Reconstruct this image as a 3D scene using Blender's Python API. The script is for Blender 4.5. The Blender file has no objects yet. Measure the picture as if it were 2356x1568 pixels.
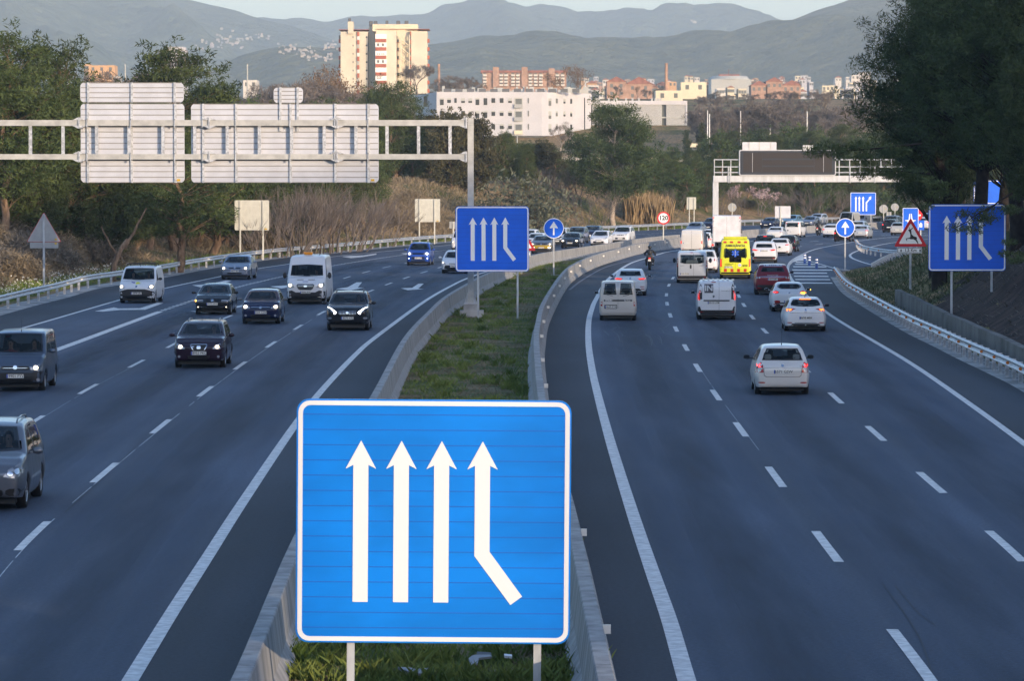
import bpy, bmesh, math, random
from mathutils import Vector, Matrix, noise
from mathutils.bvhtree import BVHTree
from mathutils.geometry import delaunay_2d_cdt
R = math.radians
PI = math.pi
rnd = random.Random(7)
SC = bpy.context.scene

# ------------------------------------------------------------------ camera
CAM_H = 6.4
PITCH = 2.411                       # degrees below the horizon
cam_d = bpy.data.cameras.new('camera')
cam_d.lens = 135.0; cam_d.sensor_width = 36.0
cam_d.clip_start = 0.5; cam_d.clip_end = 40000
cam_d.dof.use_dof = True; cam_d.dof.focus_distance = 140; cam_d.dof.aperture_fstop = 18
cam = bpy.data.objects.new('camera', cam_d); SC.collection.objects.link(cam)
cam.location = (0, 0, CAM_H); cam.rotation_euler = (R(90 - PITCH), 0, 0)
SC.camera = cam

# ------------------------------------------------------------------ sky, sun, exposure
SUN_EL = 8.0; SUN_AZ = 146.0        # degrees; azimuth clockwise from +Y (the view direction)
W = bpy.data.worlds.new('World'); SC.world = W; W.use_nodes = True
_nt = W.node_tree
_sky = _nt.nodes.new('ShaderNodeTexSky'); _sky.sky_type = 'NISHITA'; _sky.sun_disc = False
_sky.sun_elevation = R(SUN_EL); _sky.sun_rotation = R(SUN_AZ)
_sky.altitude = 100; _sky.air_density = 1.0; _sky.dust_density = 1.5; _sky.ozone_density = 3.0
_tint = _nt.nodes.new('ShaderNodeMix'); _tint.data_type = 'RGBA'; _tint.blend_type = 'MULTIPLY'; _tint.inputs[0].default_value = 1.0
_tint.inputs[7].default_value = (1.15, 1.02, 1.02, 1)       # cool white balance of the photograph
_nt.links.new(_sky.outputs[0], _tint.inputs[6]); _nt.links.new(_tint.outputs[2], _nt.nodes['Background'].inputs[0])
_nt.nodes['Background'].inputs[1].default_value = 0.15
sun_l = bpy.data.lights.new('sun', 'SUN'); sun_l.energy = 2.0; sun_l.angle = R(0.5); sun_l.color = (0.72, 0.555, 0.39)
sun = bpy.data.objects.new('sun', sun_l); SC.collection.objects.link(sun)
_sd = Vector((math.sin(R(SUN_AZ)) * math.cos(R(SUN_EL)), math.cos(R(SUN_AZ)) * math.cos(R(SUN_EL)), math.sin(R(SUN_EL))))
sun.rotation_euler = (-_sd).to_track_quat('-Z', 'Y').to_euler()
SC.view_settings.view_transform = 'Standard'; SC.view_settings.look = 'None'
SC.view_settings.gamma = 1; SC.view_settings.exposure = 1.64
SC.cycles.max_bounces = 6; SC.cycles.diffuse_bounces = 2; SC.cycles.glossy_bounces = 3
SC.cycles.transparent_max_bounces = 12; SC.cycles.volume_bounces = 1
SC.cycles.use_denoising = True

# ------------------------------------------------------------------ picture measurements -> metres
FD = 8835.0                         # focal length in units of a 2356 px wide picture
_cp, _sp = math.cos(R(PITCH)), math.sin(R(PITCH))
def ray(x, y):
    a = (x - 1178.0) / FD; b = (784.0 - y) / FD
    return Vector((a, _cp + b * _sp, -_sp + b * _cp))
def G(x, y, z=0.0):                 # point of the level plane z seen at (x, y)
    d = ray(x, y); t = (z - CAM_H) / d.z
    return Vector((d.x * t, d.y * t, z))
def D(x, y, Y):                     # point at distance Y seen at (x, y)
    d = ray(x, y); t = Y / d.y
    return Vector((d.x * t, Y, CAM_H + d.z * t))
def scl(Y): return FD / Y           # picture units per metre at distance Y

# ------------------------------------------------------------------ materials
MATS = {}
def mat(name, col, rough=0.6, metal=0.0, spec=0.5, var=0.0, scale=4.0, col2=None, bump=0.0, bscale=30.0,
        emit=None, estr=1.0, coat=0.0, trans=0.0, objvar=0.0, lo=0.4, hi=0.6, stretch=None, det=4.0):
    if name in MATS: return MATS[name]
    m = bpy.data.materials.new(name); m.use_nodes = True
    nt = m.node_tree; N = nt.nodes; L = nt.links
    b = N['Principled BSDF']
    b.inputs['Roughness'].default_value = rough; b.inputs['Metallic'].default_value = metal
    b.inputs['Specular IOR Level'].default_value = spec
    b.inputs['Coat Weight'].default_value = coat; b.inputs['Coat Roughness'].default_value = 0.06
    c = (*col, 1.0); b.inputs['Base Color'].default_value = c
    out = None
    tc = N.new('ShaderNodeTexCoord')
    src = tc.outputs['Object']
    if stretch:
        mp = N.new('ShaderNodeMapping'); mp.inputs['Scale'].default_value = stretch
        L.new(src, mp.inputs[0]); src = mp.outputs[0]
    if col2 is not None or var > 0:
        nz = N.new('ShaderNodeTexNoise'); nz.inputs['Scale'].default_value = scale; nz.inputs['Detail'].default_value = det
        L.new(src, nz.inputs['Vector'])
        rp = N.new('ShaderNodeValToRGB')
        rp.color_ramp.elements[0].position = lo; rp.color_ramp.elements[1].position = hi
        if col2 is None:
            rp.color_ramp.elements[0].color = (*[v * (1 - var) for v in col], 1); rp.color_ramp.elements[1].color = (*[min(1, v * (1 + var)) for v in col], 1)
        else:
            rp.color_ramp.elements[0].color = c; rp.color_ramp.elements[1].color = (*col2, 1)
        L.new(nz.outputs['Fac'], rp.inputs[0]); out = rp.outputs[0]
        L.new(out, b.inputs['Base Color'])
    if objvar > 0:
        oi = N.new('ShaderNodeObjectInfo'); mr = N.new('ShaderNodeMapRange')
        mr.inputs['To Min'].default_value = 1 - objvar; mr.inputs['To Max'].default_value = 1 + objvar
        L.new(oi.outputs['Random'], mr.inputs[0])
        hs = N.new('ShaderNodeHueSaturation'); hs.inputs['Color'].default_value = c
        L.new(mr.outputs[0], hs.inputs['Value'])
        if out: L.new(out, hs.inputs['Color'])
        L.new(hs.outputs[0], b.inputs['Base Color'])
    if bump > 0:
        nb = N.new('ShaderNodeTexNoise'); nb.inputs['Scale'].default_value = bscale; nb.inputs['Detail'].default_value = 3
        L.new(src, nb.inputs['Vector'])
        bp = N.new('ShaderNodeBump'); bp.inputs['Strength'].default_value = bump; bp.inputs['Distance'].default_value = 0.02
        L.new(nb.outputs['Fac'], bp.inputs['Height']); L.new(bp.outputs[0], b.inputs['Normal'])
    if emit is not None:
        b.inputs['Emission Color'].default_value = (*emit, 1); b.inputs['Emission Strength'].default_value = estr
    if trans > 0:
        tr = N.new('ShaderNodeBsdfTransparent'); tr.inputs[0].default_value = (0.75, 0.82, 0.82, 1)
        mx = N.new('ShaderNodeMixShader'); mx.inputs[0].default_value = trans
        L.new(b.outputs[0], mx.inputs[1]); L.new(tr.outputs[0], mx.inputs[2])
        L.new(mx.outputs[0], N['Material Output'].inputs['Surface'])
    MATS[name] = m
    return m

# ------------------------------------------------------------------ object helpers
COL = SC.collection
def tag(o, label=None, cat=None, group=None, kind=None):
    if label: o['label'] = label
    if cat: o['category'] = cat
    if group: o['group'] = group
    if kind: o['kind'] = kind
    return o
def empty(name, loc=(0, 0, 0), rz=0.0, label=None, cat=None, group=None):
    o = bpy.data.objects.new(name, None); COL.objects.link(o)
    o.location = loc; o.rotation_euler = (0, 0, rz); o.empty_display_size = 0.3
    return tag(o, label, cat, group)
def link(name, me, m=None, parent=None, smooth=False):
    o = bpy.data.objects.new(name, me); COL.objects.link(o)
    if m is not None and len(me.materials) == 0: me.materials.append(m)
    if parent is not None: o.parent = parent
    if smooth: me.shade_smooth()
    return o
def copy_tree(o, parent=None):
    c = o.copy(); COL.objects.link(c); c.parent = parent
    for ch in o.children: copy_tree(ch, c)
    return c

class MB:                           # collects simple shapes into one mesh
    def __init__(s): s.v = []; s.f = []; s.mi = []; s.cur = 0
    def add(s, vs, fs):
        n = len(s.v); s.v += [tuple(v) for v in vs]; s.f += [tuple(i + n for i in f) for f in fs]; s.mi += [s.cur] * len(fs); return s
    def box(s, c, d, rz=0.0, M=None):
        x, y, z = d[0] / 2, d[1] / 2, d[2] / 2
        vs = [Vector((a * x, b * y, e * z)) for a in (-1, 1) for b in (-1, 1) for e in (-1, 1)]
        if rz: vs = [Matrix.Rotation(rz, 3, 'Z') @ v for v in vs]
        if M: vs = [M @ v for v in vs]
        vs = [v + Vector(c) for v in vs]
        return s.add(vs, [(0, 1, 3, 2), (4, 6, 7, 5), (0, 4, 5, 1), (2, 3, 7, 6), (0, 2, 6, 4), (1, 5, 7, 3)])
    def bbox(s, a, b):
        return s.box([(a[i] + b[i]) / 2 for i in range(3)], [abs(b[i] - a[i]) for i in range(3)])
    def tube(s, pts, r, n=8, cap=True):
        pts = [Vector(p) for p in pts]; rs = r if isinstance(r, (list, tuple)) else [r] * len(pts)
        base = len(s.v); up = None
        for i, p in enumerate(pts):
            d = (pts[min(i + 1, len(pts) - 1)] - pts[max(i - 1, 0)])
            d = d.normalized() if d.length > 1e-9 else Vector((0, 0, 1))
            if up is None: up = Vector((0, 0, 1)) if abs(d.z) < 0.9 else Vector((1, 0, 0))
            a = d.cross(up)
            if a.length < 1e-6: a = d.cross(Vector((0, 1, 0.1)))
            a.normalize(); b = a.cross(d).normalized()
            for k in range(n):
                t = 2 * PI * k / n
                s.v.append(tuple(p + a * (rs[i] * math.cos(t)) + b * (rs[i] * math.sin(t))))
        for i in range(len(pts) - 1):
            for k in range(n):
                k2 = (k + 1) % n
                s.f.append((base + i * n + k, base + i * n + k2, base + (i + 1) * n + k2, base + (i + 1) * n + k)); s.mi.append(s.cur)
        if cap and n > 2:
            s.f.append(tuple(base + k for k in reversed(range(n)))); s.mi.append(s.cur)
            e = base + (len(pts) - 1) * n
            s.f.append(tuple(e + k for k in range(n))); s.mi.append(s.cur)
        return s
    def prism(s, poly, a, b, ax='y'):   # extrude a 2D outline (x, z) along y, or (x, y) along z
        n = len(poly)
        def q(p, t): return (p[0], t, p[1]) if ax == 'y' else ((p[0], p[1], t) if ax == 'z' else (t, p[0], p[1]))
        vs = [q(p, a) for p in poly] + [q(p, b) for p in poly]
        fs = [tuple(range(n)), tuple(reversed(range(n, 2 * n)))] + [(i, i + n, (i + 1) % n + n, (i + 1) % n) for i in range(n)]
        return s.add(vs, fs)
    def sphere(s, c, r, nu=10, nv=7):
        r = r if isinstance(r, (tuple, list)) else (r, r, r); base = len(s.v)
        for j in range(nv + 1):
            ph = PI * j / nv
            for i in range(nu):
                th = 2 * PI * i / nu
                s.v.append((c[0] + r[0] * math.sin(ph) * math.cos(th), c[1] + r[1] * math.sin(ph) * math.sin(th), c[2] + r[2] * math.cos(ph)))
        for j in range(nv):
            for i in range(nu):
                i2 = (i + 1) % nu
                s.f.append((base + j * nu + i, base + (j + 1) * nu + i, base + (j + 1) * nu + i2, base + j * nu + i2)); s.mi.append(s.cur)
        return s
    def mesh(s, name, mats=None, smooth=False):
        me = bpy.data.meshes.new(name); me.from_pydata(s.v, [], s.f)
        for m in (mats if isinstance(mats, (list, tuple)) else [mats]):
            if m is not None: me.materials.append(m)
        if isinstance(mats, (list, tuple)) and len(mats) > 1: me.polygons.foreach_set('material_index', s.mi)
        bm = bmesh.new(); bm.from_mesh(me); bmesh.ops.recalc_face_normals(bm, faces=bm.faces); bm.to_mesh(me); bm.free()
        if smooth: me.shade_smooth()
        me.update(); return me
    def build(s, name, m, parent=None, smooth=False):
        return link(name, s.mesh(name, m, smooth), None, parent)

def catmull(pts, n=8):
    pts = [Vector(p) for p in pts]; out = []
    P_ = [2 * pts[0] - pts[1]] + pts + [2 * pts[-1] - pts[-2]]
    for i in range(1, len(P_) - 2):
        a, b, c, d = P_[i - 1:i + 3]
        for k in range(n):
            t = k / n
            out.append(0.5 * ((2 * b) + (c - a) * t + (2 * a - 5 * b + 4 * c - d) * t * t + (3 * b - a - 3 * c + d) * t ** 3))
    out.append(pts[-1]); return out
def resample(pts, step):
    out = [pts[0].copy()]; acc = 0.0
    for a, b in zip(pts, pts[1:]):
        L_ = (b - a).length
        if L_ < 1e-9: continue
        t = step - acc
        while t <= L_:
            out.append(a.lerp(b, t / L_)); t += step
        acc = L_ - (t - step)
    return out
def offset2(pts, off):              # shift a ground polyline sideways (left of travel is +)
    out = []
    for i, p in enumerate(pts):
        d = pts[min(i + 1, len(pts) - 1)] - pts[max(i - 1, 0)]; d.z = 0; d.normalize()
        out.append(p + Vector((-d.y, d.x, 0)) * off)
    return out
def ribbon(mb, pts, w, z):
    a = offset2(pts, w / 2); b = offset2(pts, -w / 2); n = len(pts)
    mb.add([(p.x, p.y, z) for p in a] + [(p.x, p.y, z) for p in b], [(i, i + n, i + n + 1, i + 1) for i in range(n - 1)])
def cdt_mesh(poly, z=0.0, inner=None, holes=()):
    vs = [Vector((p[0], p[1])) for p in poly]; n = len(vs); fc = [list(range(n))]
    if inner: vs = vs + [Vector((p[0], p[1])) for p in inner]
    r = delaunay_2d_cdt(vs, [], fc, 1, 1e-6)
    return [(v.x, v.y, z) for v in r[0]], [tuple(f) for f in r[2]]
def inside(p, poly):
    c = False; n = len(poly); j = n - 1; x, y = p[0], p[1]
    for i in range(n):
        xi, yi = poly[i][0], poly[i][1]; xj, yj = poly[j][0], poly[j][1]
        if (yi > y) != (yj > y) and x < (xj - xi) * (y - yi) / (yj - yi) + xi: c = not c
        j = i
    return c
def rrect(x0, z0, x1, z1, r, n=5):
    out = []
    for cx, cz, a0 in ((x1 - r, z1 - r, 0), (x0 + r, z1 - r, 90), (x0 + r, z0 + r, 180), (x1 - r, z0 + r, 270)):
        for k in range(n + 1):
            a = R(a0 + 90 * k / n); out.append((cx + r * math.cos(a), cz + r * math.sin(a)))
    return out
def circle(cx, cz, r, n=28, rz=None):
    return [(cx + r * math.cos(2 * PI * k / n), cz + (rz or r) * math.sin(2 * PI * k / n)) for k in range(n)]
def text_mesh(s, size, m, bold=0.0, align='CENTER'):     # flat lettering in the x/z plane, facing -y
    cu = bpy.data.curves.new('t', 'FONT'); cu.body = s; cu.size = size; cu.align_x = align; cu.align_y = 'CENTER'
    cu.extrude = 0.0008; cu.offset = bold; cu.resolution_u = 3
    o = bpy.data.objects.new('t', cu); me = bpy.data.meshes.new_from_object(o)
    bpy.data.objects.remove(o); bpy.data.curves.remove(cu)
    me.transform(Matrix.Rotation(R(90), 4, 'X')); me.materials.clear(); me.materials.append(m); return me
# ------------------------------------------------------------------ carriageways: lines measured in the picture
def GL(pts, z=0.0, n=6, step=None):
    c = catmull([G(x, y, z) for x, y in pts], n)
    return c
def flat(pts, z=0.0): return [Vector((p.x, p.y, z)) for p in pts]
# lists run from near to far
rail_left_top = [(-260, 745), (0, 680.4), (66, 665), (132.6, 650.5), (199, 634), (285, 621.8), (362, 610.7), (442, 597), (525, 585), (645, 571), (765, 561.4),
                 (925, 547.5), (1045, 539), (1222, 528.4), (1330, 522.5), (1436, 518.5), (1562, 513.5), (1637, 509.5), (1711, 506.6), (1851, 502), (1926, 500), (2030, 497.5), (2200, 494), (2420, 490)]
line_left_outer = [(-200, 824), (66, 752), (274, 691.4), (375.7, 665), (506, 637), (592, 619), (665, 608), (767, 591), (930, 574.5), (1040, 563.8), (1200, 548), (1400, 534.5), (1700, 521.5), (2000, 511), (2400, 501)]
line_left_thick = [(-200, 922), (130, 806), (276, 752), (364.7, 719)]
line_left_blocks = [(364.7, 719), (405, 705), (470, 684), (549, 661), (597, 649), (647, 637.6), (768, 611.7), (925, 587.5), (1031, 575.6), (1200, 560), (1400, 543.5), (1700, 528)]
line_left_inner = [(230, 1680), (300, 1568), (400, 1405), (480, 1280), (560, 1155), (675, 985), (740, 900), (820, 815), (868, 774), (978.6, 693), (1045, 655), (1078, 640), (1118, 626.5),
                   (1220, 600), (1300, 583), (1450, 560), (1600, 545), (1800, 533), (2050, 522), (2400, 511)]
wall_left_top = [(500, 1660), (550, 1568), (600, 1450), (640, 1350), (682, 1252), (760, 1090), (865, 905), (935, 776), (990, 716), (1026, 683), (1080, 651), (1125, 628), (1220, 589), (1303.5, 574),
                 (1398, 560.5), (1460, 550.5), (1526.5, 543), (1562, 540)]
wall_right_top = [(1420, 1660), (1396, 1568), (1345, 1330), (1305, 1149), (1262, 1000), (1242, 880), (1234, 781), (1238, 744), (1251, 696), (1291, 633), (1318, 609.5), (1362.6, 588.5), (1421.6, 572),
                  (1466, 561.5), (1510, 555.2), (1562, 548)]
wall_far_top = [(1562, 546.5), (1700, 531), (1850, 520.5), (2012, 512), (2150, 506), (2400, 499)]
line_right_inner = [(1620, 1690), (1580, 1568), (1540, 1430), (1500, 1315), (1465, 1212), (1430, 1102), (1400, 1002), (1375, 908), (1362, 850), (1354, 790), (1354.5, 741.5), (1361.7, 712), (1372, 688), (1400, 643), (1444, 610),
                    (1478, 597), (1515, 585.8), (1556.6, 577), (1700, 559), (1849, 544), (2012, 532), (2200, 523), (2400, 516)]
dash_right_1 = [(2190, 1640), (2095, 1506), (1901, 1257), (1784, 1098), (1704, 989), (1647, 910), (1605, 847), (1578, 801), (1555, 757.6), (1542, 726.5), (1534.7, 699.5), (1533.4, 679), (1539, 657), (1548.5, 640.4), (1570, 617), (1600, 600), (1680, 578), (1850, 558), (2050, 541), (2400, 525)]
dash_right_2 = [(2480, 1420), (2314, 1258), (2140, 1110), (2014, 998), (1923, 917), (1850, 848), (1800, 802), (1759.5, 762.3), (1730.7, 730.6), (1711.5, 702.6), (1699.7, 682), (1689.4, 659.7), (1686, 643.5), (1690, 625), (1705, 605), (1750, 583), (1880, 563), (2050, 547.5), (2400, 531)]
line_right_outer = [(2560, 1175), (2356, 1022), (2230, 930), (2100, 840), (2000, 780), (1950, 751), (1905, 722), (1866, 690), (1832, 658), (1815, 632), (1813, 616), (1822, 600), (1850, 584), (1882, 572.5), (1941, 561), (2000, 552), (2062, 545.8), (2200, 538), (2400, 531)]
rail_right_top = [(2520, 925), (2356, 839), (2293, 811), (2219, 780), (2160, 753.5), (2101, 728), (2042, 698), (1983, 666), (1945, 643), (1919.6, 613)]
wall_slope_top = [(2560, 895), (2450, 842), (2356, 797.6), (2263.5, 756), (2175, 718), (2120, 691), (2064, 664.8)]
ramp_right = [(1912, 628), (1965, 616), (2040, 606), (2075, 590), (2120, 575), (2200, 562), (2420, 548)]

H_RAIL = 0.78; H_WALL = 0.86
RLT = flat(GL(rail_left_top, H_RAIL)); RRT = flat(GL(rail_right_top, 0.72)); WLT = flat(GL(wall_left_top, H_WALL)); WRT = flat(GL(wall_right_top, H_WALL))
WFT = flat(GL(wall_far_top, H_WALL)); WST = flat(GL(wall_slope_top, 0.9))
RAMP = flat(GL(ramp_right, 0.0))
# corridor of asphalt between the outer rails
corr = [p + Vector((-0.4, 0.25, 0)) for p in RLT] + [p + Vector((0.5, 0, 0)) for p in reversed(RAMP)] + [p + Vector((0.45, 0, 0)) for p in reversed(RRT)]
near = [Vector((corr[-1].x, 20, 0)), Vector((corr[0].x, 20, 0))]
corr = corr + near
RLs = resample(RLT, 8.0)
RRs = resample([Vector((RRT[0].x + 2, 20, 0))] + RRT + RAMP[:1] + RAMP[1:], 6.0)
def seg_dist(p, pl):
    best = 1e9
    for a, b in zip(pl, pl[1:]):
        ab = (b.x - a.x, b.y - a.y); l2 = ab[0] ** 2 + ab[1] ** 2 or 1e-9
        t = max(0, min(1, ((p[0] - a.x) * ab[0] + (p[1] - a.y) * ab[1]) / l2))
        d = math.hypot(p[0] - a.x - ab[0] * t, p[1] - a.y - ab[1] * t)
        if d < best: best = d
    return best
def sm(a, b, x):
    t = max(0.0, min(1.0, (x - a) / (b - a))); return t * t * (3 - 2 * t)
RL_ext = [Vector((RLs[0].x, 15, 0))] + RLs
def far_h(x, y):                    # the rising country beyond the motorway
    return 5.0 + 5.0 * sm(560, 860, y) + 11 * sm(895, 985, y) + 10 * sm(1040, 1180, y) + 8 * sm(1250, 1600, y) + 26 * sm(1600, 4200, y)
def terrain_h(x, y):
    if inside((x, y), corr): return -0.06
    dl = seg_dist((x, y), RL_ext); dr = seg_dist((x, y), RRs)
    n = noise.noise(Vector((x * 0.05, y * 0.05, 0))) ; n2 = noise.noise(Vector((x * 0.22, y * 0.22, 3)))
    if y > 1200: return far_h(x, y)
    if dl < dr or y > 600:
        h = (4.8 + 1.0 * sm(340, 400, y)) * sm(1.5, 22, dl) + 0.9 * n * sm(3, 14, dl) + 0.25 * n2 * sm(2, 8, dl)
        h = max(h, -0.02)
        k = sm(40, 130, dl)
        return h * (1 - k) + far_h(x, y) * k if y > 300 else h
    hmax = 6.2 - 3.3 * sm(150, 235, y)
    h = hmax * sm(0.9, 15 - 5 * sm(120, 170, y), dr) + 0.4 * n * sm(3, 10, dr) + 0.12 * n2 * sm(1, 5, dr)
    return max(h, -0.02)
# the ground: one sheet from behind the camera to the mountains, finer near the road
ys = [-260, -200, -160, -120, -60, 0, 20]
y = 20.0
while y < 11500:
    y += max(1.6, (y - 20) * 0.017); ys.append(y)
ns = 150
gv = []; gf = []
for y in ys:
    half = 60 + max(0, y) * 0.22 + max(0, y - 1500) * 0.6
    if y < 0: half = 300
    cx = 0 if y < 200 else 0
    for i in range(ns + 1):
        u = i / ns * 2 - 1
        x = half * (u * 0.72 + 0.28 * u ** 3) + cx
        gv.append((x, y, terrain_h(x, y)))
for j in range(len(ys) - 1):
    for i in range(ns):
        a = j * (ns + 1) + i; gf.append((a, a + 1, a + ns + 2, a + ns + 1))
def ground_mat():
    m = mat('ground', (0.10, 0.075, 0.045), 0.95, spec=0.1, bump=0.6, bscale=6)
    nt = m.node_tree; N = nt.nodes; L = nt.links; b = N['Principled BSDF']
    tc = N.new('ShaderNodeTexCoord'); n1 = N.new('ShaderNodeTexNoise'); n1.inputs['Scale'].default_value = 0.11; n1.inputs['Detail'].default_value = 6
    n2 = N.new('ShaderNodeTexNoise'); n2.inputs['Scale'].default_value = 1.7; n2.inputs['Detail'].default_value = 5
    L.new(tc.outputs['Object'], n1.inputs[0]); L.new(tc.outputs['Object'], n2.inputs[0])
    r1 = N.new('ShaderNodeValToRGB'); e = r1.color_ramp.elements
    e[0].position = 0.40; e[0].color = (0.12, 0.13, 0.045, 1); e[1].position = 0.56; e[1].color = (0.33, 0.225, 0.12, 1)
    r2 = N.new('ShaderNodeValToRGB'); e = r2.color_ramp.elements
    e[0].position = 0.35; e[0].color = (0.5, 0.5, 0.5, 1); e[1].position = 0.7; e[1].color = (1.25, 1.2, 1.1, 1)
    mx = N.new('ShaderNodeMix'); mx.data_type = 'RGBA'; mx.blend_type = 'MULTIPLY'; mx.inputs[0].default_value = 1
    L.new(n1.outputs['Fac'], r1.inputs[0]); L.new(n2.outputs['Fac'], r2.inputs[0]); L.new(r1.outputs[0], mx.inputs[6]); L.new(r2.outputs[0], mx.inputs[7])
    L.new(mx.outputs[2], b.inputs['Base Color']); return m
me = bpy.data.meshes.new('ground'); me.from_pydata(gv, [], gf)
tag(link('ground', me, ground_mat(), smooth=True), 'earth and dry grass ground with banks either side of the motorway', 'ground', kind='structure')

# ------------------------------------------------------------------ asphalt
def asphalt(name, base, patch=0.0):
    m = mat(name, base, 0.82, spec=0.35, bump=0.35, bscale=45)
    nt = m.node_tree; N = nt.nodes; L = nt.links; b = N['Principled BSDF']
    tc = N.new('ShaderNodeTexCoord')
    mp = N.new('ShaderNodeMapping'); mp.inputs['Scale'].default_value = (0.9, 0.035, 1); mp.inputs['Rotation'].default_value = (0, 0, R(2))
    L.new(tc.outputs['Object'], mp.inputs[0])
    n1 = N.new('ShaderNodeTexNoise'); n1.inputs['Scale'].default_value = 0.55; n1.inputs['Detail'].default_value = 4; L.new(mp.outputs[0], n1.inputs[0])
    n2 = N.new('ShaderNodeTexNoise'); n2.inputs['Scale'].default_value = 14; n2.inputs['Detail'].default_value = 5; L.new(tc.outputs['Object'], n2.inputs[0])
    n3 = N.new('ShaderNodeTexNoise'); n3.inputs['Scale'].default_value = 0.08; n3.inputs['Detail'].default_value = 5; L.new(tc.outputs['Object'], n3.inputs[0])
    sm_ = None
    for nn, lo, hi, a, c in ((n1, 0.34, 0.66, 0.72, 1.28), (n2, 0.3, 0.7, 0.70, 1.32), (n3, 0.35, 0.65, 0.84, 1.16)):
        mr = N.new('ShaderNodeMapRange'); mr.inputs[1].default_value = lo; mr.inputs[2].default_value = hi; mr.inputs[3].default_value = a; mr.inputs[4].default_value = c
        L.new(nn.outputs['Fac'], mr.inputs[0])
        if sm_ is None: sm_ = mr.outputs[0]
        else:
            mu = N.new('ShaderNodeMath'); mu.operation = 'MULTIPLY'; L.new(sm_, mu.inputs[0]); L.new(mr.outputs[0], mu.inputs[1]); sm_ = mu.outputs[0]
    hs = N.new('ShaderNodeHueSaturation'); hs.inputs['Color'].default_value = (*base, 1); L.new(sm_, hs.inputs['Value']); L.new(hs.outputs[0], b.inputs['Base Color'])
    return m
M_ROAD = asphalt('asphalt', (0.046, 0.063, 0.096)); M_SHO = asphalt('asphalt_shoulder', (0.026, 0.032, 0.044))
corr_r = corr
grid = []
vs, fs = cdt_mesh([(p.x, p.y) for p in corr_r], 0.0)
me = bpy.data.meshes.new('road'); me.from_pydata(vs, [], fs); tag(link('road', me, M_ROAD), 'blue grey asphalt motorway with two carriageways', 'road', kind='structure')
def between(a, b):                  # polygon between two polylines
    return [(p.x, p.y) for p in a] + [(p.x, p.y) for p in reversed(b)]
def sheet(name, polys, m, z, label=None, cat=None, kind='structure'):
    mb = MB()
    for po in polys:
        v, f = cdt_mesh(po, z); mb.add(v, f)
    o = mb.build(name, m); tag(o, label, cat, kind=kind); return o
LLO, LLI = flat(GL(line_left_outer)), flat(GL(line_left_inner)); LRI, LRO = flat(GL(line_right_inner)), flat(GL(line_right_outer))
far_cut = lambda pl, Y: [p for p in pl if p.y < Y]
sheet('shoulder', [between(far_cut(RLT, 520), far_cut(LLO, 500)), between(far_cut(LLI, 300), far_cut(WLT, 305)), between(far_cut(WRT, 300), far_cut(LRI, 295)),
                   between(far_cut(LRO, 232), far_cut(RRT, 250))], M_SHO, 0.004, 'darker asphalt hard shoulders along the motorway edges', 'shoulder')
# concrete gutters under the rails
M_CONC = mat('concrete', (0.36, 0.355, 0.34), 0.9, spec=0.2, var=0.22, scale=1.2, bump=0.4, bscale=25)
M_GUT = mat('gutter_concrete', (0.30, 0.30, 0.29), 0.9, spec=0.2, var=0.3, scale=0.8, bump=0.4, bscale=12)
mb = MB()
for pl, off, w in ((far_cut(RLT, 430), 0.05, 1.5), (far_cut(RRT, 260), -0.25, 1.0)):
    ribbon(mb, offset2(pl, off), w, 0.008)
tag(mb.build('gutter', M_GUT), 'pale concrete gutter strips below the guard rails', 'gutter', kind='structure')

# ------------------------------------------------------------------ painted markings
M_PAINT = mat('road_paint', (0.60, 0.60, 0.58), 0.7, spec=0.3, var=0.16, scale=5, bump=0.3, bscale=40)
M_PAINTD = mat('road_paint_worn', (0.42, 0.45, 0.48), 0.75, spec=0.3, var=0.3, scale=3)
mk = MB(); SEAM = MB(); ZM = 0.010
ribbon(mk, LLO, 0.20, ZM); ribbon(mk, LLI, 0.22, ZM); ribbon(mk, LRI, 0.24, ZM); ribbon(mk, LRO, 0.20, ZM)
ribbon(mk, flat(GL(line_left_thick)), 0.36, ZM)
bl = resample(flat(GL(line_left_blocks)), 0.5); bl = [p for p in bl if p.y < 520]
for i in range(0, len(bl) - 3, 4): ribbon(mk, bl[i:i + 3], 0.32, ZM)
def dashes(pl, starts=None, period=15.2, ln=5.9, w=0.17, phase=0.0, ymax=420):
    pl = resample(flat(GL(pl)), 0.25); L_ = 0.0; run = []
    for a, b in zip(pl, pl[1:]):
        L_ += (b - a).length
        if (L_ - phase) % period < ln and a.y < ymax: run.append(b)
        else:
            if len(run) > 3: ribbon(mk, run[::3] + [run[-1]], w, ZM)
            run = []
def dash_centers(pts, period=15.2, ln=5.9, w=0.17, tail=0):   # dashes centred on measured points
    c = flat(GL(pts)); 
    for (x, y) in pts:
        if y < 640: continue
        p = G(x, y); best = min(range(len(c)), key=lambda i: (c[i] - p).length)
        fine = resample(c, 0.4); k = min(range(len(fine)), key=lambda i: (fine[i] - p).length)
        h = int(ln / 0.8); seg = fine[max(0, k - h):k + h + 1]
        if len(seg) > 2: ribbon(mk, seg, w, ZM)
    fine = resample(c, 0.4); p0 = G(*[q for q in pts if q[1] >= 640][-1]); k = min(range(len(fine)), key=lambda i: (fine[i] - p0).length)
    step = int(period / 0.4); h = int(ln / 0.8); k += step
    while k + h < len(fine) and fine[k].y < 470:
        ribbon(mk, fine[k - h:k + h + 1], w, ZM); k += step
dash_centers(dash_right_1); dash_centers(dash_right_2)
dash_left_1 = [(-70, 1400), (73, 1236), (240, 1090), (369.5, 983), (472, 902), (553, 842), (624, 793.5), (686.5, 753.5), (739.6, 721), (796, 694.5), (851, 671), (894, 654), (940, 638), (985, 624), (1034, 610), (1090, 596), (1180, 578), (1320, 560), (1500, 545), (1800, 528)]
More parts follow.
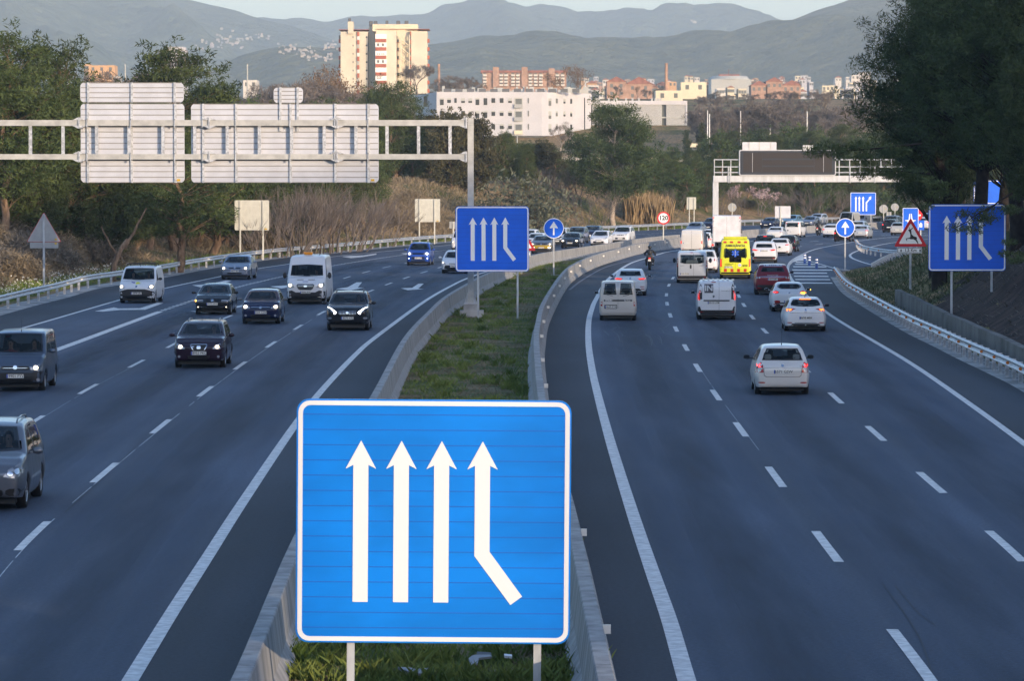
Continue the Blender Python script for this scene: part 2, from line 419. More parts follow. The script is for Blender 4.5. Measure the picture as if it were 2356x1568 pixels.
dash_left_2 = [(-60, 1060), (75, 973), (204, 895.5), (315, 837.5), (398, 794), (462, 758), (522, 731), (580, 709), (640, 689), (700, 671), (755, 653.5), (810, 635.5), (868, 620), (912, 610.5), (960, 601), (1007, 592.8), (1100, 577), (1250, 560), (1450, 544), (1800, 525)]
dash_centers(dash_left_1, w=0.16); dash_centers(dash_left_2, w=0.15)
# continuous thin seam lines
sq = lambda pts: [G(x, y) for x, y in pts]
# lane arrows
def arrow(pts): 
    v, f = cdt_mesh([(G(x, y).x, G(x, y).y) for x, y in pts], ZM); mk.add(v, f)
arrow([(218, 717), (302, 711.5), (292, 715.5), (336, 714.5), (366, 699), (358, 697.5), (330, 708), (300, 708), (238, 706)][0:1] + [(262, 708.3), (272, 710.6), (322, 710.0), (362, 697.2), (376, 698.2), (334, 713.6), (276, 714.2), (236, 718.0)])
arrow([(442, 657), (478, 654.6), (472, 656.4), (520, 646), (533, 646.5), (500, 659), (462, 662)])
arrow([(437, 716.5), (472, 722), (515, 716), (560, 706), (570, 703), (556, 703), (505, 713), (470, 717)])
arrow([(922, 664), (938, 668.4), (975, 665.8), (962, 664.6), (975, 653.5), (963, 653.5), (948, 663)])
arrow([(775, 702), (806, 714), (850, 707), (836, 706.5), (876, 680.5), (863, 681), (822, 705)][0:0] + [(773, 665.6), (806, 669), (838, 662.5), (823, 662.5), (833, 650), (820, 650.5), (800, 661.5)])
arrow([(621, 660), (648, 664.5), (672, 660.2), (664, 659.6), (664, 657), (640, 658.5)])
arrow([(786, 591), (808, 594.6), (836, 591.6), (866, 586.4), (866, 583.6), (836, 588.2), (808, 589.2)])
arrow([(922, 584), (936, 586.5), (972, 581), (972, 579), (940, 582)])
# nose of the exit: filled tip, right edge, hatch bars
arrow([(1812, 618), (1822, 600), (1850, 584), (1855, 590), (1857, 600), (1836, 600.5), (1824, 604)])
for y, x0, x1 in ((604, 1830, 1862), (608.5, 1828, 1884), (614.5, 1824, 1900), (622, 1822, 1914), (629, 1824, 1902), (636.5, 1826, 1905), (644, 1829, 1909), (652, 1834, 1914)):
    arrow([(x0, y - 1.5), (x1, y - 1.1), (x1 + 2, y + 1.3), (x0 + 2, y + 1.0)])
ribbon(mk, [G(1857, 600), G(1890, 609), G(1919, 618), G(1950, 621)], 0.16, ZM)
ribbon(mk, catmull([G(2010, 611), G(1985, 604), (G(1960, 594)), G(1958, 585), G(1985, 574), G(2041, 561), G(2110, 553), G(2200, 547)], 5), 0.22, ZM)
for pl, a_, b_, w_ in ((dash_left_1, 60, 190, 0.02), (dash_left_2, 60, 130, 0.012), (dash_right_1, 90, 130, 0.012)):
    c = [p + Vector((0.07, 0, 0)) for p in resample(flat(GL(pl)), 0.5) if a_ < p.y < b_]; ra = random.Random(len(c))
    seam_ = MB(); k = 0
    while k < len(c) - 6:
        n_ = ra.randint(3, 30); seg = c[k:k + n_]
        if len(seg) > 2: ribbon(SEAM, seg, w_, 0.0075)
        k += n_ + ra.choice((0, 0, 1, 6))
o = mk.build('road_marking', M_PAINT); tag(o, 'white painted lane lines, dashes, arrows and hatching on the asphalt', 'road marking', kind='structure')
tag(SEAM.build('road_seam', M_PAINTD), 'thin pale seams of old paint between the lane dashes', 'road seam', kind='structure')
tarm = MB()
for pts_ in ([(2030, 1345), (2085, 1420), (2120, 1480), (2150, 1568)], [(2060, 1350), (2110, 1410), (2150, 1440)], [(330, 1010), (260, 1080), (150, 1180)]):
    ribbon(tarm, catmull([G(*p) for p in pts_], 6), 0.022, 0.0085)
# wear along the lanes: oily dark middle, polished wheel tracks; the strips fade out towards their edges
def wear_mat(name, col, k):
    m = mat(name, col, 0.75, spec=0.35); nt = m.node_tree; N = nt.nodes; L = nt.links; b = N['Principled BSDF']
    uv = N.new('ShaderNodeUVMap'); sx = N.new('ShaderNodeSeparateXYZ'); L.new(uv.outputs[0], sx.inputs[0])
    m1 = N.new('ShaderNodeMath'); m1.operation = 'MULTIPLY'; m1.inputs[1].default_value = PI; L.new(sx.outputs[0], m1.inputs[0])
    m2 = N.new('ShaderNodeMath'); m2.operation = 'SINE'; L.new(m1.outputs[0], m2.inputs[0])
    tc = N.new('ShaderNodeTexCoord'); mp = N.new('ShaderNodeMapping'); mp.inputs['Scale'].default_value = (0.8, 0.05, 1); L.new(tc.outputs['Object'], mp.inputs[0])
    nz = N.new('ShaderNodeTexNoise'); nz.inputs['Scale'].default_value = 1.3; nz.inputs['Detail'].default_value = 6; L.new(mp.outputs[0], nz.inputs[0])
    mr = N.new('ShaderNodeMapRange'); mr.inputs[1].default_value = 0.35; mr.inputs[2].default_value = 0.65; mr.inputs[3].default_value = k * 0.25; mr.inputs[4].default_value = k; L.new(nz.outputs['Fac'], mr.inputs[0])
    m3 = N.new('ShaderNodeMath'); m3.operation = 'MULTIPLY'; L.new(m2.outputs[0], m3.inputs[0]); L.new(mr.outputs[0], m3.inputs[1])
    tr = N.new('ShaderNodeBsdfTransparent'); mx = N.new('ShaderNodeMixShader'); L.new(m3.outputs[0], mx.inputs[0]); L.new(tr.outputs[0], mx.inputs[1]); L.new(b.outputs[0], mx.inputs[2]); L.new(mx.outputs[0], N['Material Output'].inputs['Surface']); return m
def xat(pl, Y): 
    if Y < pl[0].y: pl = [pl[0] + (pl[0] - pl[2]).normalized() * 60] + pl
    for a_, b_ in zip(pl, pl[1:]):
        if (a_.y - Y) * (b_.y - Y) <= 0 and a_.y != b_.y: return lerp2(a_.x, b_.x, (Y - a_.y) / (b_.y - a_.y))
    return None
lerp2 = lambda a_, b_, t_: a_ + (b_ - a_) * t_
LN = {k: flat(GL(v)) for k, v in dict(t=line_left_blocks, T=line_left_thick, b=dash_left_2, a=dash_left_1, i=line_left_inner, ri=line_right_inner, d1=dash_right_1, d2=dash_right_2, ro=line_right_outer).items()}
for nm, col_, k_, offs, w_, zz in (('road_oil_stain', (0.022, 0.033, 0.056), 0.62, (0.0,), 1.5, 0.0045), ('wheel_track', (0.062, 0.088, 0.138), 0.42, (-0.95, 0.95), 0.95, 0.0060)):
    vs, fs, uvs = [], [], []
    for l0, l1 in (('T', 'b'), ('t', 'b'), ('b', 'a'), ('a', 'i'), ('ri', 'd1'), ('d1', 'd2'), ('d2', 'ro')):
        for o_ in offs:
            pl = []
            for q in range(130):
                Y = 48 * (1.0145 ** q); xa, xb = xat(LN[l0], Y), xat(LN[l1], Y)
                if xa is not None and xb is not None and Y < 300 and abs(xb - xa) < 5.5: pl.append(Vector(((xa + xb) / 2 + o_, Y, 0)))
                elif pl: break
            if len(pl) < 3: continue
            A, B = offset2(pl, w_ / 2), offset2(pl, -w_ / 2); n0 = len(vs); n_ = len(pl); zq = zz + (0.0004 if l0 == 't' else 0)
            vs += [(p.x, p.y, zq) for p in A] + [(p.x, p.y, zq) for p in B]
            for i in range(n_ - 1): fs.append((n0 + i, n0 + i + n_, n0 + i + n_ + 1, n0 + i + 1)); uvs += [(0, 0), (1, 0), (1, 0), (0, 0)]
    me = bpy.data.meshes.new(nm); me.from_pydata(vs, [], fs); uvl = me.uv_layers.new(name='UVMap'); uvl.data.foreach_set('uv', [c for u in uvs for c in u])
    tag(link(nm, me, wear_mat(nm, col_, k_)), {'road_oil_stain': 'dark oily bands along the middle of the lanes', 'wheel_track': 'paler polished wheel tracks along the lanes'}[nm], 'road wear', kind='structure')
tag(tarm.build('road_crack', mat('tar_dark', (0.018, 0.024, 0.036), 0.8)), 'thin dark cracks and tar lines across the asphalt lanes', 'road crack', kind='structure')
# scuffs of pale dust on the inner lane
mb = MB()
rs = random.Random(3)
ribbon(mb, catmull([G(1310, 668), G(1340, 645), G(1390, 617), G(1440, 603), G(1500, 592)], 5), 0.16, 0.0125)
for i in range(70):
    x = rs.uniform(1385, 1530); y = rs.uniform(660, 780); L_ = rs.uniform(5, 26); a = rs.uniform(-0.5, 1.1)
    ribbon(mb, catmull([G(x, y), G(x + L_ * 0.5, y + L_ * 0.3 * a + 1), G(x + L_ * (0.9 - a * 0.2), y + L_ * a)], 3), rs.uniform(0.008, 0.02), 0.0125)
tag(mb.build('road_scuff', mat('pale_dust', (0.15, 0.165, 0.19), 0.9, var=0.3, scale=8)), 'pale scuff marks and dust streaks on the inner lane', 'road scuff', kind='structure')

# ------------------------------------------------------------------ median: grass strip, walls
GRASS_G = mat('median_soil', (0.06, 0.085, 0.025), 0.95, spec=0.1, col2=(0.20, 0.16, 0.09), scale=0.6, lo=0.42, hi=0.62, bump=0.8, bscale=9)
med = between(far_cut(WLT, 330), far_cut(WRT, 330))
sheet('median', [med], GRASS_G, 0.014, 'earth of the central reserve between the concrete walls', 'median')
def wall(name, pl, label, side):    # precast safety wall: a real profile swept along the line
    prof = [(-0.30, 0.0), (-0.29, 0.10), (-0.17, 0.30), (-0.105, 0.84), (-0.09, 0.86), (0.09, 0.86), (0.105, 0.84), (0.17, 0.30), (0.29, 0.10), (0.30, 0.0)]
    pl = resample(pl, 1.5) if (pl[-1] - pl[0]).length < 600 else pl
    mb = MB(); n = len(prof); rows = [offset2(pl, o) for o, z in prof]
    vs = [(rows[k][i].x, rows[k][i].y, prof[k][1]) for i in range(len(pl)) for k in range(n)]
    fs = [(i * n + k, i * n + k + 1, (i + 1) * n + k + 1, (i + 1) * n + k) for i in range(len(pl) - 1) for k in range(n - 1)]
    fs += [tuple(range(n)), tuple((len(pl) - 1) * n + k for k in reversed(range(n)))]
    mb.add(vs, fs)
    jb = mb; mb.cur = 1
    for i in range(3, len(pl) - 2, 4):
        t_ = (pl[i + 1] - pl[i]).normalized() * 0.012; r_ = [Vector((rows[k][i].x, rows[k][i].y, prof[k][1])) for k in range(n)]; c_ = sum(r_, Vector()) / n
        r_ = [v + (v - c_).normalized() * 0.004 for v in r_]; jb.add([v - t_ for v in r_] + [v + t_ for v in r_], [(k, k + 1, n + k + 1, n + k) for k in range(n - 1)])
    return tag(mb.build(name, [M_WALL, M_JOINT]), label, 'concrete barrier')
M_JOINT = mat('joint_dark', (0.07, 0.07, 0.065), 0.9); M_WALL = mat('wall_concrete', (0.36, 0.355, 0.34), 0.88, spec=0.2, bump=0.4, bscale=14, col2=(0.16, 0.16, 0.155), scale=1.0, lo=0.36, hi=0.80, stretch=(3.2, 3.2, 0.35), det=6)
wL = wall('concrete_barrier', [WLT[0] + Vector((-0.9, -12, 0))] + WLT, 'concrete safety wall along the left carriageway side of the grass median', 1)
wR = wall('concrete_barrier', [WRT[0] + Vector((0.3, -12, 0))] + WRT, 'curved concrete safety wall with small white reflectors beside the right carriageway', 1)
wF = wall('concrete_barrier', WFT, 'single far concrete safety wall dividing the carriageways beyond the speed limit sign', 1)
# reflectors on the right wall: parts of it
M_REF = mat('reflector_white', (0.82, 0.80, 0.74), 0.25, spec=0.6); M_REFB = mat('reflector_back', (0.03, 0.03, 0.03), 0.5)
refs = [(1387, 1452), (1328, 1226), (1254, 888), (1250, 828), (1247.5, 774.5), (1248, 740), (1255.5, 707), (1269, 681), (1284.5, 658.5), (1300.5, 641), (1319, 625.5), (1341, 612), (1364, 600), (1387.5, 589.5), (1412, 580), (1436, 573.3), (1460, 568), (1484, 562.5), (1512, 558.5)]
rsm = resample(WRT, 0.5)
for (x, y) in refs:
    p = G(x, y, 0.62); k = min(range(1, len(rsm) - 1), key=lambda i: (rsm[i] - p).length); t = (rsm[k + 1] - rsm[k - 1]).normalized(); nrm = Vector((t.y, -t.x, 0))
    q = rsm[k] + nrm * 0.17; a = math.atan2(t.y, t.x) - PI / 2
    mb = MB(); mb.box((0, 0, 0), (0.13, 0.03, 0.10)); mb.box((0, 0.028, 0), (0.15, 0.024, 0.12))
    o = mb.build('reflector', M_REF, wR); o.location = (q.x, q.y, 0.62); o.rotation_euler = (0, 0, a)
# retaining wall at the foot of the right slope
mb = MB(); pl = resample(WST, 1.2)
prof = [(-0.16, -0.1), (-0.14, 0.9), (0.14, 0.9), (0.16, -0.1)]
rows = [offset2(pl, o) for o, z in prof]; n = 4
hh = [min(1.0, 0.985 + 0.015 * math.sin(i * 0.5)) for i in range(len(pl))]
mb.add([(rows[k][i].x, rows[k][i].y, prof[k][1] * (hh[i] if prof[k][1] > 0 else 1)) for i in range(len(pl)) for k in range(n)],
       [(i * n + k, i * n + k + 1, (i + 1) * n + k + 1, (i + 1) * n + k) for i in range(len(pl) - 1) for k in range(n - 1)] + [tuple(range(n)), tuple((len(pl) - 1) * n + k for k in range(n))])
tag(mb.build('retaining_wall', mat('old_concrete', (0.17, 0.165, 0.15), 0.9, spec=0.2, col2=(0.075, 0.072, 0.065), scale=0.7, lo=0.4, hi=0.75, bump=0.15, bscale=10)),
    'low weathered concrete retaining wall at the foot of the shaded pine slope', 'retaining wall')

# ------------------------------------------------------------------ guard rails
M_GALV = mat('galvanised_steel', (0.50, 0.51, 0.52), 0.48, metal=0.55, spec=0.5, var=0.22, scale=9)
M_POST = mat('galvanised_post', (0.42, 0.43, 0.44), 0.55, metal=0.4, var=0.25, scale=6)
def wbeam(mb, pl, z0, side, th=0.012):
    prof = [(0.000, 0.31), (0.055, 0.285), (0.075, 0.25), (0.055, 0.215), (0.005, 0.18), (0.0, 0.155), (0.005, 0.13), (0.055, 0.095), (0.075, 0.06), (0.055, 0.025), (0.0, 0.0)]
    n = len(prof); rows = [offset2(pl, -side * o) for o, z in prof]
    vs = [(rows[k][i].x, rows[k][i].y, z0 + prof[k][1]) for i in range(len(pl)) for k in range(n)]
    mb.add(vs, [(i * n + k, i * n + k + 1, (i + 1) * n + k + 1, (i + 1) * n + k) for i in range(len(pl) - 1) for k in range(n - 1)])
def guard_rail(pl, top, side, label, step, reflect, rm, rstep=2, ymax=1e9, double=False):
    pl = [p for p in pl if p.y < ymax]
    t = empty('guard_rail', pl[0], 0, label, 'guard rail'); inv = Matrix.Translation(pl[0]).inverted()
    loc = [p - pl[0] for p in pl]; mb = MB(); wbeam(mb, loc, top - 0.31, side)
    b = mb.build('rail_beam', M_GALV, t)
    sol = b.modifiers.new('solid', 'SOLIDIFY'); sol.thickness = 0.006
    ps = resample(loc, step); pm = MB(); pm.box((0, 0, top / 2 - 0.03), (0.13, 0.10, top + 0.02)); pme = pm.mesh('post', M_POST)
    cnt = 0
    stuff = MB()
    for i, p in enumerate(ps):
        a = ps[min(i + 1, len(ps) - 1)] - ps[max(0, i - 1)]; ang = math.atan2(a.y, a.x) - PI / 2
        nrm = Vector((-a.y, a.x, 0)).normalized() * side
        q = p + nrm * 0.12
        if cnt < 96:
            o = link('post', pme, None, t); o.location = (q.x, q.y, 0); o.rotation_euler = (0, 0, ang)
            sp = MB(); sp.box((q.x - nrm.x * 0.07, q.y - nrm.y * 0.07, top - 0.16), (0.12, 0.09, 0.16), ang)
            s_ = sp.build('spacer', M_GALV, o); s_.matrix_parent_inverse = Matrix.LocRotScale(o.location, o.rotation_euler, None).inverted()
        else: stuff.box((q.x, q.y, top / 2 - 0.03), (0.13, 0.10, top + 0.02), ang)
        cnt += 1
        if reflect and i % rstep == 0 and cnt < 96:
            f = p - nrm * 0.085
            rb = MB(); rb.prism([(-0.06, -0.055), (0.06, 0.0), (-0.06, 0.055)] if reflect == 'tri' else circle(0, 0, 0.055, 12), -0.015, 0.015)
            rr = rb.build('reflector', rm, t); rr.location = (f.x, f.y, top - 0.155); rr.rotation_euler = (0, 0, ang)
    if stuff.v: tag(stuff.build('posts', M_POST, t), kind='stuff')
    return t
RLx = [p for p in RLT if p.y > 120]
guard_rail(resample(RLx, 2.5), H_RAIL, 1, 'long galvanised guard rail with white reflectors along the left verge', 4.0, 'tri', M_REF, 2)
M_REFO = mat('reflector_orange', (0.75, 0.19, 0.02), 0.35)
guard_rail(resample(RRT, 1.5), 0.72, -1, 'galvanised guard rail with orange reflectors curving to the exit nose on the right', 2.0, 'rnd', M_REFO, 2)
rl = flat(GL([(2006, 605), (2046, 585), (2090, 576), (2125, 571.5), (2160, 568)], 0.7), 0)
guard_rail(resample(rl, 1.5), 0.7, -1, 'galvanised guard rail end beside the exit ramp below the deer warning sign', 4.0, None, None)
rl = flat(GL([(1968, 551), (1974, 559), (1990, 566), (2030, 573), (2080, 577)], 0.7), 0)
guard_rail(resample(rl, 1.5), 0.7, 1, 'curved end of the guard rail with orange marks beyond the exit ramp', 4.0, 'rnd', M_REFO, 2)
# ================================================================== VEHICLES
M_GLASS = mat('car_glass', (0.008, 0.014, 0.018), 0.03, spec=0.35, trans=0.5)
M_SEAL = mat('window_seal', (0.008, 0.008, 0.009), 0.3)
M_DARKG = mat('dark_glass', (0.012, 0.016, 0.02), 0.05, spec=0.9)
M_TYRE = mat('tyre_rubber', (0.012, 0.012, 0.013), 0.8, spec=0.25)
M_RIM = mat('alloy_rim', (0.42, 0.43, 0.45), 0.35, metal=0.8)
M_BLK = mat('black_plastic', (0.014, 0.015, 0.017), 0.55)
M_GRILLE = mat('grille_black', (0.006, 0.006, 0.007), 0.4)
M_CHROME = mat('chrome', (0.65, 0.66, 0.68), 0.15, metal=1.0)
M_HEAD = mat('headlamp_glass', (0.30, 0.32, 0.35), 0.08, spec=0.8, metal=0.3)
M_LIT = mat('headlamp_lit', (0.9, 0.85, 0.7), 0.3, emit=(1.0, 0.80, 0.52), estr=1.7)
M_LED = mat('led_lit', (0.9, 0.9, 0.95), 0.3, emit=(0.92, 0.95, 1.0), estr=2.6)
M_RED = mat('tail_lamp_red', (0.30, 0.006, 0.008), 0.12, spec=0.7)
M_REDL = mat('tail_lamp_lit', (0.5, 0.01, 0.01), 0.2, emit=(1.0, 0.035, 0.02), estr=0.75)
M_BRK = mat('brake_lamp_lit', (0.8, 0.1, 0.02), 0.2, emit=(1.0, 0.16, 0.02), estr=1.7)
M_AMB = mat('indicator_lit', (0.8, 0.35, 0.02), 0.2, emit=(1.0, 0.42, 0.03), estr=2.6)
M_CLR = mat('lamp_clear', (0.5, 0.45, 0.45), 0.15)
M_PLATE = mat('plate_white', (0.62, 0.62, 0.58), 0.45); M_PTXT = mat('plate_black', (0.02, 0.02, 0.02), 0.5); M_PBLU = mat('plate_blue', (0.02, 0.06, 0.32), 0.4)
M_SEAT = mat('seat_fabric', (0.02, 0.021, 0.024), 0.9)
M_SKIN = mat('skin', (0.42, 0.25, 0.18), 0.6)
M_WHT = mat('white_trim', (0.7, 0.7, 0.7), 0.4)
M_RTRIM = mat('red_marking', (0.55, 0.03, 0.02), 0.4); M_YTRIM = mat('yellow_marking', (0.70, 0.72, 0.02), 0.4)
def paint(name, col, metal=0.35, rough=0.30, coat=0.5):
    if max(col) < 0.06: metal, rough, coat = 0.0, 0.10, 0.1
    if name in MATS: return MATS[name]
    m = mat(name, col, rough, metal=metal, coat=coat, spec=0.5 if max(col) > 0.06 else 0.3)
    nt = m.node_tree; N = nt.nodes; L = nt.links; b = N['Principled BSDF']
    ge = N.new('ShaderNodeNewGeometry'); d = N.new('ShaderNodeBsdfDiffuse'); d.inputs[0].default_value = (0.018, 0.018, 0.02, 1)
    tc = N.new('ShaderNodeTexCoord'); nz = N.new('ShaderNodeTexNoise'); nz.inputs['Scale'].default_value = 2.2; nz.inputs['Detail'].default_value = 5
    L.new(tc.outputs['Object'], nz.inputs[0])
    mr = N.new('ShaderNodeMapRange'); mr.inputs[1].default_value = 0.35; mr.inputs[2].default_value = 0.75; mr.inputs[3].default_value = rough; mr.inputs[4].default_value = rough + 0.1
    L.new(nz.outputs['Fac'], mr.inputs[0]); L.new(mr.outputs[0], b.inputs['Roughness'])
    mx = N.new('ShaderNodeMixShader'); L.new(ge.outputs['Backfacing'], mx.inputs[0]); L.new(b.outputs[0], mx.inputs[1]); L.new(d.outputs[0], mx.inputs[2])
    L.new(mx.outputs[0], N['Material Output'].inputs['Surface']); return m
PW = lambda: paint('paint_white', (0.66, 0.67, 0.68), metal=0.0, rough=0.38)

def lerp(a, b, t): return a + (b - a) * t
def interp(pl, x):
    if x <= pl[0][0]: return pl[0][1]
    for (x0, y0), (x1, y1) in zip(pl, pl[1:]):
        if x <= x1: return lerp(y0, y1, (x - x0) / max(1e-9, x1 - x0))
    return pl[-1][1]
def prof_of(s):                     # roof line from rear (-y) to front (+y)
    L, H = s['L'], s['H']; h = L / 2
    hz, cy, cz, wy = s['hood'], s['cowl'][0], s['cowl'][1], s['wtop']
    ry, (by, bz), tz = s['rtop'], s['rbot'], s['tail']
    p = [(-h, tz - 0.10), (-h + 0.05, tz - 0.02)]
    if by > -h + 0.12: p += [(by - 0.02, bz)] if by > -h + 0.12 else []
    p += [(ry - 0.02, H - 0.075), (ry + 0.18, H - 0.03), (lerp(ry, wy, 0.5), H), (wy - 0.25, H - 0.03), (wy, H - 0.085), (cy, cz)]
    nz = s.get('nose', hz - 0.16)
    p += [(lerp(cy, h, 0.55), lerp(cz, hz, 0.45)), (h - 0.22, hz - 0.03), (h - 0.07, (hz + nz) / 2), (h, nz)]
    q = [p[0]]
    for a in p[1:]:
        if a[0] > q[-1][0] + 0.004: q.append(a)
    return q
def make_body(s):
    L, Wd, H = s['L'], s['W'], s['H']; h = L / 2; zb = s.get('zb', 0.24); belt = s['belt']; rk = s['rk']
    pr = prof_of(s); axF, axR = s['ax']; wr = s.get('wr', 0.31)
    ys = []
    for (a, za), (b, zb_) in zip(pr, pr[1:]):
        n = max(1, int(math.hypot(b - a, zb_ - za) / 0.085))
        ys += [lerp(a, b, k / n) for k in range(n)]
    ys.append(pr[-1][0])
    for ya in (axF, axR):
        for k in range(-6, 7): ys.append(ya + (wr + 0.06) * math.sin(PI / 2 * k / 6))
    ys = sorted(set(round(v, 4) for v in ys)); y2 = [ys[0]]
    for v in ys[1:]:
        if v - y2[-1] > 0.012: y2.append(v)
    ys = y2
    fk = s.get('fk', 0.13); bk = s.get('bk', 0.08); sh = s.get('sh', 0.955 if H < 1.72 else 0.975)
    def plan(y):
        t = abs(y) / h; e0 = 0.62; k = fk if y > 0 else bk
        return Wd / 2 * (1 - k * max(0, (t - e0) / (1 - e0)) ** 2.6)
    def shape(z):
        if z < 0.55: return 0.955 + 0.045 * sm(zb, 0.55, z)
        if z < belt: return 1 - (1 - sh) * sm(0.55, belt, z)
        t = min(1, (z - belt) / (H - belt)); return lerp(sh, rk, t ** 1.15)
    NS, NA, NT = 13, 5, 5
    rings = []
    for y in ys:
        zt = interp(pr, y); zl = zb
        for ya in (axF, axR):
            r = wr + 0.06; dy = abs(y - ya)
            if dy < r: zl = max(zl, wr + math.sqrt(r * r - dy * dy))
        if y > h - 0.5: zl = max(zl, zb + 0.05 * (y - h + 0.5))
        zt = max(zt, zl + 0.12)
        cr = min(s.get('cr', 0.11), (zt - zl) * 0.4); w = plan(y)
        ring = [(w * 0.80 * shape(zl), zl + 0.0)]
        zs = zt - cr - 0.02
        for k in range(NS):
            z = lerp(zl, zs, k / (NS - 1)); x = w * shape(z)
            if k == 0: x -= 0.02
            ring.append((x, z))
        xs = ring[-1][0]; cx = xs - cr
        for k in range(1, NA + 1):
            a = PI / 2 * k / NA; ring.append((cx + cr * math.cos(a), zs + cr * math.sin(a)))
        ze = zs + cr
        for k in range(1, NT + 1):
            t = k / NT; ring.append((cx * (1 - t), ze + 0.02 * (1 - (1 - t) ** 2)))
        rings.append([(x, y, z) for x, z in ring])
    bm = bmesh.new(); n = len(rings[0]); V = []
    def addring(r):
        left = [bm.verts.new((-x, y, z)) for x, y, z in r]; right = [bm.verts.new((x, y, z)) for x, y, z in r[:-1]]
        return left + right[::-1]
    for r in rings: V.append(addring(r))
    m = len(V[0])
    for a, b in zip(V, V[1:]):
        for k in range(m - 1): bm.faces.new((a[k], a[k + 1], b[k + 1], b[k]))
    for vr, sg in ((V[0], -1), (V[-1], 1)):      # rounded end faces
        prev = vr; co = [v.co.copy() for v in vr]; cz = sum(c.z for c in co) / m
        for f, o in ((0.975, 0.022), (0.90, 0.042), (0.7, 0.058), (0.4, 0.066)):
            nr = [bm.verts.new((c.x * f, c.y + sg * o, lerp(cz, c.z, f))) for c in co]
            for k in range(m - 1): bm.faces.new((prev[k], prev[k + 1], nr[k + 1], nr[k]) if sg > 0 else (prev[k + 1], prev[k], nr[k], nr[k + 1]))
            bm.faces.new((prev[m - 1], prev[0], nr[0], nr[m - 1]) if sg > 0 else (prev[0], prev[m - 1], nr[m - 1], nr[0]))
            prev = nr
        bm.faces.new(prev if sg > 0 else prev[::-1])
    bmesh.ops.recalc_face_normals(bm, faces=bm.faces)
    # make sure normals face outwards
    c = max(bm.faces, key=lambda f: f.calc_center_median().z)
    if c.normal.z < 0: bmesh.ops.reverse_faces(bm, faces=bm.faces)
    bm.verts.ensure_lookup_table(); bm.faces.ensure_lookup_table()
    return bm, pr, shape, plan
AX = {'F': (Vector((0, 1, 0)), 0, 2), 'R': (Vector((0, -1, 0)), 0, 2), 'L': (Vector((-1, 0, 0)), 1, 2), 'D': (Vector((1, 0, 0)), 1, 2)}
def densify(poly, st=0.07):
    out = []
    for i, a in enumerate(poly):
        b = poly[(i + 1) % len(poly)]; n = max(1, int(math.hypot(b[0] - a[0], b[1] - a[1]) / st))
        out += [(lerp(a[0], b[0], k / n), lerp(a[1], b[1], k / n)) for k in range(n)]
    return out
def area2(poly): return sum(a[0] * b[1] - b[0] * a[1] for a, b in zip(poly, poly[1:] + poly[:1])) / 2
def inset(poly, d):
    n = len(poly); out = []; sg = 1 if area2(poly) > 0 else -1
    for i in range(n):
        p, c, q = poly[i - 1], poly[i], poly[(i + 1) % n]
        e1 = Vector((c[0] - p[0], c[1] - p[1])); e2 = Vector((q[0] - c[0], q[1] - c[1]))
        if e1.length < 1e-6 or e2.length < 1e-6: out.append(c); continue
        e1.normalize(); e2.normalize()
        nn = Vector((-(e1.y + e2.y), e1.x + e2.x)) * sg
        if nn.length < 0.2: out.append(c); continue
        nn.normalize(); k = max(0.35, nn.dot(Vector((-e1.y, e1.x)) * sg)); out.append((c[0] + nn.x * d / k, c[1] + nn.y * d / k))
    return out
def hit(bvh, axis, p):
    n, i, j = AX[axis]; o = Vector((0, 0, 0)); o[i] = p[0]; o[j] = p[1]; o += n * 20
    r = bvh.ray_cast(o, -n)
    if r[0] is not None: return r[0], r[1]
    q = Vector((0, 0, 0)); q[i] = p[0]; q[j] = p[1]; q += n * 2.0
    r = bvh.find_nearest(q); return r[0], r[1]
def patch(bvh, poly, axis, off, name, m, parent, seal=0.0, th=0.0):
    dp = densify(poly); n0 = len(dp); pts = list(dp); fcs = [list(range(n0))]; edges = []
    ip = None
    if seal > 0:
        ip = densify(inset(poly, seal)); k = len(pts); pts += ip; edges = [(k + i, k + (i + 1) % len(ip)) for i in range(len(ip))]
    xs = [p[0] for p in poly]; zs = [p[1] for p in poly]; st = 0.11
    bx = inset(poly, 0.03)
    x = min(xs) + st / 2
    while x < max(xs):
        z = min(zs) + st / 2
        while z < max(zs):
            if inside((x, z), bx): pts.append((x, z))
            z += st
        x += st
    try: r = delaunay_2d_cdt([Vector(p) for p in pts], edges, fcs, 1, 1e-4)
    except Exception: return None
    vs = []
    for v in r[0]:
        c, nn = hit(bvh, axis, v)
        a = AX[axis][0]; d = (a * 0.6 + nn * 0.4) if nn.dot(a) > 0 else a
        vs.append(c + d.normalized() * off)
    fs = [tuple(f) for f in r[2]]
    if not fs: return None
    me = bpy.data.meshes.new(name); me.from_pydata([tuple(v) for v in vs], [], fs)
    bm = bmesh.new(); bm.from_mesh(me); bmesh.ops.recalc_face_normals(bm, faces=bm.faces)
    av = sum((f.normal for f in bm.faces), Vector())
    if av.dot(AX[axis][0]) < 0: bmesh.ops.reverse_faces(bm, faces=bm.faces)
    bm.to_mesh(me); bm.free()
    me.materials.append(m)
    if seal > 0:
        me.materials.append(M_SEAL)
        for f, t in zip(me.polygons, fs):
            c = sum((r[0][k] for k in t), Vector((0, 0))) / len(t)
            f.material_index = 0 if inside(c, ip) else 1
    me.shade_smooth(); o = link(name, me, None, parent); return o
def mir(poly): return [(-x, z) for x, z in reversed(poly)]

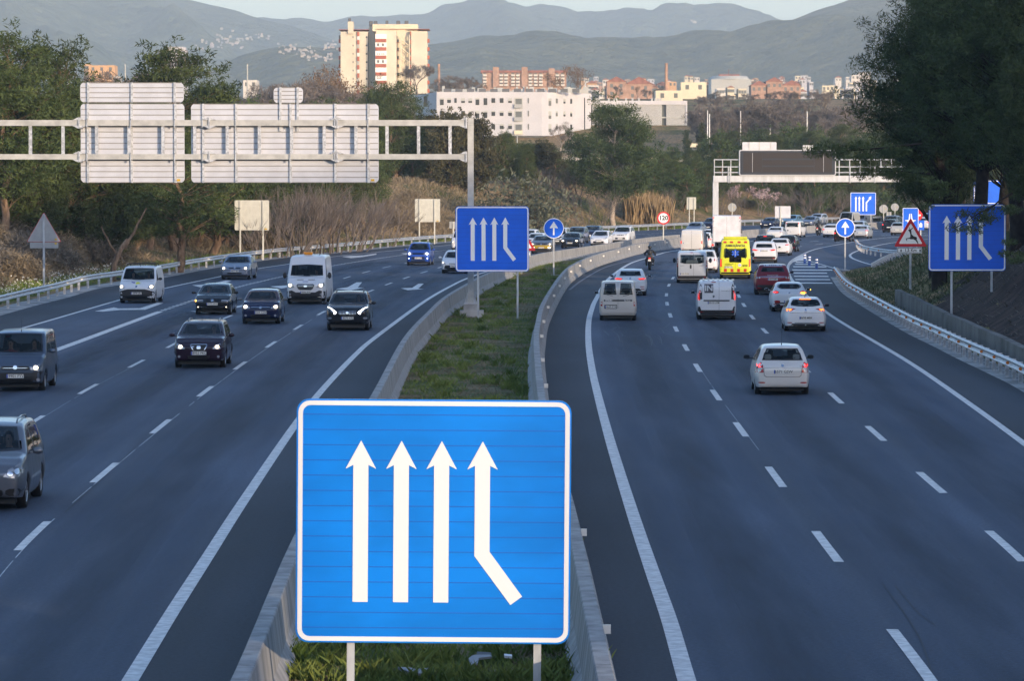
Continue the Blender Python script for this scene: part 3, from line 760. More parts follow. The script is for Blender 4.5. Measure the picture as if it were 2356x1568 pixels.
# ---------- seated figure and rider: one skinned body each
def skin_body(name, pts, edges, sub=2):
    bm = bmesh.new(); vs = [bm.verts.new(p[:3]) for p in pts]; [bm.edges.new((vs[a], vs[b])) for a, b in edges]
    me = bpy.data.meshes.new(name); bm.to_mesh(me); bm.free()
    o = bpy.data.objects.new(name, me); COL.objects.link(o)
    sk = o.modifiers.new('s', 'SKIN'); sk.use_smooth_shade = True
    for i, v in enumerate(me.skin_vertices[0].data):
        p = pts[i]; v.radius = (p[3], p[4] if len(p) > 4 else p[3]); v.use_root = (i == 0)
    ss = o.modifiers.new('u', 'SUBSURF'); ss.levels = sub; ss.render_levels = sub
    dg = bpy.context.evaluated_depsgraph_get(); dg.update()
    r = bpy.data.meshes.new_from_object(o.evaluated_get(dg)); r.name = name
    bpy.data.objects.remove(o); r.shade_smooth(); return r
seat_pts = [(0, 0, 0.10, .15, .12), (0, -.02, 0.30, .15, .11), (0, -.03, 0.46, .17, .11), (0, -.02, 0.55, .09, .08), (0, 0.0, 0.62, .052), (0, .01, 0.70, .075, .085), (0, .01, 0.79, .078, .09), (0, 0.0, 0.86, .05, .055),
            (.17, -.02, .50, .062), (.24, .10, .32, .045), (.17, .34, .36, .035), (.15, .42, .38, .03), (-.17, -.02, .50, .062), (-.24, .10, .32, .045), (-.17, .34, .36, .035), (-.15, .42, .38, .03),
            (.10, .22, .10, .085), (.12, .48, .14, .06), (-.10, .22, .10, .085), (-.12, .48, .14, .06)]
seat_edges = [(0, 1), (1, 2), (2, 3), (3, 4), (4, 5), (5, 6), (6, 7), (2, 8), (8, 9), (9, 10), (10, 11), (2, 12), (12, 13), (13, 14), (14, 15), (0, 16), (16, 17), (0, 18), (18, 19)]
_sit = skin_body('person', seat_pts, seat_edges)
HAIR = mat('hair_dark', (0.02, 0.014, 0.01), 0.6)
def make_person(loc, coat, label, parent=None, rz=0.0):
    me = _sit.copy(); me.materials.clear(); me.materials.append(coat); me.materials.append(M_SKIN)
    for f in me.polygons:
        c = f.center; f.material_index = 1 if (c.z > 0.575 or (c.y > 0.33 and c.z > 0.27)) else 0
    o = bpy.data.objects.new('person', me); COL.objects.link(o); o.location = loc; o.rotation_euler = (0, 0, rz)
    tag(o, label, 'person')
    hb = MB(); hb.sphere((0, -0.022, 0.795), (0.088, 0.095, 0.105), 14, 9)
    hb.sphere((0.0, 0.105, 0.745), (0.014, 0.022, 0.022), 6, 5)
    h_ = hb.build('hair', HAIR, o, smooth=True)
    return o

SPEC = {
 'hatch': dict(L=4.0, W=1.66, H=1.48, hood=0.86, cowl=(0.98, 1.0), wtop=0.22, rtop=-1.50, rbot=(-1.86, 1.02), tail=0.98, belt=0.92, rk=0.67, ax=(1.25, -1.22), wr=0.30),
 'compact': dict(L=4.25, W=1.79, H=1.46, hood=0.84, cowl=(1.0, 0.99), wtop=0.12, rtop=-1.45, rbot=(-1.98, 1.04), tail=1.0, belt=0.92, rk=0.67, ax=(1.28, -1.34), wr=0.32, bk=0.10),
 'sedan': dict(L=4.5, W=1.76, H=1.42, hood=0.80, cowl=(1.05, 0.96), wtop=0.30, rtop=-0.95, rbot=(-1.55, 1.02), tail=0.98, belt=0.90, rk=0.70, ax=(1.35, -1.33), wr=0.31),
 'mpv': dict(L=4.35, W=1.79, H=1.58, hood=0.95, cowl=(1.22, 1.08), wtop=0.32, rtop=-1.80, rbot=(-2.05, 1.08), tail=1.04, belt=0.98, rk=0.70, ax=(1.36, -1.28), wr=0.32),
 'suv': dict(L=4.4, W=1.84, H=1.62, hood=1.02, cowl=(1.05, 1.12), wtop=0.18, rtop=-1.55, rbot=(-2.0, 1.18), tail=1.10, belt=1.04, rk=0.74, ax=(1.34, -1.32), wr=0.35, zb=0.28),
 'smallvan': dict(L=4.3, W=1.80, H=1.81, hood=0.98, cowl=(1.30, 1.14), wtop=0.62, rtop=-2.06, rbot=(-2.12, 1.2), tail=1.66, belt=1.08, rk=0.84, ax=(1.38, -1.32), wr=0.31, fk=0.15, bk=0.04),
 'van': dict(L=5.0, W=1.98, H=1.98, hood=1.12, cowl=(1.70, 1.28), wtop=0.95, rtop=-2.40, rbot=(-2.44, 1.4), tail=1.85, belt=1.16, rk=0.88, ax=(1.60, -1.55), wr=0.33, fk=0.15, bk=0.03, cr=0.13),
 'bigvan': dict(L=5.6, W=2.04, H=2.55, hood=1.22, cowl=(1.95, 1.42), wtop=1.22, rtop=-2.68, rbot=(-2.74, 1.6), tail=2.38, belt=1.30, rk=0.86, ax=(1.80, -1.55), wr=0.35, zb=0.30, fk=0.13, bk=0.03, cr=0.16),
}
_wheel_cache = {}
def wheel(parent, x, y, r, w, sg):
    key = (round(r, 3), round(w, 3))
    if key not in _wheel_cache:
        prof = [(r * 0.64, -w / 2), (r * 0.93, -w / 2), (r, -w / 2 + 0.02), (r, w / 2 - 0.02), (r * 0.93, w / 2), (r * 0.64, w / 2 - 0.01), (r * 0.6, w / 2 - 0.06)]
        n = 24; mb = MB(); vs = [(o, q * math.cos(2 * PI * k / n), q * math.sin(2 * PI * k / n)) for k in range(n) for q, o in prof]; m = len(prof)
        fs = [(k * m + j, k * m + j + 1, ((k + 1) % n) * m + j + 1, ((k + 1) % n) * m + j) for k in range(n) for j in range(m - 1)]
        mb.add(vs, fs); t = mb.mesh('wheel', M_TYRE, True)
        rb = MB()
        for k in range(6):
            a = 2 * PI * k / 6; rb.prism([(r * 0.08 * math.cos(a + 1.2), r * 0.08 * math.sin(a + 1.2)), (r * 0.62 * math.cos(a + 0.17), r * 0.62 * math.sin(a + 0.17)), (r * 0.62 * math.cos(a - 0.17), r * 0.62 * math.sin(a - 0.17)), (r * 0.08 * math.cos(a - 1.2), r * 0.08 * math.sin(a - 1.2))], w / 2 - 0.05, w / 2 - 0.02, 'x')
        rb.prism(circle(0, 0, r * 0.16, 10), w / 2 - 0.05, w / 2 - 0.015, 'x'); rb.prism(circle(0, 0, r * 0.62, 20), w / 2 - 0.10, w / 2 - 0.085, 'x')
        rb.tube([(w / 2 - 0.02, r * 0.63 * math.cos(2 * PI * k / 20), r * 0.63 * math.sin(2 * PI * k / 20)) for k in range(21)], 0.012, 4, False)
        _wheel_cache[key] = (t, rb.mesh('rim', M_RIM))
    t, rm = _wheel_cache[key]
    o = link('wheel', t, None, parent); o.location = (x, y, r)
    if sg < 0: o.rotation_euler = (0, 0, PI)
    link('rim', rm, None, o)
def heading_of(line, x, y):
    c = flat(GL(line)); p = G(x, y); k = min(range(1, len(c) - 1), key=lambda i: (c[i] - p).length); d = (c[k + 1] - c[k - 1]).normalized()
    return math.atan2(-d.x, d.y)
def lens(x0, z0, x1, z1, k=0.25): # rounded lamp outline
    w = x1 - x0; h_ = z1 - z0
    return [(x0 + w * k, z0), (x1 - w * k, z0), (x1, z0 + h_ * k), (x1, z1 - h_ * k), (x1 - w * k, z1), (x0 + w * k, z1), (x0, z1 - h_ * k), (x0, z0 + h_ * k)]

def vehicle(kind, name, pos, face, body_m, label, cat='car', detail=2, scale=1.0, group=None, turn=0.0, plate=None, front=None, rear=None, people=(), extra=None, lights=True, rails=None, mirror_m=None, **ov):
    """face 'F': pos is the ground point under its front axle, 'R': under its rear axle; heading along its lane"""
    s = dict(SPEC[kind]); s.update(ov)
    L, Wd, H = s['L'], s['W'], s['H']; h = L / 2; hw = Wd / 2; axF, axR = s['ax']; wr = s.get('wr', 0.31); belt = s['belt']
    line = {'F': line_left_inner if pos[0] < 1700 or True else None, 'R': dash_right_1}[face]
    ln = s.get('line') or ({'F': dash_left_1, 'R': dash_right_2}[face])
    rz = heading_of(ln, *pos) + (PI if face == 'F' else 0) + R(turn)
    p = G(*pos); fwd = Vector((-math.sin(rz), math.cos(rz), 0))
    t = empty(name, (0, 0, 0), rz, label, cat, group); t.scale = (scale,) * 3
    t.location = p - fwd * ((axF if face == 'F' else axR) * scale)
    bm, pr, shape, plan = make_body(s); bvh = BVHTree.FromBMesh(bm)
    rk = s['rk']
    # --- windows
    wins = []
    gm = M_GLASS if detail >= 1 else M_DARKG
    def ws(za, zb_, ins0, ins1): return [(-(hw * shape(za) - ins0), za), (hw * shape(za) - ins0, za), (hw * shape(zb_) - ins1, zb_), (-(hw * shape(zb_) - ins1), zb_)]
    cz = s['cowl'][1]
    a = ws(cz + 0.03, H - 0.115, 0.10, 0.11); wf = [a[0], (0, cz - 0.01), a[1], a[2], (0, H - 0.10), a[3]]
    if s.get('wf'): wf = s['wf']
    wins.append(('windscreen', wf, 'F'))
    rw = s.get('rw')
    if rw is None:
        a = ws(s['rbot'][1] + 0.05, H - 0.12, 0.13, 0.12); rw = [a]
    for q in rw: wins.append(('rear_window', q, 'R'))
    topw = lambda y: interp(pr, y)
    sw = s.get('sw')
    if sw is None:
        y0, y1 = s['cowl'][0] - 0.22, s['rbot'][0] + 0.38
        if kind in ('smallvan', 'van', 'bigvan'): y1 = s['rtop'] + 0.5 if s.get('glazed') else s['cowl'][0] - 1.55
        n = 8; up = []
        ysn = [lerp(y0, y1, k / n) for k in range(n + 1)]
        up = [(y, max(belt + 0.06, min(topw(y) - 0.13, H - 0.15))) for y in ysn]
        ym = lerp(y0, y1, 0.47)
        f1 = [(y, z) for y, z in up if y > ym + 0.04]; f2 = [(y, z) for y, z in up if y < ym - 0.04]
        zt = lambda y: max(belt + 0.06, min(topw(y) - 0.13, H - 0.15))
        sw = [[(y0, belt + 0.02)] + f1 + [(ym + 0.04, zt(ym)), (ym + 0.04, belt + 0.03)]]
        if kind not in ('van', 'bigvan', 'smallvan') or s.get('glazed'): sw.append([(ym - 0.04, belt + 0.03), (ym - 0.04, zt(ym))] + f2 + [(y1, belt + 0.08)])
    for q in sw: wins.append(('side_window', q, 'L')); wins.append(('side_window', q, 'D'))
    # cut the openings
    if detail >= 1:
        dead = []
        for f in bm.faces:
            c = f.calc_center_median()
            for nm, q, axn in wins:
                n_, i, j = AX[axn]
                if f.normal.dot(n_) > 0.12 and inside((c[i], c[j]), inset(q, 0.03)): dead.append(f); break
        bmesh.ops.delete(bm, geom=dead, context='FACES')
    bme = bpy.data.meshes.new('body'); bm.to_mesh(bme); bm.free(); bme.shade_smooth(); bme.set_sharp_from_angle(angle=R(48))
    body = link('body', bme, body_m, t)
    for nm, q, axn in wins: patch(bvh, q, axn, 0.006, nm, gm, t, seal=0.03)
    # underbody
    ub = MB(); ub.bbox((-hw * 0.78, -h + 0.22, 0.13), (hw * 0.78, h - 0.22, 0.55)); ub.bbox((-hw * 0.9, axR + wr + 0.1, 0.2), (hw * 0.9, axF - wr - 0.1, 0.32))
    ub.bbox((-hw * 0.88, axR - wr - 0.02, 0.5), (hw * 0.88, axF + wr + 0.02, 0.72)); ub.tube([(0.45, -h + 0.3, 0.22), (0.45, -h + 0.02, 0.22)], 0.03, 8)
    ub.build('underbody', M_BLK, t)
    tw = 0.20 if Wd < 1.9 else 0.22
    for ya in (axF, axR):
        for sg in (-1, 1): wheel(t, sg * (hw - tw / 2 - 0.035), ya, wr, tw, sg)
    # mirrors
    big = kind in ('van', 'bigvan')
    for sg in (-1, 1):
        mb = MB(); mz = belt + (0.10 if not big else 0.16); my = s['cowl'][0] - (0.30 if not big else 0.22); mw, mh = (0.105, 0.068) if not big else (0.10, 0.16)
        mb.sphere((sg * (hw + mw + 0.03), my, mz), (mw, 0.055, mh), 10, 8); mb.box((sg * (hw - 0.0), my, mz - 0.04), (0.12, 0.04, 0.03))
        mi = mb.build('wing_mirror', mirror_m or (body_m if not big else M_BLK), t, smooth=True)
        g = MB(); g.prism(rrect(sg * (hw + mw + 0.03) - mw * 0.82, mz - mh * 0.8, sg * (hw + mw + 0.03) + mw * 0.82, mz + mh * 0.8, mh * 0.4, 3), my - 0.06, my - 0.05); g.build('mirror_glass', M_DARKG, mi)
    def P_(nm, m, poly, axn, both=True, off=0.009, par=None):
        r = [patch(bvh, poly, axn, off, nm, m, par or t)]
        if both: r.append(patch(bvh, mir(poly), axn, off, nm, m, par or t))
        return r
    def plate_at(axn, x0, zc, txt, w=0.52, hh=0.115):
        n_ = AX[axn][0]; yy = max(hit(bvh, axn, (x, z))[0].dot(n_) for x in (x0 - w / 2, x0, x0 + w / 2) for z in (zc - hh / 2, zc + hh / 2)) + 0.012
        mb = MB(); mb.box((0, 0, 0), (w, 0.012, hh)); o = mb.build('number_plate', M_PLATE, t)
        o.location = (x0, n_.y * yy, zc); o.rotation_euler = (0, 0, PI if axn == 'F' else 0)
        if txt and detail >= 2:
            link('lettering', text_mesh(txt, hh * 1.02, M_PTXT, 0.0015), None, o).location = (0.03, -0.0075, 0)
        if detail >= 1:
            b = MB(); b.box((-w / 2 + 0.022, 0, 0), (0.04, 0.016, hh * 0.98)); b.build('plate_band', M_PBLU, o)
    # --- front
    fr = front or {}
    hz = s['hood']; nz = s.get('nose', hz - 0.16)
    if 'custom' in fr:
        for it in fr['custom']: P_(*it[:4], **(it[4] if len(it) > 4 else {}))
    if fr.get('std', True):
        hl = fr.get('lamp', lens(hw * 0.52, nz - 0.12, hw * 0.90, nz + 0.03))
        lm = P_('headlight', M_HEAD, hl, 'F')
        if fr.get('lit', lights):
            cx = fr.get('lx', sum(p[0] for p in hl) / len(hl)); cz_ = fr.get('lz', sum(p[1] for p in hl) / len(hl)); lr = fr.get('lr', 0.055) * 0.8
            if face == 'F':
                for l_, sg in zip(lm, (1, -1)):
                    if fr.get('only') and sg != fr['only']: continue
                    patch(bvh, [(sg * cx + px, pz) for px, pz in circle(0, cz_, lr * 1.25, 10, lr)], 'F', 0.016, 'bulb', fr.get('lm', M_LIT), l_ or t)
        if 'grille' in fr:
            if fr['grille']: P_('grille', fr.get('gm', M_GRILLE), fr['grille'], 'F', both=False)
        else: P_('grille', M_GRILLE, rrect(-hw * 0.42, nz - 0.11, hw * 0.42, nz - 0.01, 0.03), 'F', both=False)
        P_('lower_grille', fr.get('lgm', M_GRILLE), fr.get('low', rrect(-hw * 0.55, 0.27, hw * 0.55, 0.40, 0.04)), 'F', both=False)
    plate_at('F', 0, fr.get('pz', 0.47), plate if face == 'F' else None)
    # --- rear
    rr = rear or {}
    bz = s['tail']
    if rr.get('std', True):
        tl = rr.get('lamp', lens(hw * 0.70, bz - 0.20, hw * 0.965, bz - 0.02))
        lm = P_('tail_light', M_RED, tl, 'R')
        if face == 'R' and rr.get('lit', lights):
            ll = rr.get('litp', inset(tl, 0.025))
            for l_, q in zip(lm, (ll, mir(ll))): patch(bvh, q, 'R', 0.015, 'bulb', rr.get('lm', M_REDL), l_ or t)
        P_('rear_reflector', M_RED, lens(hw * 0.62, 0.36, hw * 0.86, 0.40), 'R')
        if rr.get('lowdark', True): P_('bumper_insert', M_BLK, rr.get('low', rrect(-hw * 0.80, 0.22, hw * 0.80, 0.33, 0.03)), 'R', both=False)
    for it in rr.get('custom', []): P_(*it[:4], **(it[4] if len(it) > 4 else {}))
    plate_at('R', rr.get('px', 0), rr.get('pz', 0.62), plate if face == 'R' else None)
    # door seams and handles on the sides
    if detail >= 2:
        yd = lerp(s['cowl'][0] - 0.22, s['rbot'][0] + 0.38, 0.47)
        for axn in 'LD':
            for yy in (yd, s['cowl'][0] - 0.15):
                patch(bvh, [(yy - 0.005, 0.34), (yy + 0.005, 0.34), (yy + 0.005, belt), (yy - 0.005, belt)], axn, 0.003, 'door_seam', M_GRILLE, t)
            patch(bvh, rrect(yd + 0.06, belt - 0.13, yd + 0.24, belt - 0.10, 0.01, 2), axn, 0.02, 'door_handle', body_m, t)
    # interior
    if detail >= 1:
        sb = MB(); sy = s['cowl'][0] - 1.25; zf = belt - 0.48
        sb.bbox((-hw * 0.82, sy - 1.0, zf - 0.1), (hw * 0.82, s['cowl'][0], zf)); sb.bbox((-hw * 0.80, s['cowl'][0] - 0.42, zf), (hw * 0.80, s['cowl'][0] - 0.02, belt - 0.02))
        sb.build('dashboard', M_SEAT, t)
        for sg in (-1, 1):
            q = MB(); x = sg * hw * 0.42
            q.prism([(sy + 0.05, zf), (sy - 0.12, zf + 0.62), (sy - 0.02, zf + 0.64), (sy + 0.16, zf)], x - 0.24, x + 0.24, 'x'); q.box((x, sy - 0.08, zf + 0.74), (0.26, 0.09, 0.18)); q.bbox((x - 0.25, sy + 0.1, zf), (x + 0.25, sy + 0.55, zf + 0.14))
            q.build('seat', M_SEAT, t)
        wb = MB(); wx = -hw * 0.42; wb.tube([(wx + 0.18 * math.cos(2 * PI * k / 14), sy + 0.62 + 0.05 * math.sin(2 * PI * k / 14), zf + 0.42 + 0.17 * math.sin(2 * PI * k / 14)) for k in range(15)], 0.015, 5, False); wb.build('steering_wheel', M_BLK, t)
        mtx = Matrix.LocRotScale(t.location, t.rotation_euler, t.scale)
        for (sx, coat, plabel) in people:
            loc = mtx @ Vector((sx * hw * 0.42, sy + 0.16, zf + 0.02)); pe = make_person(loc, coat, plabel, rz=rz); pe.scale = (scale,) * 3
    if rails:
        for sg in (-1, 1):
            mb = MB(); pts = [(sg * (hw * rk - 0.10), y_, interp(pr, y_) + z_) for y_, z_ in ((s['wtop'] - 0.2, -0.03), (s['wtop'] - 0.32, 0.035), (lerp(s['wtop'], s['rtop'], 0.5), 0.04), (s['rtop'] + 0.3, 0.035), (s['rtop'] + 0.15, -0.03))]
            mb.tube(pts, 0.016, 6); mb.build('roof_rail', rails, t, smooth=True)
    if extra: extra(t, s, bvh, P_, body_m)
    return t
def badge_text(t, txt, x, z, size, m, bvh, axn='R', bold=0.0):
    h_ = hit(bvh, axn, (x, z))[0]; n_ = AX[axn][0]
    o = link('lettering', text_mesh(txt, size, m, bold), None, t); o.location = (x, h_.y + n_.y * 0.022, z)
    if axn == 'F': o.rotation_euler = (0, 0, PI)
    return o
def aerial(t, s, x, y, L_=0.35, lean=-0.25):
    z = interp(prof_of(s), y); mb = MB(); mb.tube([(x, y, z - 0.02), (x, y + lean * 0.1, z + 0.05)], 0.014, 6); mb.tube([(x, y, z), (x, y + lean * L_, z + L_)], 0.004, 5); mb.build('aerial', M_BLK, t)
def disc(mb, x, z, r, y, th=0.012, n=18): mb.prism(circle(x, z, r, n), y, y + th)

G_L = 'oncoming vehicles on the left carriageway'; G_R = 'vehicles heading away on the right carriageway'
NAVY = mat('coat_navy', (0.02, 0.025, 0.05), 0.8); HIVIS = mat('coat_hi_vis', (0.35, 0.75, 0.05), 0.7, emit=None); GREYC = mat('coat_grey', (0.14, 0.14, 0.15), 0.8); REDC = mat('coat_red', (0.35, 0.04, 0.03), 0.8)
# ---------------------------------------------------------------- oncoming, near to far
P_SIL = paint('paint_silver_grey', (0.14, 0.15, 0.17), 0.6); P_BLUG = paint('paint_blue_grey', (0.075, 0.10, 0.14), 0.6); P_PLUM = paint('paint_dark_plum', (0.016, 0.007, 0.017), 0.5)
P_BLACK = paint('paint_black', (0.010, 0.012, 0.016), 0.3); P_NAVY = paint('paint_navy', (0.010, 0.014, 0.045), 0.5); P_SILB = paint('paint_silver_blue', (0.20, 0.23, 0.29), 0.6)
P_BLUE = paint('paint_bright_blue', (0.012, 0.065, 0.36), 0.4); P_CREAM = paint('paint_pale_grey', (0.50, 0.49, 0.46), 0.2); P_RED = paint('paint_dark_red', (0.20, 0.008, 0.018), 0.4)
P_YEL = paint('paint_ambulance_yellow', (0.72, 0.74, 0.03), 0.0, 0.35); P_GOLD = paint('paint_mustard', (0.42, 0.28, 0.02), 0.3); P_WH = PW(); P_WSIL = paint('paint_white_silver', (0.50, 0.53, 0.57), 0.3)
P_GREY = paint('paint_mid_grey', (0.12, 0.13, 0.15), 0.5); P_LB = paint('paint_light_blue', (0.16, 0.30, 0.42), 0.4)

def x1(t, s, bvh, P_, bm): pass
vehicle('mpv', 'car', (-40, 1169), 'F', P_SIL, 'silver grey people carrier cut off by the left picture edge, nearest to the camera', group=G_L, rails=P_SIL, L=4.47, W=1.80, H=1.63,
        front=dict(lamp=[(0.50, 0.66), (0.72, 0.62), (0.86, 0.72), (0.88, 0.86), (0.80, 0.90), (0.60, 0.80)], lit=False, low=rrect(-0.5, 0.3, 0.5, 0.42, 0.04), custom=[('headlamp_reflector', M_CHROME, circle(0.64, 0.72, 0.055, 12), 'F', {'off': 0.016}), ('headlamp_reflector', M_CHROME, circle(0.77, 0.77, 0.055, 12), 'F', {'off': 0.016}), ('fog_light', M_GRILLE, lens(0.55, 0.30, 0.86, 0.44), 'F')]),
        people=[(-1, NAVY, 'dark clothed driver behind the windscreen of the silver grey people carrier')])
def ex_partner(t, s, bvh, P_, bm):
    aerial(t, s, 0.0, s['wtop'] - 0.15, 0.42); P_('bumper', M_BLK, [(-0.90, 0.22), (0.90, 0.22), (0.90, 0.60), (0.55, 0.60), (0.5, 0.57), (-0.5, 0.57), (-0.55, 0.60), (-0.90, 0.60)], 'F', both=False, off=0.012)
    mb = MB(); disc(mb, 0, 0.0, 0.0, 0, 0.01) if 0 else None
    for sg in (-1, 1):
        w_ = MB(); w_.tube([(sg * 0.05 - 0.1, s['cowl'][0] + 0.06, s['cowl'][1] + 0.05), (sg * 0.35 - 0.12, s['cowl'][0] - 0.02, s['cowl'][1] + 0.09)], 0.010, 4); w_.build('wiper', M_BLK, t)
vehicle('smallvan', 'car', (42, 899), 'F', P_BLUG, 'blue grey small people van with black bumper and orange lit headlights at the left edge', group=G_L, detail=2, plate='9901 FYV', extra=ex_partner, glazed=True, L=4.11, W=1.72, H=1.80, mirror_m=P_BLUG,
        front=dict(lamp=[(0.46, 0.63), (0.80, 0.63), (0.80, 0.80), (0.56, 0.82), (0.46, 0.74)], grille=rrect(-0.42, 0.66, 0.42, 0.77, 0.04), pz=0.47, lr=0.075, low=rrect(-0.45, 0.28, 0.45, 0.38, 0.02), lgm=M_GRILLE,
                   custom=[('badge', M_CHROME, lens(-0.06, 0.67, 0.06, 0.79), 'F', {'both': False, 'off': 0.02}), ('grille_bar', M_CHROME, rrect(-0.40, 0.705, 0.40, 0.72, 0.005, 2), 'F', {'both': False, 'off': 0.014}), ('fog_light', M_HEAD, circle(0.68, 0.36, 0.05, 12), 'F', {'off': 0.02})]),
        people=[(-1, GREYC, 'driver with raised hand behind the windscreen of the blue grey people van'), (1, REDC, 'passenger in a reddish top beside the driver of the blue grey people van')])
vehicle('mpv', 'car', (461.7, 845.5), 'F', P_PLUM, 'dark plum compact car with both round headlights lit and an oval chrome grille', group=G_L, plate='8952 FKC', rails=P_SIL, L=4.28, W=1.77, H=1.56, mirror_m=P_PLUM,
        extra=lambda t, s, bvh, P_, bm: aerial(t, s, 0.1, -0.6, 0.3),
        front=dict(lamp=[(0.46, 0.66), (0.66, 0.64), (0.82, 0.72), (0.85, 0.82), (0.72, 0.84), (0.54, 0.78)], grille=[(-0.24, 0.80), (0.24, 0.80), (0.26, 0.76), (0.16, 0.60), (-0.16, 0.60), (-0.26, 0.76)], lx=0.62, lz=0.73, lr=0.07, pz=0.515,
                   low=[(-0.38, 0.44), (0.38, 0.44), (0.36, 0.34), (0.24, 0.28), (-0.24, 0.28), (-0.36, 0.34)],
                   custom=[('grille_surround', M_CHROME, [(-0.27, 0.825), (0.27, 0.825), (0.29, 0.77), (0.18, 0.575), (-0.18, 0.575), (-0.29, 0.77)], 'F', {'both': False, 'off': 0.005}), ('badge', M_CHROME, rrect(-0.065, 0.66, 0.065, 0.76, 0.02), 'F', {'both': False, 'off': 0.018}), ('fog_light', M_HEAD, circle(0.66, 0.40, 0.045, 12), 'F', {'off': 0.016})]),
        people=[(-1, NAVY, 'driver in dark clothes behind the windscreen of the dark plum car')])
vehicle('compact', 'car', (492, 724), 'F', P_BLACK, 'black older hatchback with an orange indicator lit on one side and narrow split grille', group=G_L, plate='9132 BVK', L=4.18, W=1.74, H=1.45,
        front=dict(lamp=lens(0.42, 0.62, 0.80, 0.72, 0.15), lit=False, pz=0.52, grille=rrect(-0.38, 0.63, 0.38, 0.72, 0.02), low=rrect(-0.5, 0.28, 0.5, 0.40, 0.04),
                   custom=[('badge', M_CHROME, rrect(-0.06, 0.63, 0.06, 0.74, 0.02), 'F', {'both': False, 'off': 0.018}), ('indicator', M_AMB, circle(0.79, 0.67, 0.045, 10), 'F', {'both': False, 'off': 0.018}), ('fog_light', M_LIT, circle(0.66, 0.38, 0.025, 10), 'F', {'off': 0.016}), ('bumper_trim', M_CHROME, [(0.30, 0.34), (0.52, 0.385), (0.66, 0.42), (0.66, 0.435), (0.50, 0.40), (0.30, 0.355)], 'F', {'off': 0.013})]),
        extra=lambda t, s, bvh, P_, bm: aerial(t, s, 0.1, -0.9, 0.25),
        people=[(-1, GREYC, 'driver behind the windscreen of the black older hatchback'), (1, REDC, 'passenger in a red top inside the black older hatchback')])
vehicle('hatch', 'car', (602, 745.3), 'F', P_NAVY, 'small navy blue three door hatchback with a chrome grille bar and headlights lit', group=G_L, plate='0164 CDW', L=3.82, W=1.65, H=1.44, mirror_m=P_GREY, scale=1.05,
        front=dict(lamp=[(0.42, 0.66), (0.70, 0.64), (0.80, 0.72), (0.78, 0.82), (0.62, 0.80), (0.48, 0.74)], lr=0.08, pz=0.50, grille=rrect(-0.38, 0.66, 0.38, 0.71, 0.02), low=rrect(-0.42, 0.30, 0.42, 0.40, 0.03),
                   custom=[('grille_bar', M_CHROME, [(-0.40, 0.70), (0.40, 0.70), (0.40, 0.725), (-0.40, 0.725)], 'F', {'both': False, 'off': 0.016}), ('badge', M_CHROME, circle(0, 0.70, 0.055, 14), 'F', {'both': False, 'off': 0.022}), ('fog_light', M_HEAD, circle(0.62, 0.37, 0.05, 12), 'F', {'off': 0.016})]),
        people=[(-1, REDC, 'driver with dark hair behind the windscreen of the small navy hatchback')])
def ex_transit(t, s, bvh, P_, bm):
    P_('bumper', M_BLK, [(-0.98, 0.28), (0.98, 0.28), (0.98, 0.66), (0.70, 0.72), (0.5, 0.62), (-0.5, 0.62), (-0.70, 0.72), (-0.98, 0.66)], 'F', both=False, off=0.012)
    P_('grille', M_GRILLE, [(-0.40, 1.04), (0.40, 1.04), (0.46, 0.98), (0.38, 0.80), (0.28, 0.74), (-0.28, 0.74), (-0.38, 0.80), (-0.46, 0.98)], 'F', both=False, off=0.02)
    for k in range(4): P_('grille_bar', M_CHROME, [(-0.40, 0.80 + k * 0.06), (0.40, 0.80 + k * 0.06), (0.40, 0.812 + k * 0.06), (-0.40, 0.812 + k * 0.06)], 'F', both=False, off=0.028)
    P_('badge', M_CHROME, circle(0, 0.93, 0.10, 14, 0.045), 'F', both=False, off=0.034)
    P_('bonnet_vent', M_GRILLE, rrect(0.12, 1.235, 0.46, 1.262, 0.008, 2), 'F', off=0.014)
    badge_text(t, 'HEVIMAL', 0, 1.15, 0.075, M_PBLU, bvh, 'F', 0.002)
    z = s['H']; mb = MB(); mb.box((0, 0.9, z + 0.09), (0.46, 0.22, 0.10)); mb.box((0, 0.9, z + 0.02), (0.40, 0.16, 0.06)); b = mb.build('beacon_bar', M_AMB_OFF, t)
    aerial(t, s, -0.55, 0.6, 0.35)
    q = MB(); q.box((0, 0.2, 1.55), (1.5, 0.02, 0.02)); q.box((0, 0.2, 1.95), (1.5, 0.02, 0.02)); q.box((0, 0.2, 1.2), (1.5, 0.02, 0.02))
    for k in range(9): q.box((-0.72 + k * 0.18, 0.2, 1.55), (0.02, 0.02, 0.85))
    q.build('cargo_grid', M_BLK, t); pp = MB(); pp.box((0.0, 1.55, 1.39), (0.7, 0.2, 0.02)); pp.build('papers', M_WHT, t)
M_AMB_OFF = mat('beacon_amber', (0.70, 0.27, 0.02), 0.3)
vehicle('bigvan', 'van', (706.5, 699.5), 'F', P_WH, 'white high roof van with amber roof beacon, large dark grille and black bumper', 'van', group=G_L, plate='4206 JNV', extra=ex_transit, L=5.53, H=2.50, wf=[(-0.84, 1.46), (0, 1.41), (0.84, 1.46), (0.78, 1.98), (0, 2.02), (-0.78, 1.98)],
        front=dict(lamp=[(0.56, 0.86), (0.86, 0.84), (0.95, 0.96), (0.93, 1.12), (0.80, 1.10), (0.60, 0.98)], lr=0.09, grille=None, pz=0.62, low=rrect(-0.6, 0.36, 0.6, 0.5, 0.04), custom=[('fog_light', M_HEAD, circle(0.78, 0.52, 0.05, 12), 'F', {'off': 0.02})]),
        people=[(-1, HIVIS, 'driver in a bright yellow green jacket behind the windscreen of the white high roof van')])
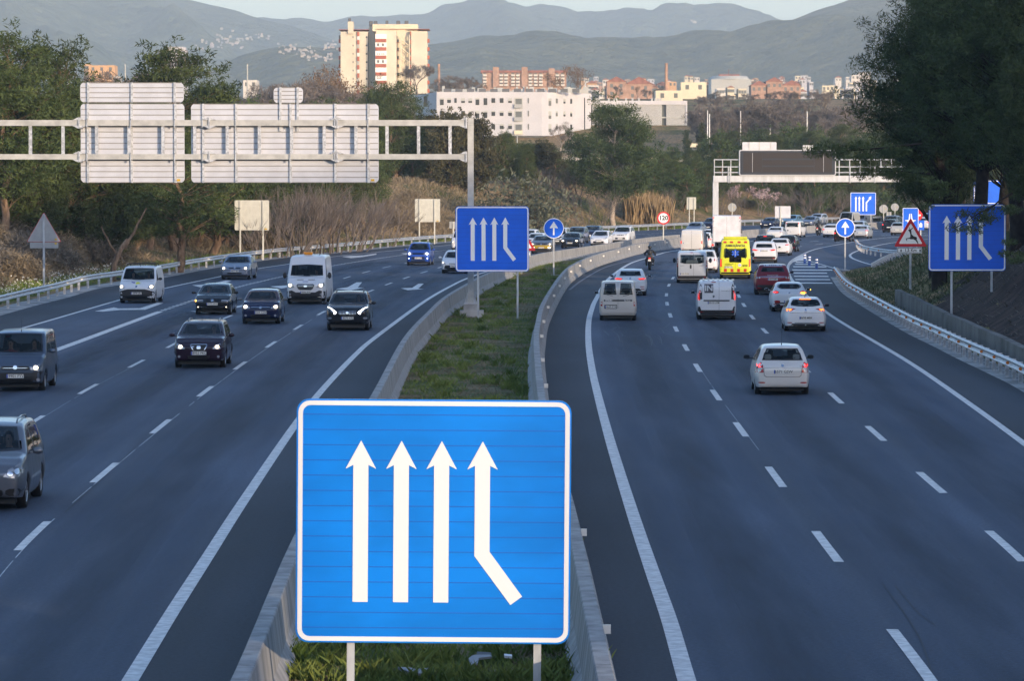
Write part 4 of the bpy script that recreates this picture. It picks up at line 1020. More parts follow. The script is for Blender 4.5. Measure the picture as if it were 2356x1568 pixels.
vehicle('suv', 'car', (801.5, 760), 'F', P_BLACK, 'glossy black crossover with slanted bright white running lights, nearest the left median wall', group=G_L, plate='8575 KFJ', L=4.45, W=1.84, H=1.62, rails=P_BLACK,
        front=dict(lamp=[(0.44, 0.80), (0.62, 0.78), (0.80, 0.90), (0.86, 1.00), (0.80, 1.02), (0.60, 0.92)], lit=False, grille=[(-0.42, 0.86), (0.42, 0.86), (0.40, 0.76), (0.28, 0.64), (-0.28, 0.64), (-0.40, 0.76)], pz=0.54, low=rrect(-0.5, 0.30, 0.5, 0.42, 0.03),
                   custom=[('running_light', M_LED, [(0.44, 0.78), (0.52, 0.70), (0.56, 0.72), (0.58, 0.82), (0.72, 0.93), (0.84, 0.985), (0.83, 1.005), (0.66, 0.94), (0.50, 0.83)], 'F', {'off': 0.017}), ('badge', M_CHROME, lens(-0.06, 0.70, 0.06, 0.82), 'F', {'both': False, 'off': 0.02}), ('bumper_vent', M_HEAD, lens(0.66, 0.50, 0.84, 0.58), 'F', {'off': 0.012})]),
        extra=lambda t, s, bvh, P_, bm: [P_('grille_slat', M_CHROME, [(x_ - 0.006, 0.66 + abs(x_) * 0.1), (x_ + 0.006, 0.66 + abs(x_) * 0.1), (x_ + 0.006, 0.85), (x_ - 0.006, 0.85)], 'F', off=0.015) for x_ in (0.10, 0.16, 0.22, 0.28, 0.34)],
        people=[(-1, NAVY, 'driver in dark clothes behind the windscreen of the glossy black crossover')])
def ex_tepee(t, s, bvh, P_, bm):
    for y_ in (0.35, -0.2, -1.2):
        mb = MB(); z = s['H'] + 0.09; mb.tube([(-0.72, y_, z - 0.12), (-0.66, y_, z), (0.66, y_, z), (0.72, y_, z - 0.12)], 0.022, 6); mb.build('roof_bar', M_BLK, t)
    P_('bumper', M_BLK, [(-0.92, 0.22), (0.92, 0.22), (0.92, 0.56), (0.60, 0.66), (0.42, 0.70), (-0.42, 0.70), (-0.60, 0.66), (-0.92, 0.56)], 'F', both=False, off=0.012)
    leaf = [(0.0, 0.98), (-0.05, 1.02), (-0.16, 1.0), (-0.12, 1.04), (-0.2, 1.08), (-0.1, 1.075), (-0.06, 1.12), (-0.03, 1.08), (0.02, 1.13), (0.03, 1.06), (0.08, 1.04)]
    P_('bonnet_decal', M_YTRIM, [(x_, z_ - 0.06) for x_, z_ in leaf], 'F', both=False, off=0.012); P_('bonnet_decal', M_PBLU, [(0.08, 0.97), (0.30, 1.02), (0.24, 1.03), (0.30, 1.06), (0.16, 1.035), (0.10, 1.05), (0.12, 1.0)], 'F', both=False, off=0.012)
    aerial(t, s, 0, s['wtop'] - 0.2, 0.16); P_('badge', M_CHROME, lens(-0.05, 0.78, 0.05, 0.88), 'F', both=False, off=0.015)
vehicle('smallvan', 'van', (318.3, 697.6), 'F', P_WH, 'white small van with black roof bars and leaf decal, beside the left guard rail', 'van', group=G_L, plate='6898 JBJ', extra=ex_tepee, W=1.81, mirror_m=M_BLK, scale=1.05,
        front=dict(lamp=[(0.54, 0.74), (0.74, 0.72), (0.86, 0.80), (0.88, 0.92), (0.78, 0.92), (0.60, 0.84)], lr=0.075, grille=rrect(-0.46, 0.62, 0.46, 0.69, 0.02), pz=0.50, low=rrect(-0.5, 0.29, 0.5, 0.41, 0.04), custom=[('fog_light', M_GRILLE, circle(0.72, 0.42, 0.06, 12), 'F', {'off': 0.02})]),
        people=[(-1, NAVY, 'driver wearing sunglasses behind the windscreen of the white van with roof bars'), (1, GREYC, 'passenger beside the driver of the white van with roof bars')])
vehicle('sedan', 'car', (544, 643.4), 'F', P_SILB, 'silver blue four door saloon with headlights lit, beside the left guard rail', group=G_L, plate='8823 BJZ', W=1.76, H=1.41, scale=1.1,
        front=dict(lamp=[(0.36, 0.60), (0.74, 0.60), (0.80, 0.68), (0.76, 0.73), (0.50, 0.72)], lr=0.075, grille=rrect(-0.34, 0.64, 0.34, 0.70, 0.02), pz=0.50, low=rrect(-0.42, 0.34, 0.42, 0.42, 0.03), custom=[('badge', M_CHROME, lens(-0.05, 0.63, 0.05, 0.73), 'F', {'both': False, 'off': 0.018}), ('bumper_strip', M_BLK, rrect(-0.85, 0.545, 0.85, 0.575, 0.01, 2), 'F', {'both': False, 'off': 0.006})]),
        people=[(-1, GREYC, 'driver with a hand at the head behind the windscreen of the silver blue saloon')])
vehicle('mpv', 'car', (964, 611), 'F', P_BLUE, 'bright blue small crossover with white ring headlights and a silver lower bumper', group=G_L, plate='6052 LVP', L=3.7, W=1.69, H=1.60, ax=(1.2, -1.15), cowl=(1.0, 1.08), wtop=0.35, rtop=-1.5, rbot=(-1.72, 1.08), scale=1.07, mirror_m=P_BLUE, rails=P_SIL,
        front=dict(lamp=lens(0.40, 0.72, 0.78, 0.92), lm=M_LED, lr=0.085, lx=0.60, grille=rrect(-0.40, 0.77, 0.40, 0.87, 0.03), pz=0.52, low=rrect(-0.45, 0.44, 0.45, 0.60, 0.03), custom=[('skid_plate', M_CHROME, rrect(-0.5, 0.30, 0.5, 0.40, 0.04), 'F', {'both': False, 'off': 0.012}), ('fog_light', M_LED, circle(0.64, 0.50, 0.03, 10), 'F')]))
vehicle('hatch', 'car', (1046, 629.4), 'F', P_WH, 'white small hatchback half hidden behind the blue lane merge sign in the median', group=G_L, plate='7921 JCP', L=3.95, W=1.70, scale=1.05, front=dict(lamp=[(0.50, 0.62), (0.66, 0.60), (0.80, 0.72), (0.82, 0.82), (0.70, 0.78)], lit=True, lr=0.05, low=[(-0.56, 0.54), (0.56, 0.54), (0.62, 0.34), (0.4, 0.28), (-0.4, 0.28), (-0.62, 0.34)], grille=rrect(-0.3, 0.62, 0.3, 0.66, 0.01)))
vehicle('smallvan', 'van', (1062, 577), 'F', P_WH, 'white van mostly hidden, peeping out left of the blue median sign', 'van', group=G_L, detail=1)
vehicle('suv', 'car', (1247, 584), 'F', P_GREY, 'grey and mustard yellow crossover with lit headlights beside the round arrow sign', group=G_L, plate='4318 LNX', L=4.23, W=1.82, H=1.57, detail=2,
        front=dict(lamp=lens(0.50, 0.78, 0.84, 0.88), lr=0.06, lx=0.74, grille=rrect(-0.48, 0.78, 0.48, 0.88, 0.03), pz=0.53, low=rrect(-0.5, 0.36, 0.5, 0.44, 0.03), custom=[('bumper', P_GOLD, [(-0.88, 0.46), (0.88, 0.46), (0.88, 0.70), (0.5, 0.74), (-0.5, 0.74), (-0.88, 0.70)], 'F', {'both': False}), ('badge', M_CHROME, circle(0, 0.83, 0.06, 12), 'F', {'both': False, 'off': 0.02}), ('running_light', M_LED, rrect(0.58, 0.52, 0.80, 0.57, 0.01, 2), 'F', {'off': 0.02})]))
vehicle('compact', 'car', (1231, 573), 'F', P_WH, 'white car with lit windscreen right beside the edge of the blue merge sign', group=G_L, detail=1, lights=False)
vehicle('hatch', 'car', (1214, 563), 'F', P_WH, 'white car whose roof just shows above the white one beside the blue merge sign', group=G_L, detail=1, lights=False)
vehicle('mpv', 'car', (1283, 566), 'F', P_WSIL, 'pale people carrier with black bumper partly behind the round arrow sign', group=G_L, detail=1, H=1.75, front=dict(lamp=lens(0.5, 0.78, 0.86, 0.9), custom=[('bumper', M_BLK, rrect(-0.85, 0.25, 0.85, 0.6, 0.05), 'F', {'both': False})]))
vehicle('compact', 'car', (1313, 571.6), 'F', P_BLACK, 'blue black hatchback with a tall framed grille, headlights lit, behind the median wall', group=G_L, plate='5216 CTX', detail=2, W=1.77,
        front=dict(lamp=lens(0.46, 0.64, 0.80, 0.76), lr=0.085, grille=rrect(-0.28, 0.36, 0.28, 0.74, 0.04), pz=0.50, low=rrect(0.4, 0.3, 0.7, 0.38, 0.02), custom=[('grille_surround', M_CHROME, rrect(-0.31, 0.33, 0.31, 0.77, 0.05), 'F', {'both': False, 'off': 0.004})]))
vehicle('suv', 'car', (1324, 560.5), 'F', P_GREY, 'dark grey tall car behind the blue black hatchback', group=G_L, detail=1, H=1.66)
vehicle('suv', 'car', (1358, 554.5), 'F', P_NAVY, 'dark blue car between the dark grey tall car and the white saloon', group=G_L, detail=1, H=1.58)
vehicle('compact', 'car', (1380, 566.5), 'F', P_WH, 'white hybrid saloon with one bright front lamp close behind the median wall', group=G_L, detail=1, L=4.5, H=1.48, front=dict(lamp=[(0.42, 0.70), (0.76, 0.86), (0.84, 0.84), (0.70, 0.70)], lit=False, grille=rrect(-0.3, 0.56, 0.3, 0.6, 0.01), low=rrect(-0.5, 0.30, 0.5, 0.48, 0.03), custom=[('running_light', M_LED, circle(-0.78, 0.46, 0.07, 10), 'F', {'both': False})]))
vehicle('suv', 'car', (1430, 559.5), 'F', P_WH, 'white utility vehicle with roof rails, nearest the speed sign in the oncoming queue', group=G_L, detail=1, L=4.65, H=1.68, rails=P_SIL, front=dict(lamp=[(0.46, 0.80), (0.84, 0.84), (0.86, 0.96), (0.6, 0.94)], lit=False, grille=rrect(-0.36, 0.76, 0.36, 0.86, 0.03), low=rrect(-0.5, 0.40, 0.5, 0.56, 0.05)))
far_ln = dict(line=line_left_outer)
for kd, ps, pm, lb, kw in (
    ('sedan', (1596.5, 540), P_SILB, 'silver blue saloon just above the white delivery van', {}),
    ('suv', (1633, 531.5), P_NAVY, 'dark blue car with headlights lit left of the white box lorry', {}),
    ('sedan', (1766, 525.8), P_NAVY, 'dark blue saloon with one lit headlight right of the box lorry', {}),
    ('suv', (1816, 522.5), P_LB, 'pale blue tall car behind the plain white back of a road sign', {}),
    ('sedan', (1860, 522), P_SILB, 'blue silver saloon with a bright headlight left of the far motorcyclist', {}),
    ('mpv', (1876, 517.5), P_WSIL, 'pale estate car behind the blue silver saloon', {}),
    ('van', (1946, 530.5), P_CREAM, 'boxy pale van with people inside, above the second round arrow sign', dict(H=2.3, W=1.75)),
    ('van', (1975, 526), P_SILB, 'grey blue van below the blue diverging lanes sign', dict(H=2.0, W=1.8)),
    ('suv', (2124, 517.5), P_LB, 'light blue car at the far right between two blue signs', {})):
    vehicle(kd, 'van' if kd == 'van' else 'car', ps, 'F', pm, lb, 'van' if kd == 'van' else 'car', group=G_L, detail=1 if kd != 'van' else 1, line=line_left_outer, **kw)

# ---------------------------------------------------------------- heading away, near to far
def ex_fabia(t, s, bvh, P_, bm):
    aerial(t, s, 0.0, -1.25, 0.42); P_('badge', M_CHROME, circle(0, 0.885, 0.042, 14), 'R', both=False, off=0.012)
    P_('boot_seam', M_GRILLE, [(-0.56, 0.80), (0.56, 0.80), (0.56, 0.808), (-0.56, 0.808)], 'R', both=False, off=0.004)
    P_('boot_seam', M_GRILLE, [(-0.56, 0.80), (-0.548, 0.80), (-0.54, 0.60), (-0.48, 0.555), (0.48, 0.555), (0.54, 0.60), (0.548, 0.80), (0.56, 0.80), (0.552, 0.59), (0.49, 0.543), (-0.49, 0.543), (-0.552, 0.59)], 'R', both=False, off=0.004)
    w_ = MB(); w_.tube([(0.02, -1.95, 1.06), (0.38, -1.90, 1.10)], 0.011, 5); w_.build('wiper', M_BLK, t)
    for x_ in (-0.42, 0.42):
        q = MB(); q.prism(rrect(x_ - 0.10, 1.04, x_ + 0.10, 1.20, 0.05), -1.62, -1.56); q.build('cushion', M_WHT, t)
    badge_text(t, 'Fabia', 0.56, 0.86, 0.055, M_CHROME, bvh)
vehicle('hatch', 'car', (1797.6, 907), 'R', paint('paint_champagne_white', (0.60, 0.58, 0.54), 0.15), 'pale cream white hatchback with roof aerial and red tail lights, nearest on the right carriageway', group=G_R, plate='6571 GSW', extra=ex_fabia, line=dash_right_2,
        L=3.99, W=1.66, H=1.49, rk=0.62, cr=0.17, sh=0.935, bk=0.11, rbot=(-1.84, 0.98), rear=dict(lamp=[(0.58, 0.90), (0.64, 0.985), (0.745, 0.98), (0.80, 0.90), (0.80, 0.66), (0.56, 0.68)], litp=[(0.64, 0.94), (0.75, 0.93), (0.76, 0.86), (0.70, 0.82), (0.64, 0.84)], pz=0.70, lowdark=False,
        custom=[('reversing_light', M_CLR, lens(0.59, 0.765, 0.72, 0.825), 'R', {'off': 0.014})]), mirror_m=M_BLK)
def ex_clio(t, s, bvh, P_, bm):
    aerial(t, s, 0.0, -1.15, 0.12); P_('third_brake_light', M_BRK, rrect(-0.24, 1.335, 0.24, 1.36, 0.01, 2), 'R', both=False, off=0.02)
    P_('badge', M_CHROME, [(0, 0.98), (0.045, 0.915), (0, 0.85), (-0.045, 0.915)], 'R', both=False, off=0.014)
    P_('boot_seam', M_GRILLE, [(-0.66, 0.80), (0.66, 0.80), (0.66, 0.79), (-0.66, 0.79)], 'R', both=False, off=0.004)
    P_('exhaust_trim', M_CHROME, rrect(-0.46, 0.365, 0.46, 0.385, 0.006, 2), 'R', both=False, off=0.012)
    badge_text(t, 'CLIO', 0, 0.825, 0.05, M_CHROME, bvh)
wavy = lambda s_: [(-0.60, 1.10), (-0.30, 1.05), (0.30, 1.05), (0.60, 1.10), (0.62, 1.17), (0.50, 1.34), (-0.50, 1.34), (-0.62, 1.17)]
vehicle('hatch', 'car', (1851.3, 762), 'R', P_WH, 'white hatchback with brake lights lit yellow orange and a high brake light strip', group=G_R, plate='8698 MBK', extra=ex_clio, L=4.05, W=1.80, H=1.44, rk=0.60, cr=0.16, sh=0.92, bk=0.12, rbot=(-1.9, 1.05), tail=1.02,
        rw=[wavy(0)], rear=dict(lamp=[(0.40, 0.965), (0.84, 0.985), (0.87, 0.90), (0.80, 0.86), (0.62, 0.86), (0.50, 0.93)], litp=[(0.56, 0.945), (0.83, 0.965), (0.85, 0.90), (0.79, 0.875), (0.66, 0.875)], lm=M_BRK, pz=0.58, low=[(-0.56, 0.34), (0.56, 0.34), (0.66, 0.23), (-0.66, 0.23)]), mirror_m=P_RED)
vehicle('compact', 'car', (1814.8, 717), 'R', P_WH, 'white sporty hatchback signalling right with an oval rear window', group=G_R, plate='4417 JHV', L=4.3, W=1.78, H=1.43, rk=0.60, cr=0.16, sh=0.93, rw=[[(-0.56, 1.18), (-0.40, 1.10), (0.40, 1.10), (0.56, 1.18), (0.56, 1.26), (0.40, 1.34), (-0.40, 1.34), (-0.56, 1.26)]],
        rear=dict(lamp=lens(0.50, 0.88, 0.80, 1.02, 0.35), litp=lens(0.54, 0.92, 0.78, 0.98, 0.3), pz=0.50, custom=[('fog_light', M_RED, lens(-0.72, 0.44, -0.44, 0.56), 'R', {'both': False}), ('indicator', M_AMB, lens(0.54, 0.88, 0.80, 0.95, 0.3), 'R', {'both': False, 'off': 0.022}), ('badge', M_CHROME, circle(0, 0.92, 0.05, 12, 0.035), 'R', {'both': False, 'off': 0.012}), ('bumper_strip', M_BLK, rrect(-0.7, 0.40, 0.7, 0.46, 0.02), 'R', {'both': False, 'off': 0.006})]),
        extra=lambda t, s, bvh, P_, bm: (lambda mb: (mb.sphere((s['W'] / 2 + 0.22, 0.68, 1.0), 0.03, 8, 6), mb.build('indicator', M_AMB, t)))(MB()))
def ex_evoque(t, s, bvh, P_, bm):
    P_('tail_strip', M_CHROME, rrect(-0.66, 0.955, 0.66, 0.985, 0.008, 2), 'R', both=False, off=0.012)
    P_('roof_panel', P_WSIL, [(-0.6, 1.50), (0.6, 1.50), (0.52, 1.60), (-0.52, 1.60)], 'R', both=False, off=0.01)
    badge_text(t, 'RANGE ROVER', 0, 1.045, 0.085, M_WHT, bvh)
vehicle('suv', 'car', (1777, 678.6), 'R', P_RED, 'dark red sport utility vehicle with a pale roof and black lower bumper', group=G_R, plate='0512 JBT', extra=ex_evoque, L=4.36, W=1.90, H=1.64, rk=0.68, scale=1.05, rbot=(-2.0, 1.2), rw=[[(-0.64, 1.22), (0.64, 1.22), (0.54, 1.45), (-0.54, 1.45)]],
        rear=dict(lamp=lens(0.60, 0.86, 0.90, 0.99), lit=False, lm=M_REDL, pz=0.84, low=[(-0.86, 0.26), (0.86, 0.26), (0.80, 0.54), (-0.80, 0.54)], custom=[('lamp_ring', M_HEAD, circle(0.70, 0.925, 0.05, 12), 'R', {'off': 0.016}), ('lamp_ring', M_HEAD, circle(0.83, 0.925, 0.05, 12), 'R', {'off': 0.016})]))
def ex_express(t, s, bvh, P_, bm):
    P_('door_seam', M_GRILLE, [(0.10, 0.42), (0.11, 0.42), (0.11, 1.72), (0.10, 1.72)], 'R', both=False, off=0.004)
    P_('bumper', M_BLK, [(-0.90, 0.26), (0.90, 0.26), (0.90, 0.62), (0.76, 0.62), (0.70, 0.46), (-0.70, 0.46), (-0.76, 0.62), (-0.90, 0.62)], 'R', both=False, off=0.010)
    P_('pillar_trim', M_BLK, [(0.66, 0.95), (0.84, 0.95), (0.80, 1.46), (0.72, 1.66), (0.66, 1.5)], 'R', off=0.007)
    P_('logo_panel', mat('logo_grey', (0.06, 0.06, 0.075), 0.4), rrect(-0.56, 1.24, -0.16, 1.64, 0.005, 1), 'R', both=False, off=0.010)
    badge_text(t, 'IN', -0.36, 1.44, 0.36, M_WHT, bvh, bold=0.006); badge_text(t, 'www.inmobiliaria.com', 0.42, 1.34, 0.05, M_BLK, bvh)
    P_('door_bar', M_BLK, rrect(-0.60, 0.86, 0.58, 0.92, 0.015), 'R', both=False, off=0.018)
    P_('badge', M_CHROME, [(-0.14, 1.15), (-0.08, 1.08), (-0.14, 1.01), (-0.20, 1.08)], 'R', both=False, off=0.014)
    P_('third_brake_light', M_RED, rrect(-0.24, 1.70, -0.04, 1.735, 0.01, 2), 'R', both=False, off=0.014)
    mb = MB()
    for k in range(6): mb.bbox((-0.62 + k * 0.22, -1.9, s['H'] - 0.01), (-0.54 + k * 0.22, 0.3, s['H'] + 0.012))
    mb.build('roof_rib', bm, t)
vehicle('smallvan', 'van', (1648, 735.6), 'R', P_WH, 'white panel van with a dark square IN logo on its left rear door', 'van', group=G_R, plate='3515 LYM', extra=ex_express, L=4.39, W=1.80, H=1.82, rw=[], rear=dict(lamp=[(0.74, 0.88), (0.86, 0.88), (0.86, 1.20), (0.80, 1.36), (0.72, 1.36), (0.78, 1.1)], pz=0.79, px=-0.15, lowdark=False, litp=[(0.79, 0.92), (0.85, 0.92), (0.84, 1.2), (0.77, 1.32), (0.80, 1.1)]))
def ex_vivaro(t, s, bvh, P_, bm):
    P_('door_seam', M_GRILLE, [(0.09, 0.40), (0.10, 0.40), (0.10, 1.86), (0.09, 1.86)], 'R', both=False, off=0.004)
    P_('bumper', M_BLK, [(-0.98, 0.28), (0.98, 0.28), (0.98, 1.72), (0.84, 1.80), (0.84, 0.46), (-0.84, 0.46), (-0.84, 1.80), (-0.98, 1.72)], 'R', both=False, off=0.010)
    P_('door_handle', M_BLK, rrect(-0.14, 0.90, -0.03, 1.14, 0.04), 'R', both=False, off=0.016); P_('third_brake_light', M_RED, rrect(-0.10, 1.865, 0.06, 1.90, 0.01, 2), 'R', both=False, off=0.014)
    badge_text(t, 'vivaro', -0.62, 1.08, 0.09, M_CHROME, bvh); badge_text(t, '2.0 CDTI', 0.58, 1.08, 0.07, M_CHROME, bvh)
vehicle('van', 'van', (1592.4, 651.2), 'R', P_WSIL, 'silver white van with a wide tinted rear window and dark grey bumper', 'van', group=G_R, plate='2259 FLW', extra=ex_vivaro, rw=[[(-0.72, 1.26), (-0.45, 1.20), (0.45, 1.20), (0.72, 1.26), (0.70, 1.74), (-0.70, 1.74)]],
        rear=dict(lamp=[(0.86, 0.98), (0.96, 0.98), (0.94, 1.56), (0.86, 1.56)], lit=False, pz=0.58, px=-0.48, lowdark=False, custom=[('reversing_light', M_CLR, rrect(0.87, 1.10, 0.94, 1.24, 0.02), 'R', {'off': 0.02})]))
def ex_amb(t, s, bvh, P_, bm):
    H = s['H']
    for k in range(7): P_('chevron', M_RTRIM if k % 2 == 0 else M_YTRIM, rrect(-0.72 + k * 0.21, 0.46, -0.54 + k * 0.21, 0.66, 0.005, 1), 'R', both=False, off=0.012) if True else None
    for k, x_ in enumerate((-0.66, -0.24, 0.24, 0.66)): P_('warning_light', M_RTRIM, rrect(x_ - 0.10, H - 0.30, x_ + 0.10, H - 0.18, 0.02), 'R', both=False, off=0.016)
    badge_text(t, 'AMBULÀNCIA', 0, H - 0.47, 0.20, M_PTXT, bvh, bold=0.004)
    P_('door_seam', M_GRILLE, [(-0.005, 0.44), (0.005, 0.44), (0.005, H - 0.35), (-0.005, H - 0.35)], 'R', both=False, off=0.004)
    badge_text(t, 'emergències', -0.40, 0.98, 0.11, M_PTXT, bvh); badge_text(t, 'mèdiques', -0.44, 0.88, 0.11, M_PTXT, bvh); badge_text(t, 'B758', 0.62, 0.86, 0.15, M_PTXT, bvh, bold=0.003)
    P_('roundel', M_WHT, circle(0.28, 0.90, 0.11, 18), 'R', both=False, off=0.012); badge_text(t, '112', 0.28, 0.90, 0.09, M_PBLU, bvh)
    P_('door_handle', M_BLK, rrect(0.08, 1.06, 0.34, 1.09, 0.01, 2), 'R', both=False, off=0.018); P_('badge', M_BLK, circle(0, 1.20, 0.055, 14), 'R', both=False, off=0.018)
    P_('bumper', M_BLK, [(-0.96, 0.28), (0.96, 0.28), (0.96, 0.44), (-0.96, 0.44)], 'R', both=False, off=0.010)
    star = []
    for k in range(6):
        a = PI / 3 * k; u = Vector((math.sin(a), math.cos(a))); v = Vector((u.y, -u.x))
        q = MB(); pts = [u * 0.03 - v * 0.06, u * 0.24 - v * 0.06, u * 0.24 + v * 0.06, u * 0.03 + v * 0.06]
        P_('star_of_life', mat('star_blue', (0.03, 0.12, 0.62), 0.4), [(p.x, 1.66 + p.y) for p in pts], 'R', both=False, off=0.022)
    P_('star_staff', M_WHT, rrect(-0.012, 1.50, 0.012, 1.82, 0.004, 1), 'R', both=False, off=0.03)
    mb = MB(); z = H - 0.02
    for y_, w_ in ((-2.45, 1.5),): mb.box((0, y_, z + 0.05), (w_, 0.5, 0.16))
    l_ = mb.build('light_bar', P_YEL, t)
    q = MB(); [q.box((x_, -2.71, z + 0.06), (0.2, 0.03, 0.09)) for x_ in (-0.6, -0.2, 0.2, 0.6)]; q.build('lamp', M_YTRIM, l_)
    for sg in ('L', 'D'): [P_('side_chequer', mat('chequer_green', (0.05, 0.35, 0.08), 0.4), rrect(-2.4 + k * 0.6, 0.95 + (k % 2) * 0.2, -2.1 + k * 0.6, 1.15 + (k % 2) * 0.2, 0.004, 1), sg, both=False, off=0.008) for k in range(6)]
vehicle('bigvan', 'ambulance', (1691.7, 641.4), 'R', P_YEL, 'bright yellow ambulance with blue star on the rear window and red chequers', 'ambulance', group=G_R, plate='5186 LVN', extra=ex_amb, H=2.60, glazed=True,
        rw=[[(-0.74, 1.42), (-0.60, 1.36), (0.60, 1.36), (0.74, 1.42), (0.71, 1.94), (-0.71, 1.94)]], rear=dict(lamp=rrect(0.86, 0.78, 0.96, 1.30, 0.03), pz=0.76, px=-0.42, lowdark=False))
def ex_berl(t, s, bvh, P_, bm):
    P_('door_seam', M_GRILLE, [(-0.005, 0.56), (0.005, 0.56), (0.005, 1.72), (-0.005, 1.72)], 'R', both=False, off=0.004)
    P_('badge_strip', M_BLK, rrect(-0.64, 0.88, 0.64, 0.95, 0.01, 2), 'R', both=False, off=0.010)
    badge_text(t, 'CITROEN', -0.42, 0.915, 0.075, M_WHT, bvh, bold=0.003); badge_text(t, 'Berlingo', 0.42, 0.915, 0.085, M_WHT, bvh)
    P_('door_handle', bm, rrect(-0.06, 1.0, 0.05, 1.09, 0.02), 'R', both=False, off=0.02); P_('plate_recess', M_BLK, rrect(-0.62, 0.54, -0.04, 0.72, 0.02), 'R', both=False, off=0.006)
    for sg in (-1, 1): w_ = MB(); w_.tube([(sg * 0.22, -2.13, 1.11), (sg * 0.50, -2.13, 1.17)], 0.012, 5); w_.build('wiper', M_BLK, t)
vehicle('smallvan', 'van', (1421.8, 737), 'R', P_CREAM, 'pale grey older van with two rear windows driving over the inner line', 'van', group=G_R, plate='6639 FYK', extra=ex_berl, line=line_right_inner, turn=0, L=4.14, W=1.72, H=1.80, glazed=True,
        rw=[[(0.07, 1.18), (0.66, 1.18), (0.58, 1.68), (0.12, 1.69)], [(-0.66, 1.18), (-0.07, 1.18), (-0.12, 1.69), (-0.58, 1.68)]], rear=dict(lamp=[(0.70, 0.66), (0.84, 0.66), (0.83, 0.94), (0.71, 0.94)], lit=False, pz=0.63, px=-0.33, lowdark=False, custom=[('bumper', P_CREAM, rrect(-0.84, 0.36, 0.84, 0.54, 0.04), 'R', {'both': False, 'off': 0.03}), ('reversing_light', M_CLR, rrect(0.72, 0.74, 0.80, 0.82, 0.01, 2), 'R', {'off': 0.014})]))
vehicle('compact', 'car', (1450.3, 680), 'R', P_WH, 'white hatchback just ahead of the pale grey older van, tail lights lit red', group=G_R, line=line_right_inner, L=4.28, W=1.82, H=1.46, rw=[[(-0.60, 1.08), (0.60, 1.08), (0.52, 1.34), (-0.52, 1.34)]],
        rear=dict(lamp=[(0.40, 0.95), (0.84, 0.99), (0.85, 0.88), (0.52, 0.86)], litp=[(0.44, 0.94), (0.83, 0.97), (0.83, 0.90), (0.54, 0.88)], low=[(-0.5, 0.40), (0.5, 0.40), (0.66, 0.24), (-0.66, 0.24)], custom=[('badge', M_CHROME, rrect(-0.05, 0.90, 0.05, 1.0, 0.02), 'R', {'both': False, 'off': 0.012}), ('fog_reflector', M_RED, lens(0.52, 0.48, 0.78, 0.52), 'R')]), people=[(-1, NAVY, 'driver seen through the rear window of the white hatchback ahead of the pale grey van')])
vehicle('suv', 'car', (1758.5, 606), 'R', P_WH, 'white sport utility vehicle with slim red tail lights right of the ambulance', group=G_R, plate='9328 LZR', scale=1.04, detail=2, L=4.48, W=1.86, H=1.60, rw=[[(-0.60, 1.16), (0.60, 1.16), (0.52, 1.42), (-0.52, 1.42)]], rear=dict(lamp=[(0.40, 0.98), (0.86, 1.08), (0.88, 0.94), (0.50, 0.92)], pz=0.92, low=[(-0.78, 0.28), (0.78, 0.28), (0.86, 0.52), (-0.86, 0.52)]))
vehicle('mpv', 'car', (1761, 585), 'R', P_BLACK, 'black people carrier with a high red brake light ahead of the white utility vehicle', group=G_R, detail=1, H=1.66, W=1.84, rear=dict(lamp=[(0.74, 0.80), (0.88, 0.80), (0.86, 1.10), (0.78, 1.16)], custom=[('third_brake_light', M_REDL, rrect(-0.14, 1.50, 0.14, 1.54, 0.01, 2), 'R', {'both': False, 'off': 0.02})]))
vehicle('compact', 'car', (1794.4, 588.5), 'R', P_WH, 'white hatchback with red lights right of the black people carrier', group=G_R, detail=1, rear=dict(lamp=[(0.44, 0.94), (0.84, 0.98), (0.84, 0.88), (0.5, 0.88)]))
vehicle('hatch', 'car', (1812, 579.5), 'R', P_BLACK, 'small black hatchback with tall tail lights at the exit nose', group=G_R, detail=1, rear=dict(lamp=[(0.66, 0.84), (0.80, 0.84), (0.76, 1.10), (0.68, 1.16)], lit=False))
vehicle('compact', 'car', (1622, 627.7), 'R', P_WH, 'white crossover hidden between the silver van and the ambulance', group=G_R, detail=1, H=1.56, rear=dict(lit=False))
vehicle('van', 'van', (1593.6, 582), 'R', paint('paint_cream_white', (0.62, 0.60, 0.56), 0.0), 'cream white delivery van without rear windows above the silver van', 'van', group=G_R, detail=1, rw=[], plate='1130 FBN', H=2.05, rear=dict(lamp=rrect(0.84, 0.80, 0.95, 1.06, 0.02), pz=0.86, px=-0.45, custom=[('door_seam', M_GRILLE, [(-0.008, 0.4), (0.008, 0.4), (0.008, 1.9), (-0.008, 1.9)], 'R', {'both': False, 'off': 0.004})]))
vehicle('suv', 'car', (1616, 576), 'R', P_WH, 'white car with lit red lights between the delivery van and the box lorry', group=G_R, detail=1)
vehicle('suv', 'car', (1636, 566), 'R', P_WH, 'white car partly hidden at the left side of the box lorry', group=G_R, detail=1)
vehicle('sedan', 'car', (1784, 553), 'R', P_WH, 'white coupe with wing shaped tail lights below the plain white sign back', group=G_R, detail=1, line=line_right_inner, rear=dict(lit=False))
vehicle('smallvan', 'van', (1826, 546.5), 'R', P_WH, 'white small van with a dark rear window ahead of the black hatchback', 'van', group=G_R, detail=1, line=line_right_inner, glazed=True, rw=[[(-0.66, 1.16), (0.66, 1.16), (0.6, 1.62), (-0.6, 1.62)]])
vehicle('compact', 'car', (1912, 546.5), 'R', P_WH, 'white hatchback left of the second round arrow sign', group=G_R, detail=1, line=line_right_inner)
vehicle('hatch', 'car', (1939, 556), 'R', P_BLACK, 'black car partly behind the second round arrow sign', group=G_R, detail=1, line=line_right_inner, W=1.78)
